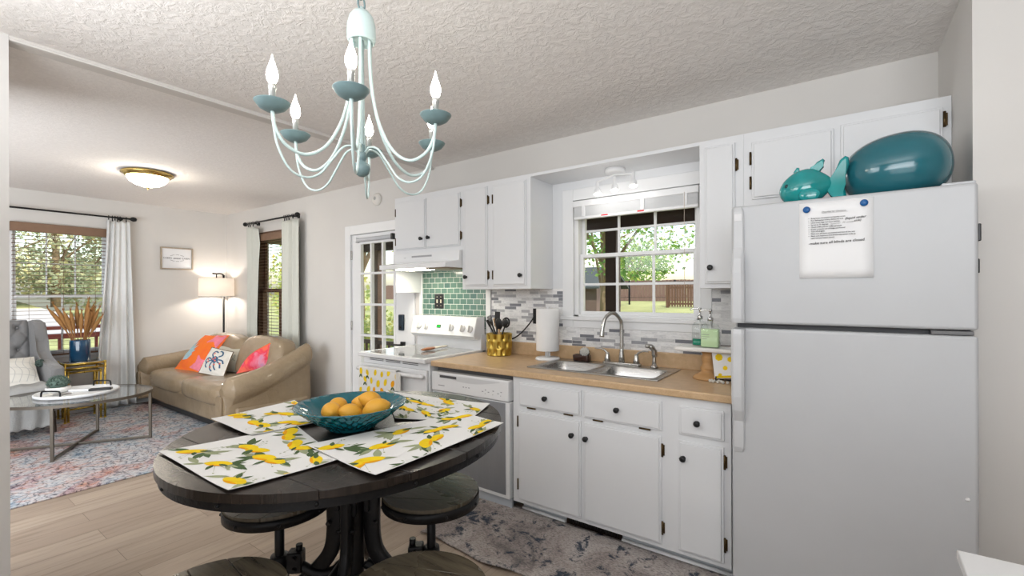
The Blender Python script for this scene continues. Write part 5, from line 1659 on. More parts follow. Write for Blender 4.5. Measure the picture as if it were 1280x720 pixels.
# swing-out stools
SZ = 0.665
def stool(name_label, x, y, plank_ang, arm_z, rad=0.178):
    st = thing('stool', name_label, 'stool', (x, y, 0), 0, 'swing-out stools around the dining table')
    o = [(x + rad * math.cos(2 * PI * k / 72), y + rad * math.sin(2 * PI * k / 72)) for k in range(72)]
    mb = MB(); planks(mb, o, plank_ang, (x, y), 0.089, 0.089, SZ - 0.020, SZ)
    mb.build('plank_seat', M_seatw, st)
    mb = MB().lathe([(rad - 0.03, SZ - 0.021), (rad + 0.002, SZ - 0.021), (rad + 0.002, SZ - 0.012), (rad + 0.004, SZ - 0.012), (rad + 0.004, SZ - 0.046), (rad - 0.012, SZ - 0.048), (rad - 0.03, SZ - 0.030), (0.0, SZ - 0.030), ], (x, y, 0), seg=72)
    rb = mb.build('seat_rim', M_iron, st, fixn=True)
    for k in range(8):
        a = 2 * PI * k / 8 + 0.3
        MB().ellipsoid((x + (rad + 0.004) * math.cos(a), y + (rad + 0.004) * math.sin(a), SZ - 0.032), 0.006, 0.006, 0.006, seg=10, rings=6).build('rivet', M_iron, rb)
    MB().tube([(x, y, SZ - 0.03), (x, y, arm_z - 0.10)], 0.0165, 14).lathe([(0.055, SZ - 0.030), (0.05, SZ - 0.036), (0.020, SZ - 0.05), (0.017, SZ - 0.06)], (x, y, 0), seg=18).build('post', M_iron, st)
    mb = MB().lathe([(0.017, arm_z + 0.045), (0.030, arm_z + 0.045), (0.032, arm_z + 0.03), (0.032, arm_z - 0.07), (0.028, arm_z - 0.08), (0.0, arm_z - 0.08)], (x, y, 0), seg=18)
    hub = mb.build('hub', M_iron, st)
    v = Vector((TX - x, TY - y, 0)); L = v.length; v.normalize(); s = Vector((-v.y, v.x, 0))
    mb = MB()
    b0 = Vector((x, y, arm_z + 0.02)) + v * 0.030
    mb.bar(b0, b0 + v * 0.055, 0.05, 0.075, bev=0.006)
    for sd in (-1, 1):
        for dz in (0.022, -0.02):
            p = b0 + v * 0.03 + s * (sd * 0.025) + Vector((0, 0, dz)); mb.tube([p, p + s * (sd * 0.014)], 0.008, 6)
    p = b0 + v * 0.04 + Vector((0, 0, 0.03)); mb.tube([p, p + Vector((0, 0, 0.03))], 0.012, 10)
    mb.build('clamp', M_iron, st)
    e = Vector((TX, TY, arm_z)) - v * 0.042
    a0 = Vector((x, y, arm_z)) + v * 0.075
    m1 = a0.lerp(e, 0.35) + Vector((0, 0, -0.03)); m2 = a0.lerp(e, 0.75) + Vector((0, 0, -0.03))
    MB().tube(smooth_path([a0, m1, m2, e], 6), 0.019, 12).build('swing_arm', M_iron, st)
    return st
stool('dark plank stool under the table edge next to the dishwasher', -1.253, 1.223, math.radians(29.4), 0.40)
stool('dark plank stool tucked under the table on the sofa side', -1.672, 0.862, math.radians(104), 0.40)
stool('dark plank stool pulled out nearest the sink cabinet', -0.851, 0.780, math.radians(22), 0.36)
stool('dark plank stool pulled out toward the open floor by the partition', -1.246, 0.465, math.radians(-6), 0.44)

# placemats
def placemat(label, corners, seed, z0, dirn=0.0):
    """corners A, B, C, D run around the mat; s runs A->B, t runs A->D"""
    rr = random.Random(seed)
    A, B, C, D = [Vector(c + (0,)) for c in corners]
    Ls = ((B - A).length + (C - D).length) / 2; Lt = ((D - A).length + (C - B).length) / 2
    ph = rr.uniform(0, 6)
    def fn(s_, t_, lift):
        u, v = s_ / Ls, t_ / Lt
        p = A * (1 - u) * (1 - v) + B * u * (1 - v) + C * u * v + D * (1 - u) * v
        w = 0.0016 * (1 + math.sin(u * 7 + ph) * math.cos(v * 5 + ph))
        edge = 0.0025 * (abs(2 * u - 1) ** 6 + abs(2 * v - 1) ** 6)
        return (p.x, p.y, z0 + w + edge + lift)
    mb = MB()
    n1, n2 = 22, 16
    mb.grid(lambda u, v: fn(u * Ls, v * Lt, 0.0015), n1, n2)
    mb.grid(lambda u, v: fn(u * Ls, v * Lt, 0.0), n1, n2)
    rim_ = [(k / n1, 0) for k in range(n1)] + [(1, k / n2) for k in range(n2)] + [(1 - k / n1, 1) for k in range(n1)] + [(0, 1 - k / n2) for k in range(n2)]
    for a, b in zip(rim_, rim_[1:] + rim_[:1]):
        mb.face([fn(a[0] * Ls, a[1] * Lt, 0.0), fn(b[0] * Ls, b[1] * Lt, 0.0), fn(b[0] * Ls, b[1] * Lt, 0.0015), fn(a[0] * Ls, a[1] * Lt, 0.0015)])
    # printed lemon clusters, staggered
    bnd = (0.003, Ls - 0.003, 0.003, Lt - 0.003)
    lift = 0.0019
    row = 0; ty = rr.uniform(0.045, 0.075)
    while ty < Lt + 0.03:
        sx = rr.uniform(0.05, 0.07) + (0.085 if row % 2 else 0.0)
        while sx < Ls + 0.04:
            cx_, cy_ = sx + rr.uniform(-0.018, 0.018), ty + rr.uniform(-0.014, 0.014)
            base = dirn + rr.uniform(-0.5, 0.5)
            side = rr.choice((0.0, PI))
            # foliage first, then fruit
            for k in range(9):
                a = base + side + rr.uniform(-1.1, 1.1) + (PI if k > 6 else 0)
                L = rr.uniform(0.050, 0.078)
                q = rr.uniform(0.020, 0.050) * (-1 if k > 6 else 1)
                stamp(mb, fn, leaf_shape(L, L * rr.uniform(0.26, 0.36)), cx_ + q * math.cos(base + side), cy_ + q * math.sin(base + side), a, rr.choice((3, 4, 4)), lift + 0.00003 * k, bnd)
            for k in range(6):
                a = base + side + rr.uniform(-1.2, 1.2); d_ = rr.uniform(0.050, 0.080)
                stamp(mb, fn, lemon_shape(0.009, 0.006, 6, 0), cx_ + d_ * math.cos(a), cy_ + d_ * math.sin(a), a, 4, lift + 0.0001, bnd)
                stamp(mb, fn, [(0, -0.0006), (d_ * 0.85, -0.0004), (d_ * 0.85, 0.0004), (0, 0.0006)], cx_, cy_, a, 4, lift + 0.0001, bnd)
            nf = rr.choice((1, 2, 2))
            for k in range(nf):
                off = (k - (nf - 1) / 2) * 0.054
                px = cx_ + off * math.cos(base) + rr.uniform(-0.004, 0.004); py = cy_ + off * math.sin(base) + rr.uniform(-0.006, 0.006)
                L = rr.uniform(0.066, 0.080)
                lr = base + rr.uniform(-0.6, 0.6)
                stamp(mb, fn, lemon_shape(L, L * 0.58, 18, 1.0), px, py, lr, 1, lift + 0.0003 + 0.0001 * k, bnd)
                stamp(mb, fn, lemon_shape(L * 0.66, L * 0.15, 12, 0.8), px + 0.015 * math.sin(lr), py - 0.015 * math.cos(lr), lr, 2, lift + 0.0006, bnd)
            for k in range(2):
                a = base + rr.choice((0.4, -0.5, 2.7, 1.6, -1.6)) + rr.uniform(-0.3, 0.3)
                L = rr.uniform(0.034, 0.050)
                stamp(mb, fn, leaf_shape(L, L * 0.36), cx_ + 0.012 * math.cos(a), cy_ + 0.012 * math.sin(a), a, 3, lift + 0.0009 + 0.00003 * k, bnd)
            sx += rr.uniform(0.155, 0.178)
        ty += rr.uniform(0.108, 0.122); row += 1
    o = mb.build('placemat', [M_cloth, M_pyel, M_por, M_pgr, M_pgl], None, fixn=False)
    return tag(o, label, 'placemat', 'lemon placemats on the dining table')
placemat('lemon print placemat nearest the partition, lying under two others', [(-1.700, 0.505), (-1.220, 0.503), (-1.185, 0.790), (-1.607, 0.895)], 11, TZ + 0.0006, 0.2)
placemat('lemon print placemat near the range with a corner toward the dishwasher', [(-1.830, 1.475), (-1.390, 1.165), (-1.150, 1.330), (-1.234, 1.560)], 5, TZ + 0.0006, 0.4)
placemat('lemon print placemat on the sofa side with its corner over another', [(-1.963, 0.750), (-1.622, 0.741), (-1.577, 1.003), (-1.985, 1.093)], 23, TZ + 0.0052, 0.2)
placemat('long lemon print placemat overhanging the table edge near the sink', [(-1.367, 0.790), (-0.986, 0.762), (-0.998, 1.342), (-1.230, 1.372)], 31, TZ + 0.0060, 1.4)

# glass bowl with six lemons
bx_, by_ = -1.445, 1.012
t = thing('fruit_bowl', 'teal pressed glass bowl with scalloped rim holding lemons on the dining table', 'bowl', (bx_, by_, TZ))
def scal(a, z):
    tt = max(0.0, (z - 0.02) / 0.085)
    rowp = math.cos(z * 230.0)
    return 1 + 0.035 * math.sin(26 * a) * rowp * min(1, z * 40) + (0.045 * math.sin(26 * a) * max(0, tt - 0.75) * 4)
prof_o = [(0.0, 0.001), (0.078, 0.001), (0.086, 0.006)]
_kp = [(0.086, 0.006), (0.094, 0.016), (0.108, 0.026), (0.124, 0.036), (0.138, 0.046), (0.152, 0.057), (0.164, 0.067), (0.176, 0.077), (0.190, 0.086), (0.197, 0.091)]
for (ra, za), (rb_, zb) in zip(_kp, _kp[1:]):
    for q in (0.34, 0.67, 1.0):
        prof_o.append((ra + (rb_ - ra) * q, za + (zb - za) * q))
prof_i = [(0.190, 0.093), (0.172, 0.083), (0.156, 0.070), (0.138, 0.056), (0.118, 0.041), (0.095, 0.026), (0.070, 0.013), (0.0, 0.011)]
MB().lathe(prof_o + prof_i, (bx_, by_, TZ), seg=256, rfun=scal).build('glass_body', M_bowl, t)
def lemon(x, y, z, az, tilt, sc, label):
    def lf(q):
        tip = abs(q.x) ** 10
        return (q.x * (1.0 + 0.12 * tip), q.y * (1 - 0.10 * abs(q.x) ** 3), q.z * (1 - 0.10 * abs(q.x) ** 3))
    o = MB().ellipsoid((0, 0, 0), 0.042 * sc, 0.0335 * sc, 0.0325 * sc, seg=28, rings=18, mtx=Matrix.Rotation(az, 4, 'Z') @ Matrix.Rotation(tilt, 4, 'Y'), fn=lf).build('lemon', M_lemon)
    o.location = (x, y, z)
    return tag(o, label, 'lemon', 'lemons in the teal bowl')
for (px, py, pz, az, ti, sc, lb) in (
        (-1.527, 1.010, 0.983, 2.2, 0.2, 1.0, 'lemon at the back of the bowl nearest the sofa'),
        (-1.470, 0.945, 0.985, 2.6, 0.1, 1.02, 'lemon at the front of the bowl nearest the sofa'),
        (-1.420, 0.990, 0.978, 1.2, 0.3, 1.0, 'lemon in the middle front of the bowl'),
        (-1.470, 1.085, 0.985, 0.7, 0.15, 1.05, 'lemon at the back of the bowl toward the stove'),
        (-1.422, 1.078, 1.006, 1.0, 0.35, 1.0, 'lemon sitting highest among those in the bowl'),
        (-1.360, 1.055, 0.988, 0.9, -0.3, 1.12, 'largest lemon at the bowl side toward the sink')):
    lemon(px, py, pz, az, ti, sc, lb)

# kitchen rug
mb = MB()
def krug(u, v):
    x = -1.955 + 1.62 * u
    y = 1.845 + 0.592 * v
    wob = 0.016 * math.sin(u * 17) * (1 - v) + 0.006 * math.sin(u * 31 + 1) * (1 - v)
    z = 0.006 + 0.010 * max(0, math.sin(u * 21 + 0.6)) * (1 - v) ** 4 + 0.003 * max(0, math.sin(u * 14)) * v ** 6
    return (x - 0.03 * (1 - v) * (1 - u), y + wob, z)
mb.grid(krug, 70, 24)
o = mb.build('kitchen_rug', M_krug, None, solid=0.006, fixn=False)
tag(o, 'worn grey and blue runner rug on the floor in front of the sink cabinet', 'rug')

# corner of a white worktop beside the camera
t = thing('white_side_table', 'corner of a small white topped table beside the refrigerator', 'table', (0.55, 1.35, 0))
MB().prism([(0.245, 1.570), (0.93, 1.585), (0.94, 0.95), (0.225, 0.94)], 0.735, 0.760, bev=0.003).build('table_top', M_trim, t)
MB().prism([(0.30, 1.53), (0.89, 1.54), (0.90, 1.00), (0.29, 0.99)], 0.66, 0.735, bev=0.003).build('apron', M_trim, t)
for x, y in ((0.32, 1.50), (0.86, 1.51), (0.87, 1.03), (0.31, 1.02)):
    MB().lathe([(0.026, 0.66), (0.026, 0.62), (0.022, 0.60), (0.016, 0.0), (0.0, 0.0)], (x, y, 0), seg=16).build('leg', M_trim, t)

# ------------------------------------------------------------------ living room
# rug
mb = MB()
mb.box(-7.30, -4.40, -1.20, 2.32, 0.001, 0.011, bev=0.003)
o = mb.build('living_room_rug', M_lrug)
tag(o, 'faded blue and pink patterned area rug under the coffee table', 'rug')

# sofa
t = thing('sofa', 'taupe leather two-cushion sofa along the wall under the brown window', 'sofa', (-5.95, 2.40, 0))
def rbox(mb, x0, x1, y0, y1, z0, z1, e=4.0, nu=28, nv=14, bulge=0.0, fn=None):
    """soft cushion: superellipsoid box"""
    cx_, cy_, cz_ = (x0 + x1) / 2, (y0 + y1) / 2, (z0 + z1) / 2
    a, b, c = (x1 - x0) / 2, (y1 - y0) / 2, (z1 - z0) / 2
    def sp(v, p): return math.copysign(abs(v) ** p, v)
    rows = []
    p = 2.0 / e
    for j in range(nv + 1):
        ph = -PI / 2 + PI * j / nv
        row = []
        if j in (0, nv):
            pts = [(0, 0, -1 if j == 0 else 1)]
        else:
            pts = []
            for i in range(nu):
                th = 2 * PI * i / nu
                cp = sp(math.cos(ph), p * 1.6)
                pts.append((cp * sp(math.cos(th), p), cp * sp(math.sin(th), p), sp(math.sin(ph), p * 1.2)))
        for (x, y, z) in pts:
            P = (cx_ + a * x, cy_ + b * y, cz_ + c * z)
            row.append(mb.bm.verts.new(fn(*P) if fn else P))
        rows.append(row)
    for A, B in zip(rows, rows[1:]):
        for i in range(nu):
            if len(A) == 1: vs = (A[0], B[(i + 1) % nu], B[i])
            elif len(B) == 1: vs = (A[i], A[(i + 1) % nu], B[0])
            else: vs = (A[i], A[(i + 1) % nu], B[(i + 1) % nu], B[i])
            f = mb.bm.faces.new(vs); f.smooth = True
    return mb
MB().box(-7.24, -4.70, 2.02, 2.76, 0.085, 0.30, bev=0.03, seg=4).build('frame', M_leather, t)
mb = MB()
mb.box(-7.22, -4.72, 2.045, 2.10, 0.030, 0.09, bev=0.004).box(-7.22, -4.72, 2.70, 2.75, 0.030, 0.09, bev=0.004)
for x, y in ((-7.20, 2.05), (-4.86, 2.05), (-7.20, 2.66), (-4.86, 2.66)):
    mb.box(x, x + 0.09, y - 0.02, y + 0.09, 0.012, 0.09, bev=0.004)
mb.build('plinth_feet', M_blackpl, t)
for (x0, x1) in ((-7.10, -6.085), (-6.095, -5.03)):
    mb = MB(); rbox(mb, x0, x1, 1.965, 2.58, 0.235, 0.485, 5.0, 40, 18)
    mb.build('seat_cushion', M_leather, t)
def arm(side, name):
    secs = []
    ny_ = 14
    for i in range(ny_ + 1):
        v = i / ny_
        y = 1.935 + v * 0.86
        if side > 0:     # the arm nearest the kitchen climbs toward the back
            zt_ = 0.585 + 0.275 * (v ** 1.5); xc = -4.865 + 0.02 * v + 0.10 * math.sin(PI * v) * 0.4
            wbody = 0.115; rr = 0.135 - 0.015 * v
        else:
            zt_ = 0.600 + 0.10 * (v ** 1.5); xc = -7.195; wbody = 0.085; rr = 0.128
        end = min(1.0, (i + 0.4) * 0.8) if i < 2 else 1.0
        sx = side * 0.030
        ring = []
        n_ = 22
        # roll
        for k in range(n_ + 1):
            a = -0.75 + (PI + 1.5) * k / n_
            ring.append((xc + sx + rr * end * math.cos(a), y, zt_ - rr + rr * end * math.sin(a)))
        zlow = 0.095
        ring.append((xc - wbody * 0.90, y, zt_ - rr * 1.9)); ring.append((xc - wbody, y, zlow + 0.02)); ring.append((xc - wbody + 0.02, y, zlow))
        ring.append((xc + wbody - 0.02, y, zlow)); ring.append((xc + wbody, y, zlow + 0.02)); ring.append((xc + wbody * 0.90, y, zt_ - rr * 1.9))
        secs.append(ring)
    mb = MB(); mb.loft(secs)
    return mb.build(name, M_leather, t, bevel=0.012)
al = arm(-1, 'armrest'); ar = arm(1, 'armrest')
# welted front panel of each arm
for xc, zt_, w in ((-7.195, 0.600, 0.075), (-4.865, 0.585, 0.10)):
    mb = MB(); mb.prism(rrect(-w * 0.62, w * 0.62, 0.09, zt_ - 0.17, 0.03), 0.0, 0.016, bev=0.005, fn=lambda a, b, c: (xc + a, 1.935 - c, b))
    mb.build('arm_front_panel', M_leather, al if xc < -6 else ar)
mb = MB()
for yy in (2.22, 2.50):
    mb.tube([(-4.742 + 0.006, yy, 0.12), (-4.752 + 0.012, yy, 0.40)], 0.003, 6)
mb.build('side_seam', mat('dark_leather_seam', (0.16, 0.115, 0.07), 0.5), ar)
# back frame and loose back cushions
mb = MB(); rbox(mb, -7.16, -4.78, 2.58, 2.80, 0.20, 0.80, 6, 32, 14); mb.build('back_frame', M_leather, t)
def bcush(x0, x1, ztop, seed):
    mb = MB()
    rr = random.Random(seed)
    def lean(x, y, z):
        k = (z - 0.44) / 0.45
        u = (x - x0) / (x1 - x0)
        wr = 0.012 * math.sin(u * 26 + z * 18) * max(0, k) * math.exp(-((u - 0.9) / 0.22) ** 2)
        return (x, y + 0.15 * k - 0.03 * math.sin(PI * min(1, max(0, u))) + wr, z - 0.03 * (2 * u - 1) ** 4 * max(0, k) + wr * 0.6)
    rbox(mb, x0, x1, 2.42, 2.66, 0.44, ztop, 4.4, 52, 24, fn=lean)
    return mb.build('back_cushion', M_leather, t)
bcush(-6.98, -5.84, 0.905, 1); bcush(-5.90, -4.92, 0.925, 2)

# throw pillows
def pillow(mb, corners, th, n=18, m=0, pinch=0.06):
    A, B, C, D = [Vector(c) for c in corners]
    N = ((B - A).cross(D - A)).normalized()
    if N.y > 0 and abs(N.y) > 0.2: N = -N
    def base(u, v):
        # pinch the edges inward between corners
        uu = u + pinch * (0.5 - u) * (4 * v * (1 - v)) * 0.5
        vv = v + pinch * (0.5 - v) * (4 * u * (1 - u)) * 0.5
        return A * (1 - uu) * (1 - vv) + B * uu * (1 - vv) + C * uu * vv + D * (1 - uu) * vv
    def hgt(u, v):
        f = lambda q: (max(0.0, 1 - (2 * q - 1) ** 2)) ** 0.55
        return th / 2 * f(u) * f(v)
    front = lambda u, v, l=0.0: base(u, v) + N * (hgt(u, v) + l)
    back = lambda u, v: base(u, v) - N * hgt(u, v)
    mb.grid(lambda u, v: front(u, v), n, n, m)
    mb.grid(lambda u, v: back(u, v), n, n, m)
    bmesh.ops.remove_doubles(mb.bm, verts=mb.bm.verts[:], dist=0.0004)
    return front
def stroke(mb, fr, pts, w, m, lift=0.004):
    P = [Vector((p[0], p[1], 0)) for p in pts]
    P = smooth_path([(p[0], p[1], 0) for p in pts], 5) if len(pts) > 2 else P
    L = []
    for i, p in enumerate(P):
        d = (P[min(i + 1, len(P) - 1)] - P[max(i - 1, 0)]); d = d.normalized() if d.length > 0 else Vector((1, 0, 0))
        nn = Vector((-d.y, d.x, 0)) * (w / 2)
        L.append((p + nn, p - nn))
    cl = lambda q: min(0.985, max(0.015, q))
    for (a, b), (c, d) in zip(L, L[1:]):
        mb.face([fr(cl(a.x), cl(a.y), lift), fr(cl(b.x), cl(b.y), lift), fr(cl(d.x), cl(d.y), lift), fr(cl(c.x), cl(c.y), lift)], m)
def blob(mb, fr, pts, m, lift=0.003):
    cl = lambda q: min(0.985, max(0.015, q))
    c = (sum(p[0] for p in pts) / len(pts), sum(p[1] for p in pts) / len(pts))
    rings = [[(c[0] + (p[0] - c[0]) * k, c[1] + (p[1] - c[1]) * k) for p in pts] for k in (0.33, 0.66, 1.0)]
    n_ = len(pts)
    for i in range(n_):
        mb.face([fr(cl(c[0]), cl(c[1]), lift), fr(cl(rings[0][i - 1][0]), cl(rings[0][i - 1][1]), lift), fr(cl(rings[0][i][0]), cl(rings[0][i][1]), lift)], m)
        for a, b in ((0, 1), (1, 2)):
            mb.face([fr(cl(rings[a][i - 1][0]), cl(rings[a][i - 1][1]), lift), fr(cl(rings[b][i - 1][0]), cl(rings[b][i - 1][1]), lift), fr(cl(rings[b][i][0]), cl(rings[b][i][1]), lift), fr(cl(rings[a][i][0]), cl(rings[a][i][1]), lift)], m)
G_P = 'throw pillows on the leather sofa'
PILL = {
    'orange': [(-6.671, 2.144, 0.486), (-6.185, 2.246, 0.460), (-6.222, 2.588, 0.891), (-6.737, 2.503, 0.871)],
    'white': [(-6.006, 2.165, 0.499), (-5.630, 2.273, 0.457), (-5.728, 2.424, 0.732), (-6.068, 2.330, 0.775)],
    'beige': [(-6.118, 2.392, 0.475), (-5.666, 2.493, 0.485), (-5.757, 2.625, 0.747), (-6.263, 2.485, 0.767)],
    'pink': [(-5.361, 2.293, 0.536), (-5.039, 2.523, 0.604), (-5.109, 2.621, 0.900), (-5.394, 2.442, 0.700)],
}
mb = MB(); fr = pillow(mb, PILL['orange'], 0.17)
blob(mb, fr, [(0.03, 0.30), (0.18, 0.20), (0.38, 0.22), (0.46, 0.34), (0.38, 0.36), (0.48, 0.46), (0.36, 0.46), (0.44, 0.60), (0.30, 0.54), (0.30, 0.70), (0.20, 0.60), (0.16, 0.76), (0.10, 0.62), (0.03, 0.70)], 1)
blob(mb, fr, [(0.62, 0.70), (0.97, 0.60), (0.97, 0.97), (0.60, 0.97)], 2)
blob(mb, fr, [(0.60, 0.05), (0.97, 0.03), (0.97, 0.30), (0.70, 0.35)], 2)
o = mb.build('throw_pillow', [M_orange, M_pale, M_pinkp], None, fixn=False)
tag(o, 'bright orange watercolour pillow with a pale blue splash at the far end of the sofa', 'pillow', G_P)
mb = MB(); fr = pillow(mb, PILL['beige'], 0.13)
for k in range(3):
    bx0 = 0.36 + 0.16 * k
    stroke(mb, fr, [(bx0, 0.42), (bx0 + 0.01, 0.60), (bx0 + 0.05, 0.66), (bx0 + 0.06, 0.55), (bx0 + 0.03, 0.45), (bx0 + 0.10, 0.44)], 0.022, 1)
o = mb.build('throw_pillow', [M_beige, mat('sage_grey_print', (0.30, 0.32, 0.30), 0.85)], None, fixn=False)
tag(o, 'plain beige pillow with faint grey script behind the crab-print pillow', 'pillow', G_P)
mb = MB(); fr = pillow(mb, PILL['white'], 0.12)
# crab drawn in navy with coral dabs
blob(mb, fr, [(0.42, 0.50), (0.50, 0.42), (0.62, 0.42), (0.70, 0.52), (0.66, 0.64), (0.54, 0.68), (0.44, 0.62)], 1, 0.003)
for pts in ([(0.46, 0.62), (0.36, 0.74), (0.42, 0.86), (0.56, 0.82)], [(0.66, 0.66), (0.76, 0.76), (0.70, 0.88), (0.58, 0.90)], [(0.42, 0.54), (0.28, 0.56), (0.20, 0.44), (0.28, 0.36)], [(0.44, 0.48), (0.32, 0.42), (0.26, 0.28), (0.34, 0.20)],
            [(0.50, 0.42), (0.46, 0.30), (0.50, 0.16), (0.58, 0.12)], [(0.60, 0.42), (0.62, 0.28), (0.70, 0.18)], [(0.68, 0.48), (0.80, 0.42), (0.84, 0.28)], [(0.70, 0.56), (0.84, 0.56), (0.90, 0.46)]):
    stroke(mb, fr, pts, 0.050, 1, 0.0042)
for (a, b) in ((0.50, 0.54), (0.60, 0.50), (0.56, 0.60), (0.34, 0.42), (0.30, 0.50), (0.50, 0.24), (0.62, 0.36), (0.44, 0.76), (0.80, 0.44)):
    blob(mb, fr, [(a + 0.038 * math.cos(k * PI / 4), b + 0.030 * math.sin(k * PI / 4)) for k in range(8)], 2, 0.0052)
P4 = PILL['white']
o = mb.build('throw_pillow', [M_cream, M_inkblue, M_inkred], None, fixn=False)
tag(o, 'small cream pillow printed with a navy and coral crab at the front of the sofa', 'pillow', G_P)
piping = MB().tube([fr(0, k / 10) for k in range(11)] + [fr(k / 10, 1) for k in range(1, 11)] + [fr(1, 1 - k / 10) for k in range(1, 11)] + [fr(1 - k / 10, 0) for k in range(1, 10)], 0.005, 6, closed=True).build('piping', mat('brown_piping', (0.13, 0.085, 0.05), 0.7), o)
mb = MB(); fr = pillow(mb, PILL['pink'], 0.15)
blob(mb, fr, [(0.03, 0.75), (0.5, 0.80), (0.97, 0.86), (0.97, 0.97), (0.03, 0.97)], 1)
o = mb.build('throw_pillow', [M_pink, M_orange], None, fixn=False)
tag(o, 'pink and coral watercolour pillow leaning on the sofa arm nearest the kitchen', 'pillow', G_P)

# floor lamp
lx, ly = -7.12, 2.885
sxl, syl = -7.135, 2.80
t = thing('floor_lamp', 'black floor lamp with a lit cream drum shade in the corner behind the sofa', 'lamp', (lx, ly, 0))
MB().lathe([(0.0, 0.0), (0.125, 0.0), (0.128, 0.010), (0.110, 0.022), (0.02, 0.026), (0.0, 0.026)], (lx, ly, 0.001), seg=30).build('base', M_black, t)
mb = MB().tube([(lx, ly, 0.02), (lx, ly, 1.68)], 0.013, 12)
mb.tube(smooth_path([(lx, ly, 1.66), (lx - 0.004, ly - 0.01, 1.69), (lx - 0.008, ly - 0.05, 1.70), (sxl, syl, 1.695), (sxl - 0.01, syl - 0.05, 1.70)], 5), 0.012, 10)
mb.build('pole', M_black, t)
MB().lathe([(0.212, 1.372), (0.214, 1.372), (0.212, 1.632), (0.208, 1.632), (0.210, 1.374), (0.212, 1.372)], (sxl, syl, 0), seg=44, cap=False).build('lamp_shade', M_shade, t, fixn=True)
MB().lathe([(0.215, 1.370), (0.2155, 1.384), (0.212, 1.384)], (sxl, syl, 0), seg=44, cap=False).build('shade_trim', M_cream, t)
mb = MB().tube([(sxl, syl, 1.69), (sxl, syl, 1.59)], 0.008, 8)
for k in range(3):
    a = k * 2 * PI / 3
    mb.tube([(sxl, syl, 1.60), (sxl + 0.208 * math.cos(a), syl + 0.208 * math.sin(a), 1.62)], 0.003, 6)
mb.build('harp', M_black, t)
MB().lathe([(0.0, 0.0), (0.010, -0.006), (0.011, -0.02), (0.020, -0.045), (0.020, -0.06), (0.010, -0.078), (0.0, -0.081)], (sxl, syl, 1.595), seg=18).build('bulb', M_spotglow, t)
light('floor_lamp_light', 'POINT', (sxl, syl, 1.465), 10.5, (1.0, 0.92, 0.82), radius=0.05)

# cabin sign
t = thing('wall_sign', 'small framed white sign with dark lettering on the far living room wall', 'sign', (XF, 2.40, 1.90))
sy0, sy1, sz0, sz1 = 2.212, 2.592, 1.748, 2.050
mb = MB()
mb.box(XF, XF + 0.026, sy0, sy0 + 0.018, sz0, sz1).box(XF, XF + 0.026, sy1 - 0.018, sy1, sz0, sz1).box(XF, XF + 0.026, sy0 + 0.018, sy1 - 0.018, sz0, sz0 + 0.018).box(XF, XF + 0.026, sy0 + 0.018, sy1 - 0.018, sz1 - 0.018, sz1)
mb.build('frame', mat('grey_oak_frame', (0.38, 0.32, 0.25), 0.6, var=0.2, vscale=30), t, bevel=0.002)
MB().box(XF + 0.001, XF + 0.012, sy0 + 0.017, sy1 - 0.017, sz0 + 0.017, sz1 - 0.017).build('board', mat('white_sign_board', (0.78, 0.79, 0.81), 0.6), t)
xs_ = XF + 0.0128
M_sign = mat('charcoal_lettering', (0.09, 0.09, 0.10), 0.7)
def sign_text(s, y, z, size, shear=0.0, sp=1.1, bold=0.0002):
    text_mesh('lettering', s, size, FACEX(xs_, y, z), M_sign, t, font_shear=shear, align='CENTER', spacing=sp, bold=bold)
sign_text('CABIN', 2.293, 1.893, 0.031)
sign_text('sweet', 2.400, 1.892, 0.038, 0.35, 0.92, 0.0004)
sign_text('CABIN', 2.507, 1.893, 0.031)
# the two tiny curved lines of lettering, unreadable at this distance: short marks along an arc
mb = MB()
rr = random.Random(9)
for sgn in (1, -1):
    for k in range(15):
        a = (k - 7) / 7.0
        if k in (5, 10): continue
        y = 2.400 + a * 0.075; z = 1.905 + sgn * (0.043 - 0.016 * a * a) - (0.004 if sgn < 0 else 0)
        mb.box(xs_, xs_ + 0.0006, y, y + 0.0065, z, z + 0.006)
mb.build('tiny_lettering', M_sign, t)

# blinds of the two living room windows
t = thing('window_blind', 'brown wooden slat blind open in the window behind the armchair', 'blind', (XF, 1.27, 2.1))
MB().box(XF + 0.002, XF + 0.062, 0.848, 1.690, 2.115, 2.215, bev=0.004).build('valance', M_blindbr, t)
mb = MB()
for k in range(31):
    zz = 0.735 + k * 0.0445
    mb.box(XF + 0.006, XF + 0.050, 0.862, 1.680, zz, zz + 0.0028, mtx=Matrix.Translation((XF + 0.028, 0, zz)) @ Matrix.Rotation(math.radians(-4), 4, 'Y') @ Matrix.Translation((-XF - 0.028, 0, -zz)))
mb.build('slats', M_blindbr, t)
mb = MB()
for yy in (0.99, 1.27, 1.55):
    mb.tube([(XF + 0.052, yy, 2.12), (XF + 0.052, yy, 0.72)], 0.0016, 5)
mb.build('ladder_cord', M_blindbr, t)
MB().box(XF + 0.008, XF + 0.050, 0.862, 1.680, 0.706, 0.724, bev=0.003).build('bottom_rail', M_blindbr, t)
t = thing('window_blind', 'brown wooden slat blind half tilted in the window behind the sofa', 'blind', (-5.96, YW, 2.1))
MB().box(-6.46, -5.46, YW - 0.062, YW - 0.016, 2.115, 2.205, bev=0.004).build('valance', M_blindbr, t)
mb = MB()
for k in range(33):
    zz = 0.80 + k * 0.0405
    mb.box(-6.45, -5.47, YW - 0.054, YW - 0.022, zz, zz + 0.003, mtx=Matrix.Translation((0, YW - 0.036, zz)) @ Matrix.Rotation(math.radians(3), 4, 'X') @ Matrix.Translation((0, -YW + 0.036, -zz)))
mb.build('slats', M_blindbr, t)
mb = MB()
for xx in (-6.28, -5.96, -5.62):
    mb.tube([(xx, YW - 0.062, 2.12), (xx, YW - 0.062, 0.79)], 0.0016, 5)
mb.build('ladder_cord', M_blindbr, t)

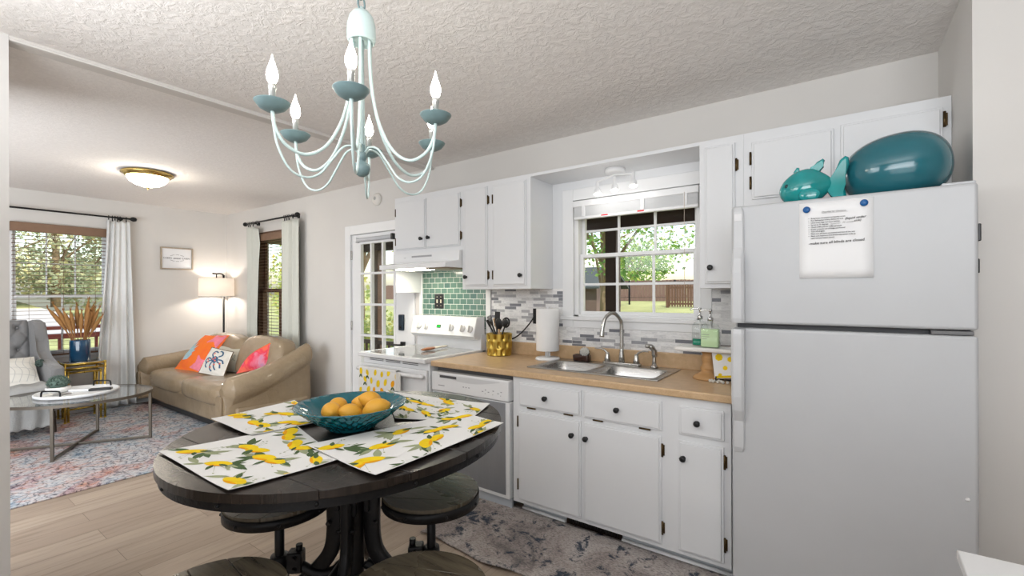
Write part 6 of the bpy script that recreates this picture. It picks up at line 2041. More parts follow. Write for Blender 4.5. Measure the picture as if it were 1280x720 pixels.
# curtain rods with clip rings, and curtains
def ring_mb(c, ax, r=0.019):
    mb = MB(); pts = []
    for k in range(16):
        a = 2 * PI * k / 16
        p = (r * math.cos(a), r * math.sin(a))
        pts.append((c[0] + (p[0] if ax == 'Y' else 0), c[1] + (p[0] if ax == 'X' else 0), c[2] + p[1]))
    mb.tube(pts, 0.0028, 6, closed=True)
    mb.box(c[0] - 0.005, c[0] + 0.005, c[1] - 0.005, c[1] + 0.005, c[2] - r - 0.030, c[2] - r, bev=0.001)
    return mb
FIN = [(0.0, 0.0), (0.010, 0.001), (0.012, 0.012), (0.010, 0.018), (0.022, 0.028), (0.029, 0.046), (0.029, 0.062), (0.022, 0.080), (0.0, 0.088)]
xr = XF + 0.095
t = thing('curtain_rod', 'long black curtain rod above the big living room window', 'curtain rod', (xr, 1.2, 2.37))
MB().tube([(xr, -0.6, 2.365), (xr, 1.86, 2.365)], 0.0105, 10).build('pole', M_black, t)
MB().lathe(FIN, (xr, 1.855, 2.365), axis='Y', seg=16).build('finial', M_black, t)
MB().tube([(XF, 1.80, 2.365), (xr, 1.80, 2.365)], 0.008, 8).lathe([(0.024, 0.0), (0.024, 0.010), (0.0, 0.010)], (XF, 1.80, 2.365), axis='X', seg=14).build('bracket', M_black, t)
for yy in (1.665, 1.70, 1.725, 1.750, 1.775, 1.835):
    ring_mb((xr, yy, 2.365), 'Y').build('clip_ring', M_black, t)
yr = YW - 0.10
t = thing('curtain_rod', 'short black curtain rod with ball ends above the sofa window', 'curtain rod', (-5.9, yr, 2.36))
MB().tube([(-6.53, yr, 2.362), (-5.31, yr, 2.362)], 0.0105, 10).build('pole', M_black, t)
MB().lathe(FIN, (-5.315, yr, 2.362), axis='X', seg=16).build('finial', M_black, t)
MB().lathe([(r, -h_) for r, h_ in FIN], (-6.525, yr, 2.362), axis='X', seg=16).build('finial', M_black, t)
for xx in (-6.40, -5.40):
    MB().tube([(xx, YW, 2.362), (xx, yr, 2.362)], 0.008, 8).lathe([(0.024, 0.0), (0.024, -0.010), (0.0, -0.010)], (xx, YW, 2.362), axis='Y', seg=14).build('bracket', M_black, t)
for xx in (-6.49, -6.44, -6.36, -6.25, -5.55, -5.50, -5.45, -5.36):
    ring_mb((xx, yr, 2.362), 'X').build('clip_ring', M_black, t)

def curtain(label, fn, m, nu=90, nv=40):
    mb = MB(); mb.grid(fn, nu, nv)
    o = mb.build('curtain', m, None, solid=0.003, fixn=False)
    return tag(o, label, 'curtain', 'pinch curtains on the black rods')
def cur_big(u, v):
    # v 0 at the top; folds gather at the clips and fan out below
    z = 2.315 - v * 2.28 + 0.012 * math.sin(u * 22) * (1 - v)
    y0 = 1.645 - 0.145 * v ** 1.3; y1 = 1.862 + 0.050 * v
    y = y0 + (y1 - y0) * u
    amp = 0.022 + 0.020 * v
    x = XF + 0.115 + amp * math.sin(u * 2 * PI * 4.2 + 0.6 * math.sin(v * 3)) * (0.8 + 0.2 * math.sin(u * 9)) + 0.014 * math.sin(u * 31 + v * 2) * (0.3 + v)
    return (x, y, z)
curtain('pale grey curtain hanging to the floor beside the big living room window', cur_big, M_curt)
def cur_a(u, v):
    # the panel nearest the corner; its leading edge is folded back near the top
    z = 2.315 - v * 2.02
    fold = max(0.0, 1 - v * 9)
    x0 = -6.56; x1 = -6.20 - 0.10 * min(1, v * 1.6) * (1 - 0.3 * v) - 0.03 * fold
    x = x0 + (x1 - x0) * u
    y = yr + 0.018 * math.sin(u * 2 * PI * 3.3 + v) + 0.006 * math.sin(u * 27) + 0.012 * (1 - abs(2 * u - 1)) - 0.020 * fold * (u > 0.6)
    if u > 0.55:
        y -= 0.03 * (u - 0.55) * min(1, v * 4)
    return (x, y + 0.004, z - 0.10 * max(0, u - 0.6) * (1 if v < 0.02 else max(0, 1 - v * 6)))
curtain('sage grey curtain panel with a folded edge on the corner side of the sofa window', cur_a, M_curt2)
def cur_b(u, v):
    z = 2.315 - v * 2.02 + 0.008 * math.sin(u * 20) * (1 - v)
    x0 = -5.635 - 0.055 * v; x1 = -5.235 + 0.02 * v
    x = x0 + (x1 - x0) * u
    y = yr + 0.022 * math.sin(u * 2 * PI * 3.6 + 0.5 * math.sin(v * 2.5)) + 0.008 * math.sin(u * 33 + 2 * v)
    return (x, y + 0.004, z)
curtain('sage grey curtain panel on the kitchen side of the sofa window', cur_b, M_curt2)

# armchair (built facing +X in its own frame)
t = thing('armchair', 'grey linen tufted wingback armchair beside the big living room window', 'armchair', (-6.78, 0.70, 0.012), math.radians(6))
T_ = lambda mb, nm, m, **k: mb.build(nm, m, t, local=True, **k)
T_(MB().box(-0.32, 0.33, -0.33, 0.33, 0.20, 0.36, bev=0.03, seg=4), 'seat_frame', M_grey)
mb = MB(); rbox(mb, -0.24, 0.38, -0.285, 0.285, 0.33, 0.50, 5, 36, 14); T_(mb, 'seat_cushion', M_grey)
btn = []
for r_ in range(5):
    for c_ in range(4 if r_ % 2 == 0 else 3):
        btn.append((-0.21 + 0.14 * c_ + (0.07 if r_ % 2 else 0), 0.58 + 0.115 * r_))
def tuft(y, z):
    d = min(math.hypot(y - b[0], z - b[1]) for b in btn)
    p = 0.045 * math.exp(-(d / 0.028) ** 2) + 0.018 * math.exp(-(d / 0.07) ** 2)
    # diamond creases
    q1 = abs(((y + 0.21) / 0.14 + (z - 0.58) / 0.23) % 1.0 - 0.0); q1 = min(q1, 1 - q1)
    q2 = abs(((y + 0.21) / 0.14 - (z - 0.58) / 0.23) % 1.0); q2 = min(q2, 1 - q2)
    return p + 0.012 * math.exp(-(q1 / 0.07) ** 2) + 0.012 * math.exp(-(q2 / 0.07) ** 2)
def backf(u, v):
    y = -0.30 + 0.60 * u; z = 0.40 + 0.72 * v
    edge = 0.05 * (abs(2 * u - 1) ** 8 + max(0, (2 * v - 1)) ** 10)
    return (-0.20 - 0.10 * v - tuft(y, z) - edge + 0.02, y, z)
mb = MB(); mb.grid(backf, 60, 66); mb.grid(lambda u, v: (-0.36 - 0.10 * v, -0.30 + 0.60 * u, 0.40 + 0.72 * v), 4, 4)
for u in (0, 1):
    mb.grid(lambda a, v, u=u: tuple(Vector(backf(u, v)).lerp(Vector((-0.36 - 0.10 * v, -0.30 + 0.60 * u, 0.40 + 0.72 * v)), a)), 3, 20)
mb.grid(lambda u, a: tuple(Vector(backf(u, 1)).lerp(Vector((-0.46, -0.30 + 0.60 * u, 1.12)), a)), 20, 3)
T_(mb, 'backrest', M_grey, fixn=False)
bk = [c for c in kids(t) if c.name.startswith('backrest')][0]
mb = MB()
for (y, z) in btn:
    v_ = (z - 0.40) / 0.72
    mb.ellipsoid((-0.20 - 0.10 * v_ - 0.040, y, z), 0.008, 0.012, 0.012, seg=10, rings=6)
mb.build('tufting_button', M_grey, bk, local=True)
wing = [(-0.46, 1.10), (-0.30, 1.125), (-0.17, 1.10), (-0.12, 1.02), (-0.115, 0.90), (-0.08, 0.79), (0.02, 0.715), (0.20, 0.685), (0.35, 0.675), (0.395, 0.645), (0.395, 0.58), (0.36, 0.50), (0.345, 0.22), (-0.33, 0.22), (-0.38, 0.60)]
for s in (-1, 1):
    mb = MB(); mb.prism(wing, 0.285, 0.385, bev=0.030, fn=lambda x, z, y, s=s: (x, s * (y + 0.02 * max(0, z - 0.6)), z), seg=4)
    T_(mb, 'wing_arm', M_grey, bevel=0.004)
for s in (-1, 1):
    T_(MB().loft([[(0.30 + a * 0.030, s * 0.30 + b * 0.030, 0.21) for a, b in ((-1, -1), (1, -1), (1, 1), (-1, 1))], [(0.335 + a * 0.018, s * 0.315 + b * 0.018, 0.0) for a, b in ((-1, -1), (1, -1), (1, 1), (-1, 1))]], smooth=False), 'leg', M_legwood, bevel=0.003)
    T_(MB().loft([[(-0.28 + a * 0.030, s * 0.30 + b * 0.030, 0.21) for a, b in ((-1, -1), (1, -1), (1, 1), (-1, 1))], [(-0.36 + a * 0.018, s * 0.31 + b * 0.018, 0.0) for a, b in ((-1, -1), (1, -1), (1, 1), (-1, 1))]], smooth=False), 'leg', M_legwood, bevel=0.003)
# cushion and throw on the armchair
mb = MB(); fr = pillow(mb, [(-6.47, 0.56, 0.515), (-6.55, 0.965, 0.515), (-6.80, 0.955, 0.765), (-6.72, 0.55, 0.765)], 0.15)
for k in range(7):
    x = 0.10 + 0.13 * k
    stroke(mb, fr, [(x, 0.05), (x + 0.06, 0.35), (x - 0.03, 0.62), (x + 0.05, 0.95)], 0.012, 1)
    if k % 2: stroke(mb, fr, [(0.05, x * 0.9), (0.4, x * 0.9 + 0.08), (0.95, x * 0.85)], 0.012, 1)
o = mb.build('chair_cushion', [M_cream, mat('pale_grey_print', (0.5, 0.5, 0.49), 0.85)], None, fixn=False)
tag(o, 'white lumbar cushion with fine grey vines on the grey armchair', 'pillow')
mb = MB()
rr = random.Random(4)
for k in range(60):
    a, b_ = rr.uniform(0, 2 * PI), rr.uniform(-1, 1)
    c_ = math.sqrt(1 - b_ * b_)
    mb.ellipsoid((-6.705 + 0.030 * c_ * math.cos(a), 0.985 + 0.030 * c_ * math.sin(a), 0.700 + 0.030 * b_), 0.012, 0.012, 0.012, seg=6, rings=4)
mb.build('pompom', mat('dark_green_pompom', (0.05, 0.075, 0.065), 0.9), o)
mb = MB()
def throwf(u, v):
    # lies over the seat front and falls toward the rug
    y = 0.46 + 0.52 * u + 0.01 * math.sin(v * 9)
    L = v * 0.62
    if L < 0.22:
        return (-6.58 + L, y, 0.523 + 0.006 * math.sin(u * 21))
    q = L - 0.22
    return (-6.352 + 0.030 * math.sin(min(1, q / 0.05) * PI / 2) + 0.014 * math.sin(u * 24 + q * 5) * min(1, q * 6) + 0.02, y + 0.02 * q, 0.515 - q * (1 - 0.02 * math.sin(u * 40)))
mb.grid(throwf, 40, 40)
o = mb.build('throw_blanket', mat('pale_grey_fringed_throw', (0.34, 0.34, 0.335), 0.95, var=0.15, vscale=14, bump=0.4, bscale=90), None, solid=0.006, fixn=False)
tag(o, 'pale grey throw blanket hanging over the front of the armchair seat', 'blanket')

# gold side table with vase
t = thing('side_table', 'gold bamboo-style nesting side table between armchair and curtain', 'table', (-6.95, 1.35, 0.012))
def bam(mb, a, b, r=0.0105):
    a, b = Vector(a), Vector(b)
    mb.tube([a, b], r, 10)
    n_ = max(2, int((b - a).length / 0.13))
    for k in range(n_ + 1):
        p = a.lerp(b, k / n_); d = (b - a).normalized() * 0.008
        mb.tube([p - d, p, p + d], [r, r * 1.5, r], 10)
x0, x1, y0, y1 = -7.11, -6.79, 1.185, 1.515
for zt_, ins in ((0.655, 0.0), (0.560, 0.03)):
    fz_ = 0.013
    for x in (x0 + ins, x1 - ins):
        for y in (y0 + ins, y1 - ins):
            mb = MB(); bam(mb, (x, y, fz_), (x, y, zt_)); mb.build('leg', M_gold, t)
    mb = MB()
    for zz in ((zt_ - 0.012, zt_ - 0.06) if ins == 0 else (zt_ - 0.012, 0.10)):
        bam(mb, (x0 + ins, y0 + ins, zz), (x1 - ins, y0 + ins, zz)); bam(mb, (x0 + ins, y1 - ins, zz), (x1 - ins, y1 - ins, zz))
        bam(mb, (x0 + ins, y0 + ins, zz), (x0 + ins, y1 - ins, zz))
        if zz > 0.2: bam(mb, (x1 - ins, y0 + ins, zz), (x1 - ins, y1 - ins, zz))
    mb.build('rail', M_gold, t)
    MB().box(x0 + ins, x1 - ins, y0 + ins, y1 - ins, zt_ - 0.003, zt_ + 0.006, bev=0.002).build('mirror_top', mat('pale_mirror', (0.6, 0.63, 0.64), 0.08, metal=0.9), t)
vx, vy, vz = -6.94, 1.335, 0.662
t = thing('vase', 'deep blue glazed cylinder vase of dried grasses on the gold side table', 'vase', (vx, vy, vz))
MB().lathe([(0.0, 0.0), (0.082, 0.0), (0.088, 0.008), (0.089, 0.12), (0.088, 0.225), (0.084, 0.238), (0.078, 0.238), (0.078, 0.03), (0.0, 0.03)], (vx, vy, vz), seg=36, rfun=lambda a, z: 1 + 0.012 * math.sin(6 * a + 30 * z)).build('vase_body', M_bluegl, t)
bq = thing('dried_grasses', 'rust coloured dried pampas grasses standing in the blue vase', 'dried grass', (vx, vy, vz + 0.035))
rr = random.Random(12)
for k in range(13):
    a = rr.uniform(0, 2 * PI); lean = rr.uniform(0.03, 0.20)
    if k < 3: a, lean = PI * 1.5 + rr.uniform(-0.2, 0.2), 0.20 + 0.10 * k
    if k in (3, 4): a, lean = PI * 0.5 + rr.uniform(-0.2, 0.2), 0.24 + 0.10 * (k - 3)
    H = rr.uniform(0.52, 0.66) - 0.35 * max(0, lean - 0.2)
    d = Vector((math.cos(a), math.sin(a), 0))
    b0 = Vector((vx, vy, vz + 0.035)) + d * 0.03
    pts = [b0 + Vector((0, 0, H * q)) + d * (lean * H * q ** 1.7) for q in [i / 9 for i in range(10)]]
    nh = 5
    mb = MB(); mb.tube(pts, [0.0035] * (10 - nh) + [0.008, 0.018, 0.022, 0.017, 0.004], 8)
    for i in range(5, 10):
        for q in range(6):
            p = pts[i] + Vector((rr.uniform(-1, 1), rr.uniform(-1, 1), 0)) * 0.008
            mb.tube([p, p + Vector((rr.uniform(-1, 1) * 0.014, rr.uniform(-1, 1) * 0.014, 0.035))], [0.003, 0.0006], 4)
    mb.build('plume_stem', M_grass, bq)

# glass coffee table
gx, gy, gz = -5.73, 1.08, 0.48
ga, gb, gph = 0.56, 0.47, math.radians(51)
t = thing('coffee_table', 'oval glass coffee table with slim pewter metal frame on the patterned rug', 'table', (gx, gy, 0.012))
def gell(a, k=1.0, dz=0.0):
    x, y = ga * k * math.cos(a), gb * k * math.sin(a)
    return (gx + x * math.cos(gph) - y * math.sin(gph), gy + x * math.sin(gph) + y * math.cos(gph), gz + dz)
MB().prism([gell(2 * PI * k / 72, 0.985)[:2] for k in range(72)], gz - 0.009, gz, bev=0.002).build('glass_top', M_clear, t)
MB().loft([[gell(2 * PI * k / 72, kk, dz) for k in range(72)] for kk, dz in ((0.985, -0.022), (1.012, -0.022), (1.012, 0.002), (0.986, 0.002), (0.985, -0.022))], cap=False, smooth=False).build('rim', M_bronzeleg, t)
LG = []
for k in range(4):
    a = math.radians(12 if k == 0 else 0) + k * PI / 2
    a = [math.radians(8), math.radians(98), math.radians(188), math.radians(278)][k]
    p = gell(a, 0.99)
    LG.append(p)
    mb = MB().bar((p[0], p[1], 0.013), (p[0], p[1], gz - 0.02), 0.022, 0.022, up=(p[0] - gx, p[1] - gy, 0))
    mb.build('leg', M_bronzeleg, t, bevel=0.002)
for a, b, dz in ((0, 2, 0.0), (1, 3, 0.0012)):
    pa, pb = LG[a], LG[b]
    MB().bar((pa[0], pa[1], 0.028 + dz), (pb[0], pb[1], 0.028 + dz), 0.020, 0.020).build('stretcher', M_bronzeleg, t, bevel=0.002)
# tray and what it holds
qx, qy = -5.80, 1.10
t = thing('round_tray', 'round whitewashed wooden tray with black handles on the glass coffee table', 'tray', (qx, qy, gz))
MB().lathe([(0.0, 0.001), (0.285, 0.001), (0.295, 0.006), (0.298, 0.022), (0.292, 0.030), (0.282, 0.024), (0.276, 0.016), (0.0, 0.014)], (qx, qy, gz), seg=48).build('tray_body', mat('whitewashed_wood', (0.74, 0.75, 0.76), 0.6, var=0.10, vscale=14, stretch=(1, 6, 1)), t)
for s in (-1, 1):
    a = math.radians(-54) if s > 0 else math.radians(126)
    d = Vector((math.cos(a), math.sin(a), 0)); e = Vector((-d.y, d.x, 0)); c0 = Vector((qx, qy, gz + 0.024)) + d * 0.255
    MB().tube(smooth_path([c0 - e * 0.085, c0 - e * 0.080 + Vector((0, 0, 0.035)), c0 - e * 0.06 + Vector((0, 0, 0.048)), c0 + e * 0.06 + Vector((0, 0, 0.048)), c0 + e * 0.080 + Vector((0, 0, 0.035)), c0 + e * 0.085], 5), 0.007, 8).build('handle', M_black, t)
ux, uy, uz = -5.935, 0.990, gz + 0.0145
t = thing('succulent_pot', 'grey green moss ball in a low white bowl on the round tray', 'plant', (ux, uy, uz))
MB().lathe([(0.0, 0.0), (0.060, 0.0), (0.082, 0.012), (0.090, 0.034), (0.086, 0.050), (0.076, 0.052), (0.070, 0.040), (0.0, 0.038)], (ux, uy, uz), seg=30).build('bowl', mat('white_stoneware', (0.78, 0.77, 0.75), 0.5), t)
mb = MB(); rr = random.Random(21)
mb.ellipsoid((ux, uy, uz + 0.085), 0.070, 0.070, 0.062, seg=18, rings=12)
for k in range(260):
    b_ = rr.uniform(-0.3, 1); a = rr.uniform(0, 2 * PI); c_ = math.sqrt(max(0, 1 - b_ * b_))
    n_ = Vector((c_ * math.cos(a), c_ * math.sin(a), b_))
    p = Vector((ux, uy, uz + 0.085)) + Vector((n_.x * 0.068, n_.y * 0.068, n_.z * 0.060))
    mb.tube([p, p + n_ * 0.016 + Vector((rr.uniform(-1, 1), rr.uniform(-1, 1), rr.uniform(-1, 1))) * 0.006], [0.005, 0.001], 4)
mb.build('leaves', M_succ, t)
def flat_item(name, label, cat, c, w, l, hgt, ang, m, bev=0.004, z=None):
    z = gz + 0.0148 if z is None else z
    M = Matrix.Translation((c[0], c[1], z)) @ Matrix.Rotation(ang, 4, 'Z')
    o = MB().box(-l / 2, l / 2, -w / 2, w / 2, 0, hgt, bev=bev, mtx=M).build(name, m)
    return tag(o, label, cat)
flat_item('remote_control', 'long white remote control lying in the middle of the round tray', 'remote', (-5.82, 1.13), 0.045, 0.19, 0.020, math.radians(50), mat('white_remote', (0.75, 0.76, 0.78), 0.4))
flat_item('remote_control', 'black remote control lying near the tray rim beside the window side handle', 'remote', (-5.72, 1.245), 0.060, 0.17, 0.022, math.radians(62), M_blackpl, 0.008)
flat_item('coaster', 'grey square coaster beside the moss bowl on the round tray', 'coaster', (-5.745, 0.985), 0.09, 0.09, 0.012, math.radians(30), mat('grey_slate', (0.30, 0.29, 0.28), 0.7))
flat_item('coaster', 'white square coaster at the front of the round tray', 'coaster', (-5.80, 0.895), 0.075, 0.075, 0.014, math.radians(10), M_cream)

# ------------------------------------------------------------------ outdoors
M_lawn = mat('lawn_grass', (0.26, 0.27, 0.12), 0.95, var=0.5, vscale=0.45, spec=0.05)  # broad noise paints sunlit and shaded patches into the grass colour
M_drive = mat('pale_gravel_drive', (0.34, 0.33, 0.31), 0.95, var=0.15, vscale=1.5, spec=0.05)
M_fence = mat('weathered_fence_board', (0.17, 0.10, 0.075), 0.85, var=0.35, vscale=3, stretch=(6, 6, 0.6))
M_bark = mat('tan_bark', (0.24, 0.17, 0.10), 0.95, var=0.5, vscale=14, stretch=(1, 1, 0.25), bump=0.8, bscale=30)
M_deck = mat('porch_deck_boards', (0.16, 0.10, 0.07), 0.7, var=0.3, vscale=4, stretch=(1, 10, 1))
M_redrail = mat('dark_red_porch_rail', (0.13, 0.028, 0.018), 0.5, var=0.2, vscale=8)
M_leafg = m_leaf('maple_leaves', [(0.25, (0.045, 0.11, 0.03)), (0.55, (0.12, 0.24, 0.06)), (0.85, (0.24, 0.38, 0.09)), (1.0, (0.44, 0.48, 0.12))])
M_leafy = m_leaf('autumn_leaves', [(0.25, (0.14, 0.22, 0.07)), (0.5, (0.32, 0.42, 0.14)), (0.8, (0.55, 0.55, 0.18)), (1.0, (0.70, 0.52, 0.12))], 0.25)
M_leafd = m_leaf('woodland_leaves', [(0.25, (0.16, 0.22, 0.13)), (0.5, (0.32, 0.38, 0.25)), (0.8, (0.50, 0.52, 0.35)), (1.0, (0.62, 0.55, 0.28))], 0.2)

GS = lambda y: -0.42 + (y - 5.55) * (1.34 / 21.5)      # the back lawn climbs away from the porch
struct(MB().face([(-60, 5.55, -0.42), (40, 5.55, -0.42), (40, 60, GS(60)), (-60, 60, GS(60))]), 'ground', M_lawn, 'sunlit back lawn')
mb = MB(); mb.face([(-9.15, -40, -0.5), (-9.15, 5.55, -0.5), (-60, 5.55, 1.6), (-60, -40, 1.6)])
struct(mb, 'ground', M_lawn, 'front lawn rising toward the trees')
mb = MB(); mb.face([(-22, -40, 0.045), (-22, 5.5, 0.045), (-37, 5.5, 0.66), (-37, -40, 0.66)])
struct(mb, 'road', M_drive, 'pale gravel drive beyond the front lawn')
# porch
struct(MB().box(-9.15, 3.3, YW + WT + 0.002, 5.55, -0.30, -0.06).box(-9.15, XF - WT - 0.005, -4.0, YW + WT + 0.002, -0.30, -0.06), 'floor', M_deck, 'brown porch deck')
struct(MB().box(-9.3, 3.3, YW + WT + 0.002, 5.75, 2.42, 2.50).box(-9.3, 3.3, 5.45, 5.62, 2.22, 2.42), 'ceiling', M_porch, 'dark porch ceiling and beam')
def post(label, x, y, w=0.15, m=M_porch, z1=2.22):
    p = MB().box(x - w / 2, x + w / 2, y - w / 2, y + w / 2, -0.06, z1, bev=0.008).build('porch_post', m)
    return tag(p, label, 'post', 'porch posts')
post('dark porch post seen through the sink window', -2.33, 5.50, 0.15)
post('dark porch post seen through the middle of the door glass', -7.02, 5.50, 0.15, M_brown)
post('dark porch post at the far corner of the porch', -9.0, 5.50, 0.15, M_brown)
def railing(label, pts, top, m, step=0.13, low=0.12):
    rl = thing('porch_railing', label, 'railing', tuple(pts[0]) + (-0.06,))
    a, b = Vector(pts[0] + (0,)), Vector(pts[1] + (0,)); L = (b - a).length
    up = Vector((0, 0, 1))
    MB().bar(a + up * top, b + up * top, 0.10, 0.045).build('top_rail', m, rl)
    MB().bar(a + up * (top - 0.12), b + up * (top - 0.12), 0.05, 0.07).bar(a + up * low, b + up * low, 0.05, 0.07).build('rail', m, rl)
    mb = MB(); n_ = int(L / step)
    for k in range(1, n_):
        p = a.lerp(b, k / n_); mb.bar(p + up * low, p + up * (top - 0.09), 0.034, 0.034, up=(1, 0, 0))
    o = mb.build('balusters', m, rl)
    o['kind'] = 'stuff'
    return rl
railing('dark red porch railing outside the big living room window', [(-8.95, -1.5), (-8.95, 3.6)], 0.94, M_redrail)
railing('dark brown porch railing outside the glass door', [(-8.9, 5.45), (-3.6, 5.45)], 0.62, M_brown)
for yy, lb in ((0.42, 'dark red railing post with a ball cap nearest the armchair'), (2.1, 'dark red railing post with a ball cap near the curtain side')):
    rp = thing('railing_post', lb, 'post', (-8.95, yy, -0.06))
    MB().box(-9.0, -8.90, yy - 0.05, yy + 0.05, -0.06, 1.0, bev=0.006).build('shaft', M_redrail, rp)
    MB().lathe([(0.0, 0.0), (0.06, 0.0), (0.055, 0.02), (0.03, 0.03), (0.045, 0.06), (0.045, 0.085), (0.02, 0.115), (0.0, 0.12)], (-8.95, yy, 1.0), seg=18).build('ball_cap', M_redrail, rp)

def leaves(blobs, n, size, m, name, parent, seed, shape=1.0):
    rr = random.Random(seed)
    tot = sum(b[3] * b[4] * b[5] for b in blobs)
    vs, fs = [], []
    for b in blobs:
        k_ = max(12, int(n * b[3] * b[4] * b[5] / tot))
        for _ in range(k_):
            while True:
                q = (rr.uniform(-1, 1), rr.uniform(-1, 1), rr.uniform(-1, 1))
                r2 = q[0] ** 2 + q[1] ** 2 + q[2] ** 2
                if 0.15 < r2 < 1: break
            c = Vector((b[0] + q[0] * b[3], b[1] + q[1] * b[4], b[2] + q[2] * b[5]))
            u = Vector((rr.gauss(0, 1), rr.gauss(0, 1), rr.gauss(0, 0.7))).normalized()
            w = u.cross(Vector((rr.gauss(0, 1), rr.gauss(0, 1), rr.gauss(0, 1)))).normalized()
            s = size * rr.uniform(0.6, 1.3)
            i0 = len(vs)
            vs += [c - u * s * 0.5, c + w * s * 0.34 - u * s * 0.05, c + u * s * 0.5, c - w * s * 0.34 - u * s * 0.05]
            fs.append((i0, i0 + 1, i0 + 2, i0 + 3))
    off = OFF.get(parent.name, Vector((0, 0, 0)))
    me = bpy.data.meshes.new(name); me.from_pydata([tuple(v - off) for v in vs], [], fs); me.materials.append(m)
    o = bpy.data.objects.new(name, me); COL.objects.link(o); o.parent = parent
    return o
def tree(label, x, y, z0, h, r, trunk_r, n, size, m, seed, low=0.25, name='tree'):
    tr = thing(name, label, 'tree', (x, y, z0), 0, 'trees beyond the windows')
    rr = random.Random(seed)
    top = Vector((x + rr.uniform(-0.3, 0.3), y + rr.uniform(-0.3, 0.3), z0 + h * 0.75))
    mb = MB().tube([(x, y, z0 - 0.1), (x + 0.05, y, z0 + h * 0.3), top], [trunk_r, trunk_r * 0.7, trunk_r * 0.15], 10)
    blobs = []
    for k in range(14):
        a = rr.uniform(0, 2 * PI); q = rr.uniform(0.15, 0.85) * r
        zz = z0 + h * (low + (1 - low) * rr.uniform(0.05, 0.9))
        br = r * rr.uniform(0.25, 0.45)
        c = Vector((x + q * math.cos(a), y + q * math.sin(a), zz))
        blobs.append((c.x, c.y, c.z, br * 1.25, br * 1.25, br * 0.8))
        st = Vector((x, y, z0 + h * rr.uniform(0.2, 0.5)))
        mb.tube([st, st.lerp(c, 0.5) + Vector((0, 0, 0.15)), c], [trunk_r * 0.35, trunk_r * 0.2, trunk_r * 0.06], 6)
    mb.build('trunk', M_bark, tr)
    leaves(blobs, n, size, m, 'crown', tr, seed + 100)
    return tr
tree('leafy maple hanging over the back yard outside the sink window', -4.75, 10.6, GS(10.6), 7.2, 3.7, 0.13, 11000, 0.105, M_leafg, 3, 0.26)
tree('yellow green maple at the shed side of the sink window view', -9.2, 12.5, GS(12.5), 6.0, 2.6, 0.12, 5500, 0.115, M_leafy, 8, 0.22)
# wooden fence across the back of the yard, a shed, a lattice gate
fn_ = thing('yard_fence', 'weathered brown board fence along the back of the yard', 'fence', (-10, 27.0, GS(27)))
mb = MB()
rr = random.Random(2)
for k in range(210):
    x = -34 + k * 0.205
    mb.box(x, x + 0.19, 27.0, 27.03, GS(27), GS(27) + 1.25 + rr.uniform(-0.02, 0.02))
mb.build('boards', M_fence, fn_)
MB().box(-34, 9, 27.03, 27.07, GS(27) + 0.25, GS(27) + 0.35).box(-34, 9, 27.03, 27.07, GS(27) + 0.95, GS(27) + 1.05).build('rail', M_fence, fn_)
gz0 = GS(20.0)
sh = thing('garden_shed', 'dark brown garden shed with a low grey roof beyond the yard', 'shed', (-11.2, 21.0, gz0))
MB().box(-13.6, -9.3, 20.0, 23.0, gz0, 1.75).build('walls', mat('dark_shed_wall', (0.10, 0.065, 0.05), 0.8, var=0.2, vscale=3), sh)
MB().prism([(19.6, 1.70), (21.5, 2.75), (23.4, 1.70), (23.4, 1.62), (21.5, 2.65), (19.6, 1.62)], -13.9, -9.0, fn=lambda a, b, c: (c, a, b)).build('roof', mat('grey_green_shingles', (0.04, 0.048, 0.045), 0.95, var=0.2, vscale=6), sh)
MB().box(-10.7, -10.25, 19.965, 19.995, 1.05, 1.40).build('notice', M_paper, sh)
gz0 = GS(23.0)
gt = thing('lattice_gate', 'red brown slatted wooden gate standing in the back yard', 'gate', (-6.2, 23.0, gz0))
for x in (-6.85, -5.50):
    MB().box(x - 0.06, x + 0.06, 22.94, 23.06, gz0, gz0 + 1.25).build('post', M_brown, gt)
mb = MB()
for k in range(10):
    x = -6.78 + k * 0.128
    mb.box(x, x + 0.075, 22.98, 23.01, gz0 + 0.05, gz0 + 1.15)
mb.build('pickets', M_brown, gt)
MB().box(-6.85, -5.50, 23.01, 23.05, gz0 + 0.15, gz0 + 0.25).box(-6.85, -5.50, 23.01, 23.05, gz0 + 0.95, gz0 + 1.05).build('rail', M_brown, gt)
gz0 = GS(24.5)
wf = thing('wire_fence', 'thin black wire fence with slim posts across the back lawn', 'fence', (-8, 24.5, gz0))
for x in (-15.0, -12.2, -9.4, -6.9, -4.0, -1.0):
    MB().box(x - 0.04, x + 0.04, 24.46, 24.54, gz0, gz0 + 1.35).build('post', M_black, wf)
MB().tube([(-16, 24.5, gz0 + 1.25), (0, 24.5, gz0 + 1.25)], 0.012, 6).tube([(-16, 24.5, gz0 + 0.4), (0, 24.5, gz0 + 0.4)], 0.012, 6).build('wire', M_black, wf)
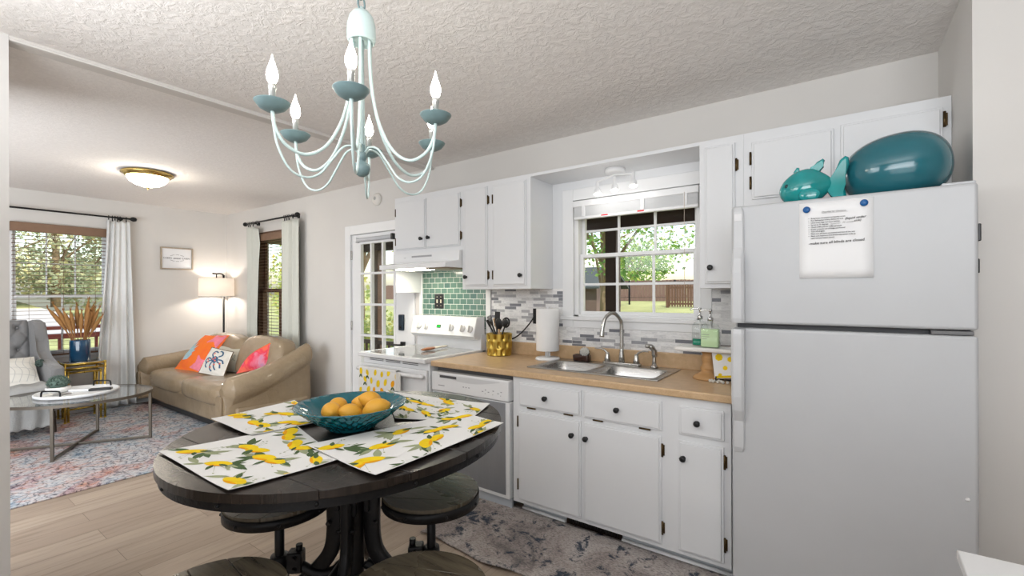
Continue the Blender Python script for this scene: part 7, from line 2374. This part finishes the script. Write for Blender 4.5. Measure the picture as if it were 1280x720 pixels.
for k, (x, y, hh) in enumerate(((-20, 31, 5.0), (-12, 32, 4.0))):
    tree('tree behind the back fence, %s' % ('beyond the shed', 'between the shed and the gate')[k], x, y, GS(y), hh, 2.8, 0.18, 2600, 0.26, M_leafg, 40 + k, 0.15)
# beside the porch, seen through the glass door
tree('bark-brown trunk with yellow leaves outside the glass door', -10.1, 7.2, -0.42, 7.0, 2.4, 0.26, 5200, 0.13, M_leafy, 15, 0.35)
bs = thing('porch_shrub', 'bright green shrub at the foot of the porch outside the glass door', 'shrub', (-7.9, 7.0, -0.35))
leaves([(-7.6, 7.0, 0.15, 0.9, 0.7, 0.55), (-8.9, 7.2, 0.3, 0.9, 0.7, 0.7)], 2200, 0.10, M_leafy, 'foliage', bs, 77)
MB().tube([(-7.9, 7.0, -0.44), (-7.85, 7.0, 0.2)], 0.04, 8).build('stem', M_bark, bs)
bs = thing('hedge_shrub', 'yellow green bush seen through the blind behind the sofa', 'shrub', (-13.5, 8.5, -0.25))
leaves([(-13.5, 8.5, 1.2, 1.8, 1.4, 1.7), (-15.2, 9.0, 1.8, 1.6, 1.3, 2.0), (-17.5, 10.5, 2.0, 2.2, 1.5, 2.4)], 4500, 0.16, M_leafy, 'foliage', bs, 78)
MB().tube([(-13.5, 8.5, -0.44), (-13.5, 8.5, 1.0)], 0.06, 8).build('stem', M_bark, bs)
# woodland across the drive from the big window
spots = [(-39, -7.0, 10), (-40, -3.5, 12), (-39, 0.0, 11), (-41, 3.2, 13), (-39.5, 6.5, 11), (-42, 10, 12), (-45, -1.5, 14), (-46, 5.0, 15), (-47, 12.0, 14)]
for k, (x, y, hh) in enumerate(spots):
    gzv = -0.5 + (-9.15 - x) * (2.1 / 50.85)
    tree('tall woodland tree across the drive, %s' % ('at the partition end of the front row', 'second of the front row from the partition', 'third of the front row from the partition', 'fourth of the front row, before the tall ones', 'fifth of the front row, toward the curtain', 'last of the front row behind the curtain', 'first of the back row', 'middle of the back row', 'last of the back row')[k],
         x, y, gzv, hh, 3.6, 0.25, 5500, 0.27, (M_leafd, M_leafd, M_leafy, M_leafd, M_leafd)[k % 5], 60 + k, 0.02)
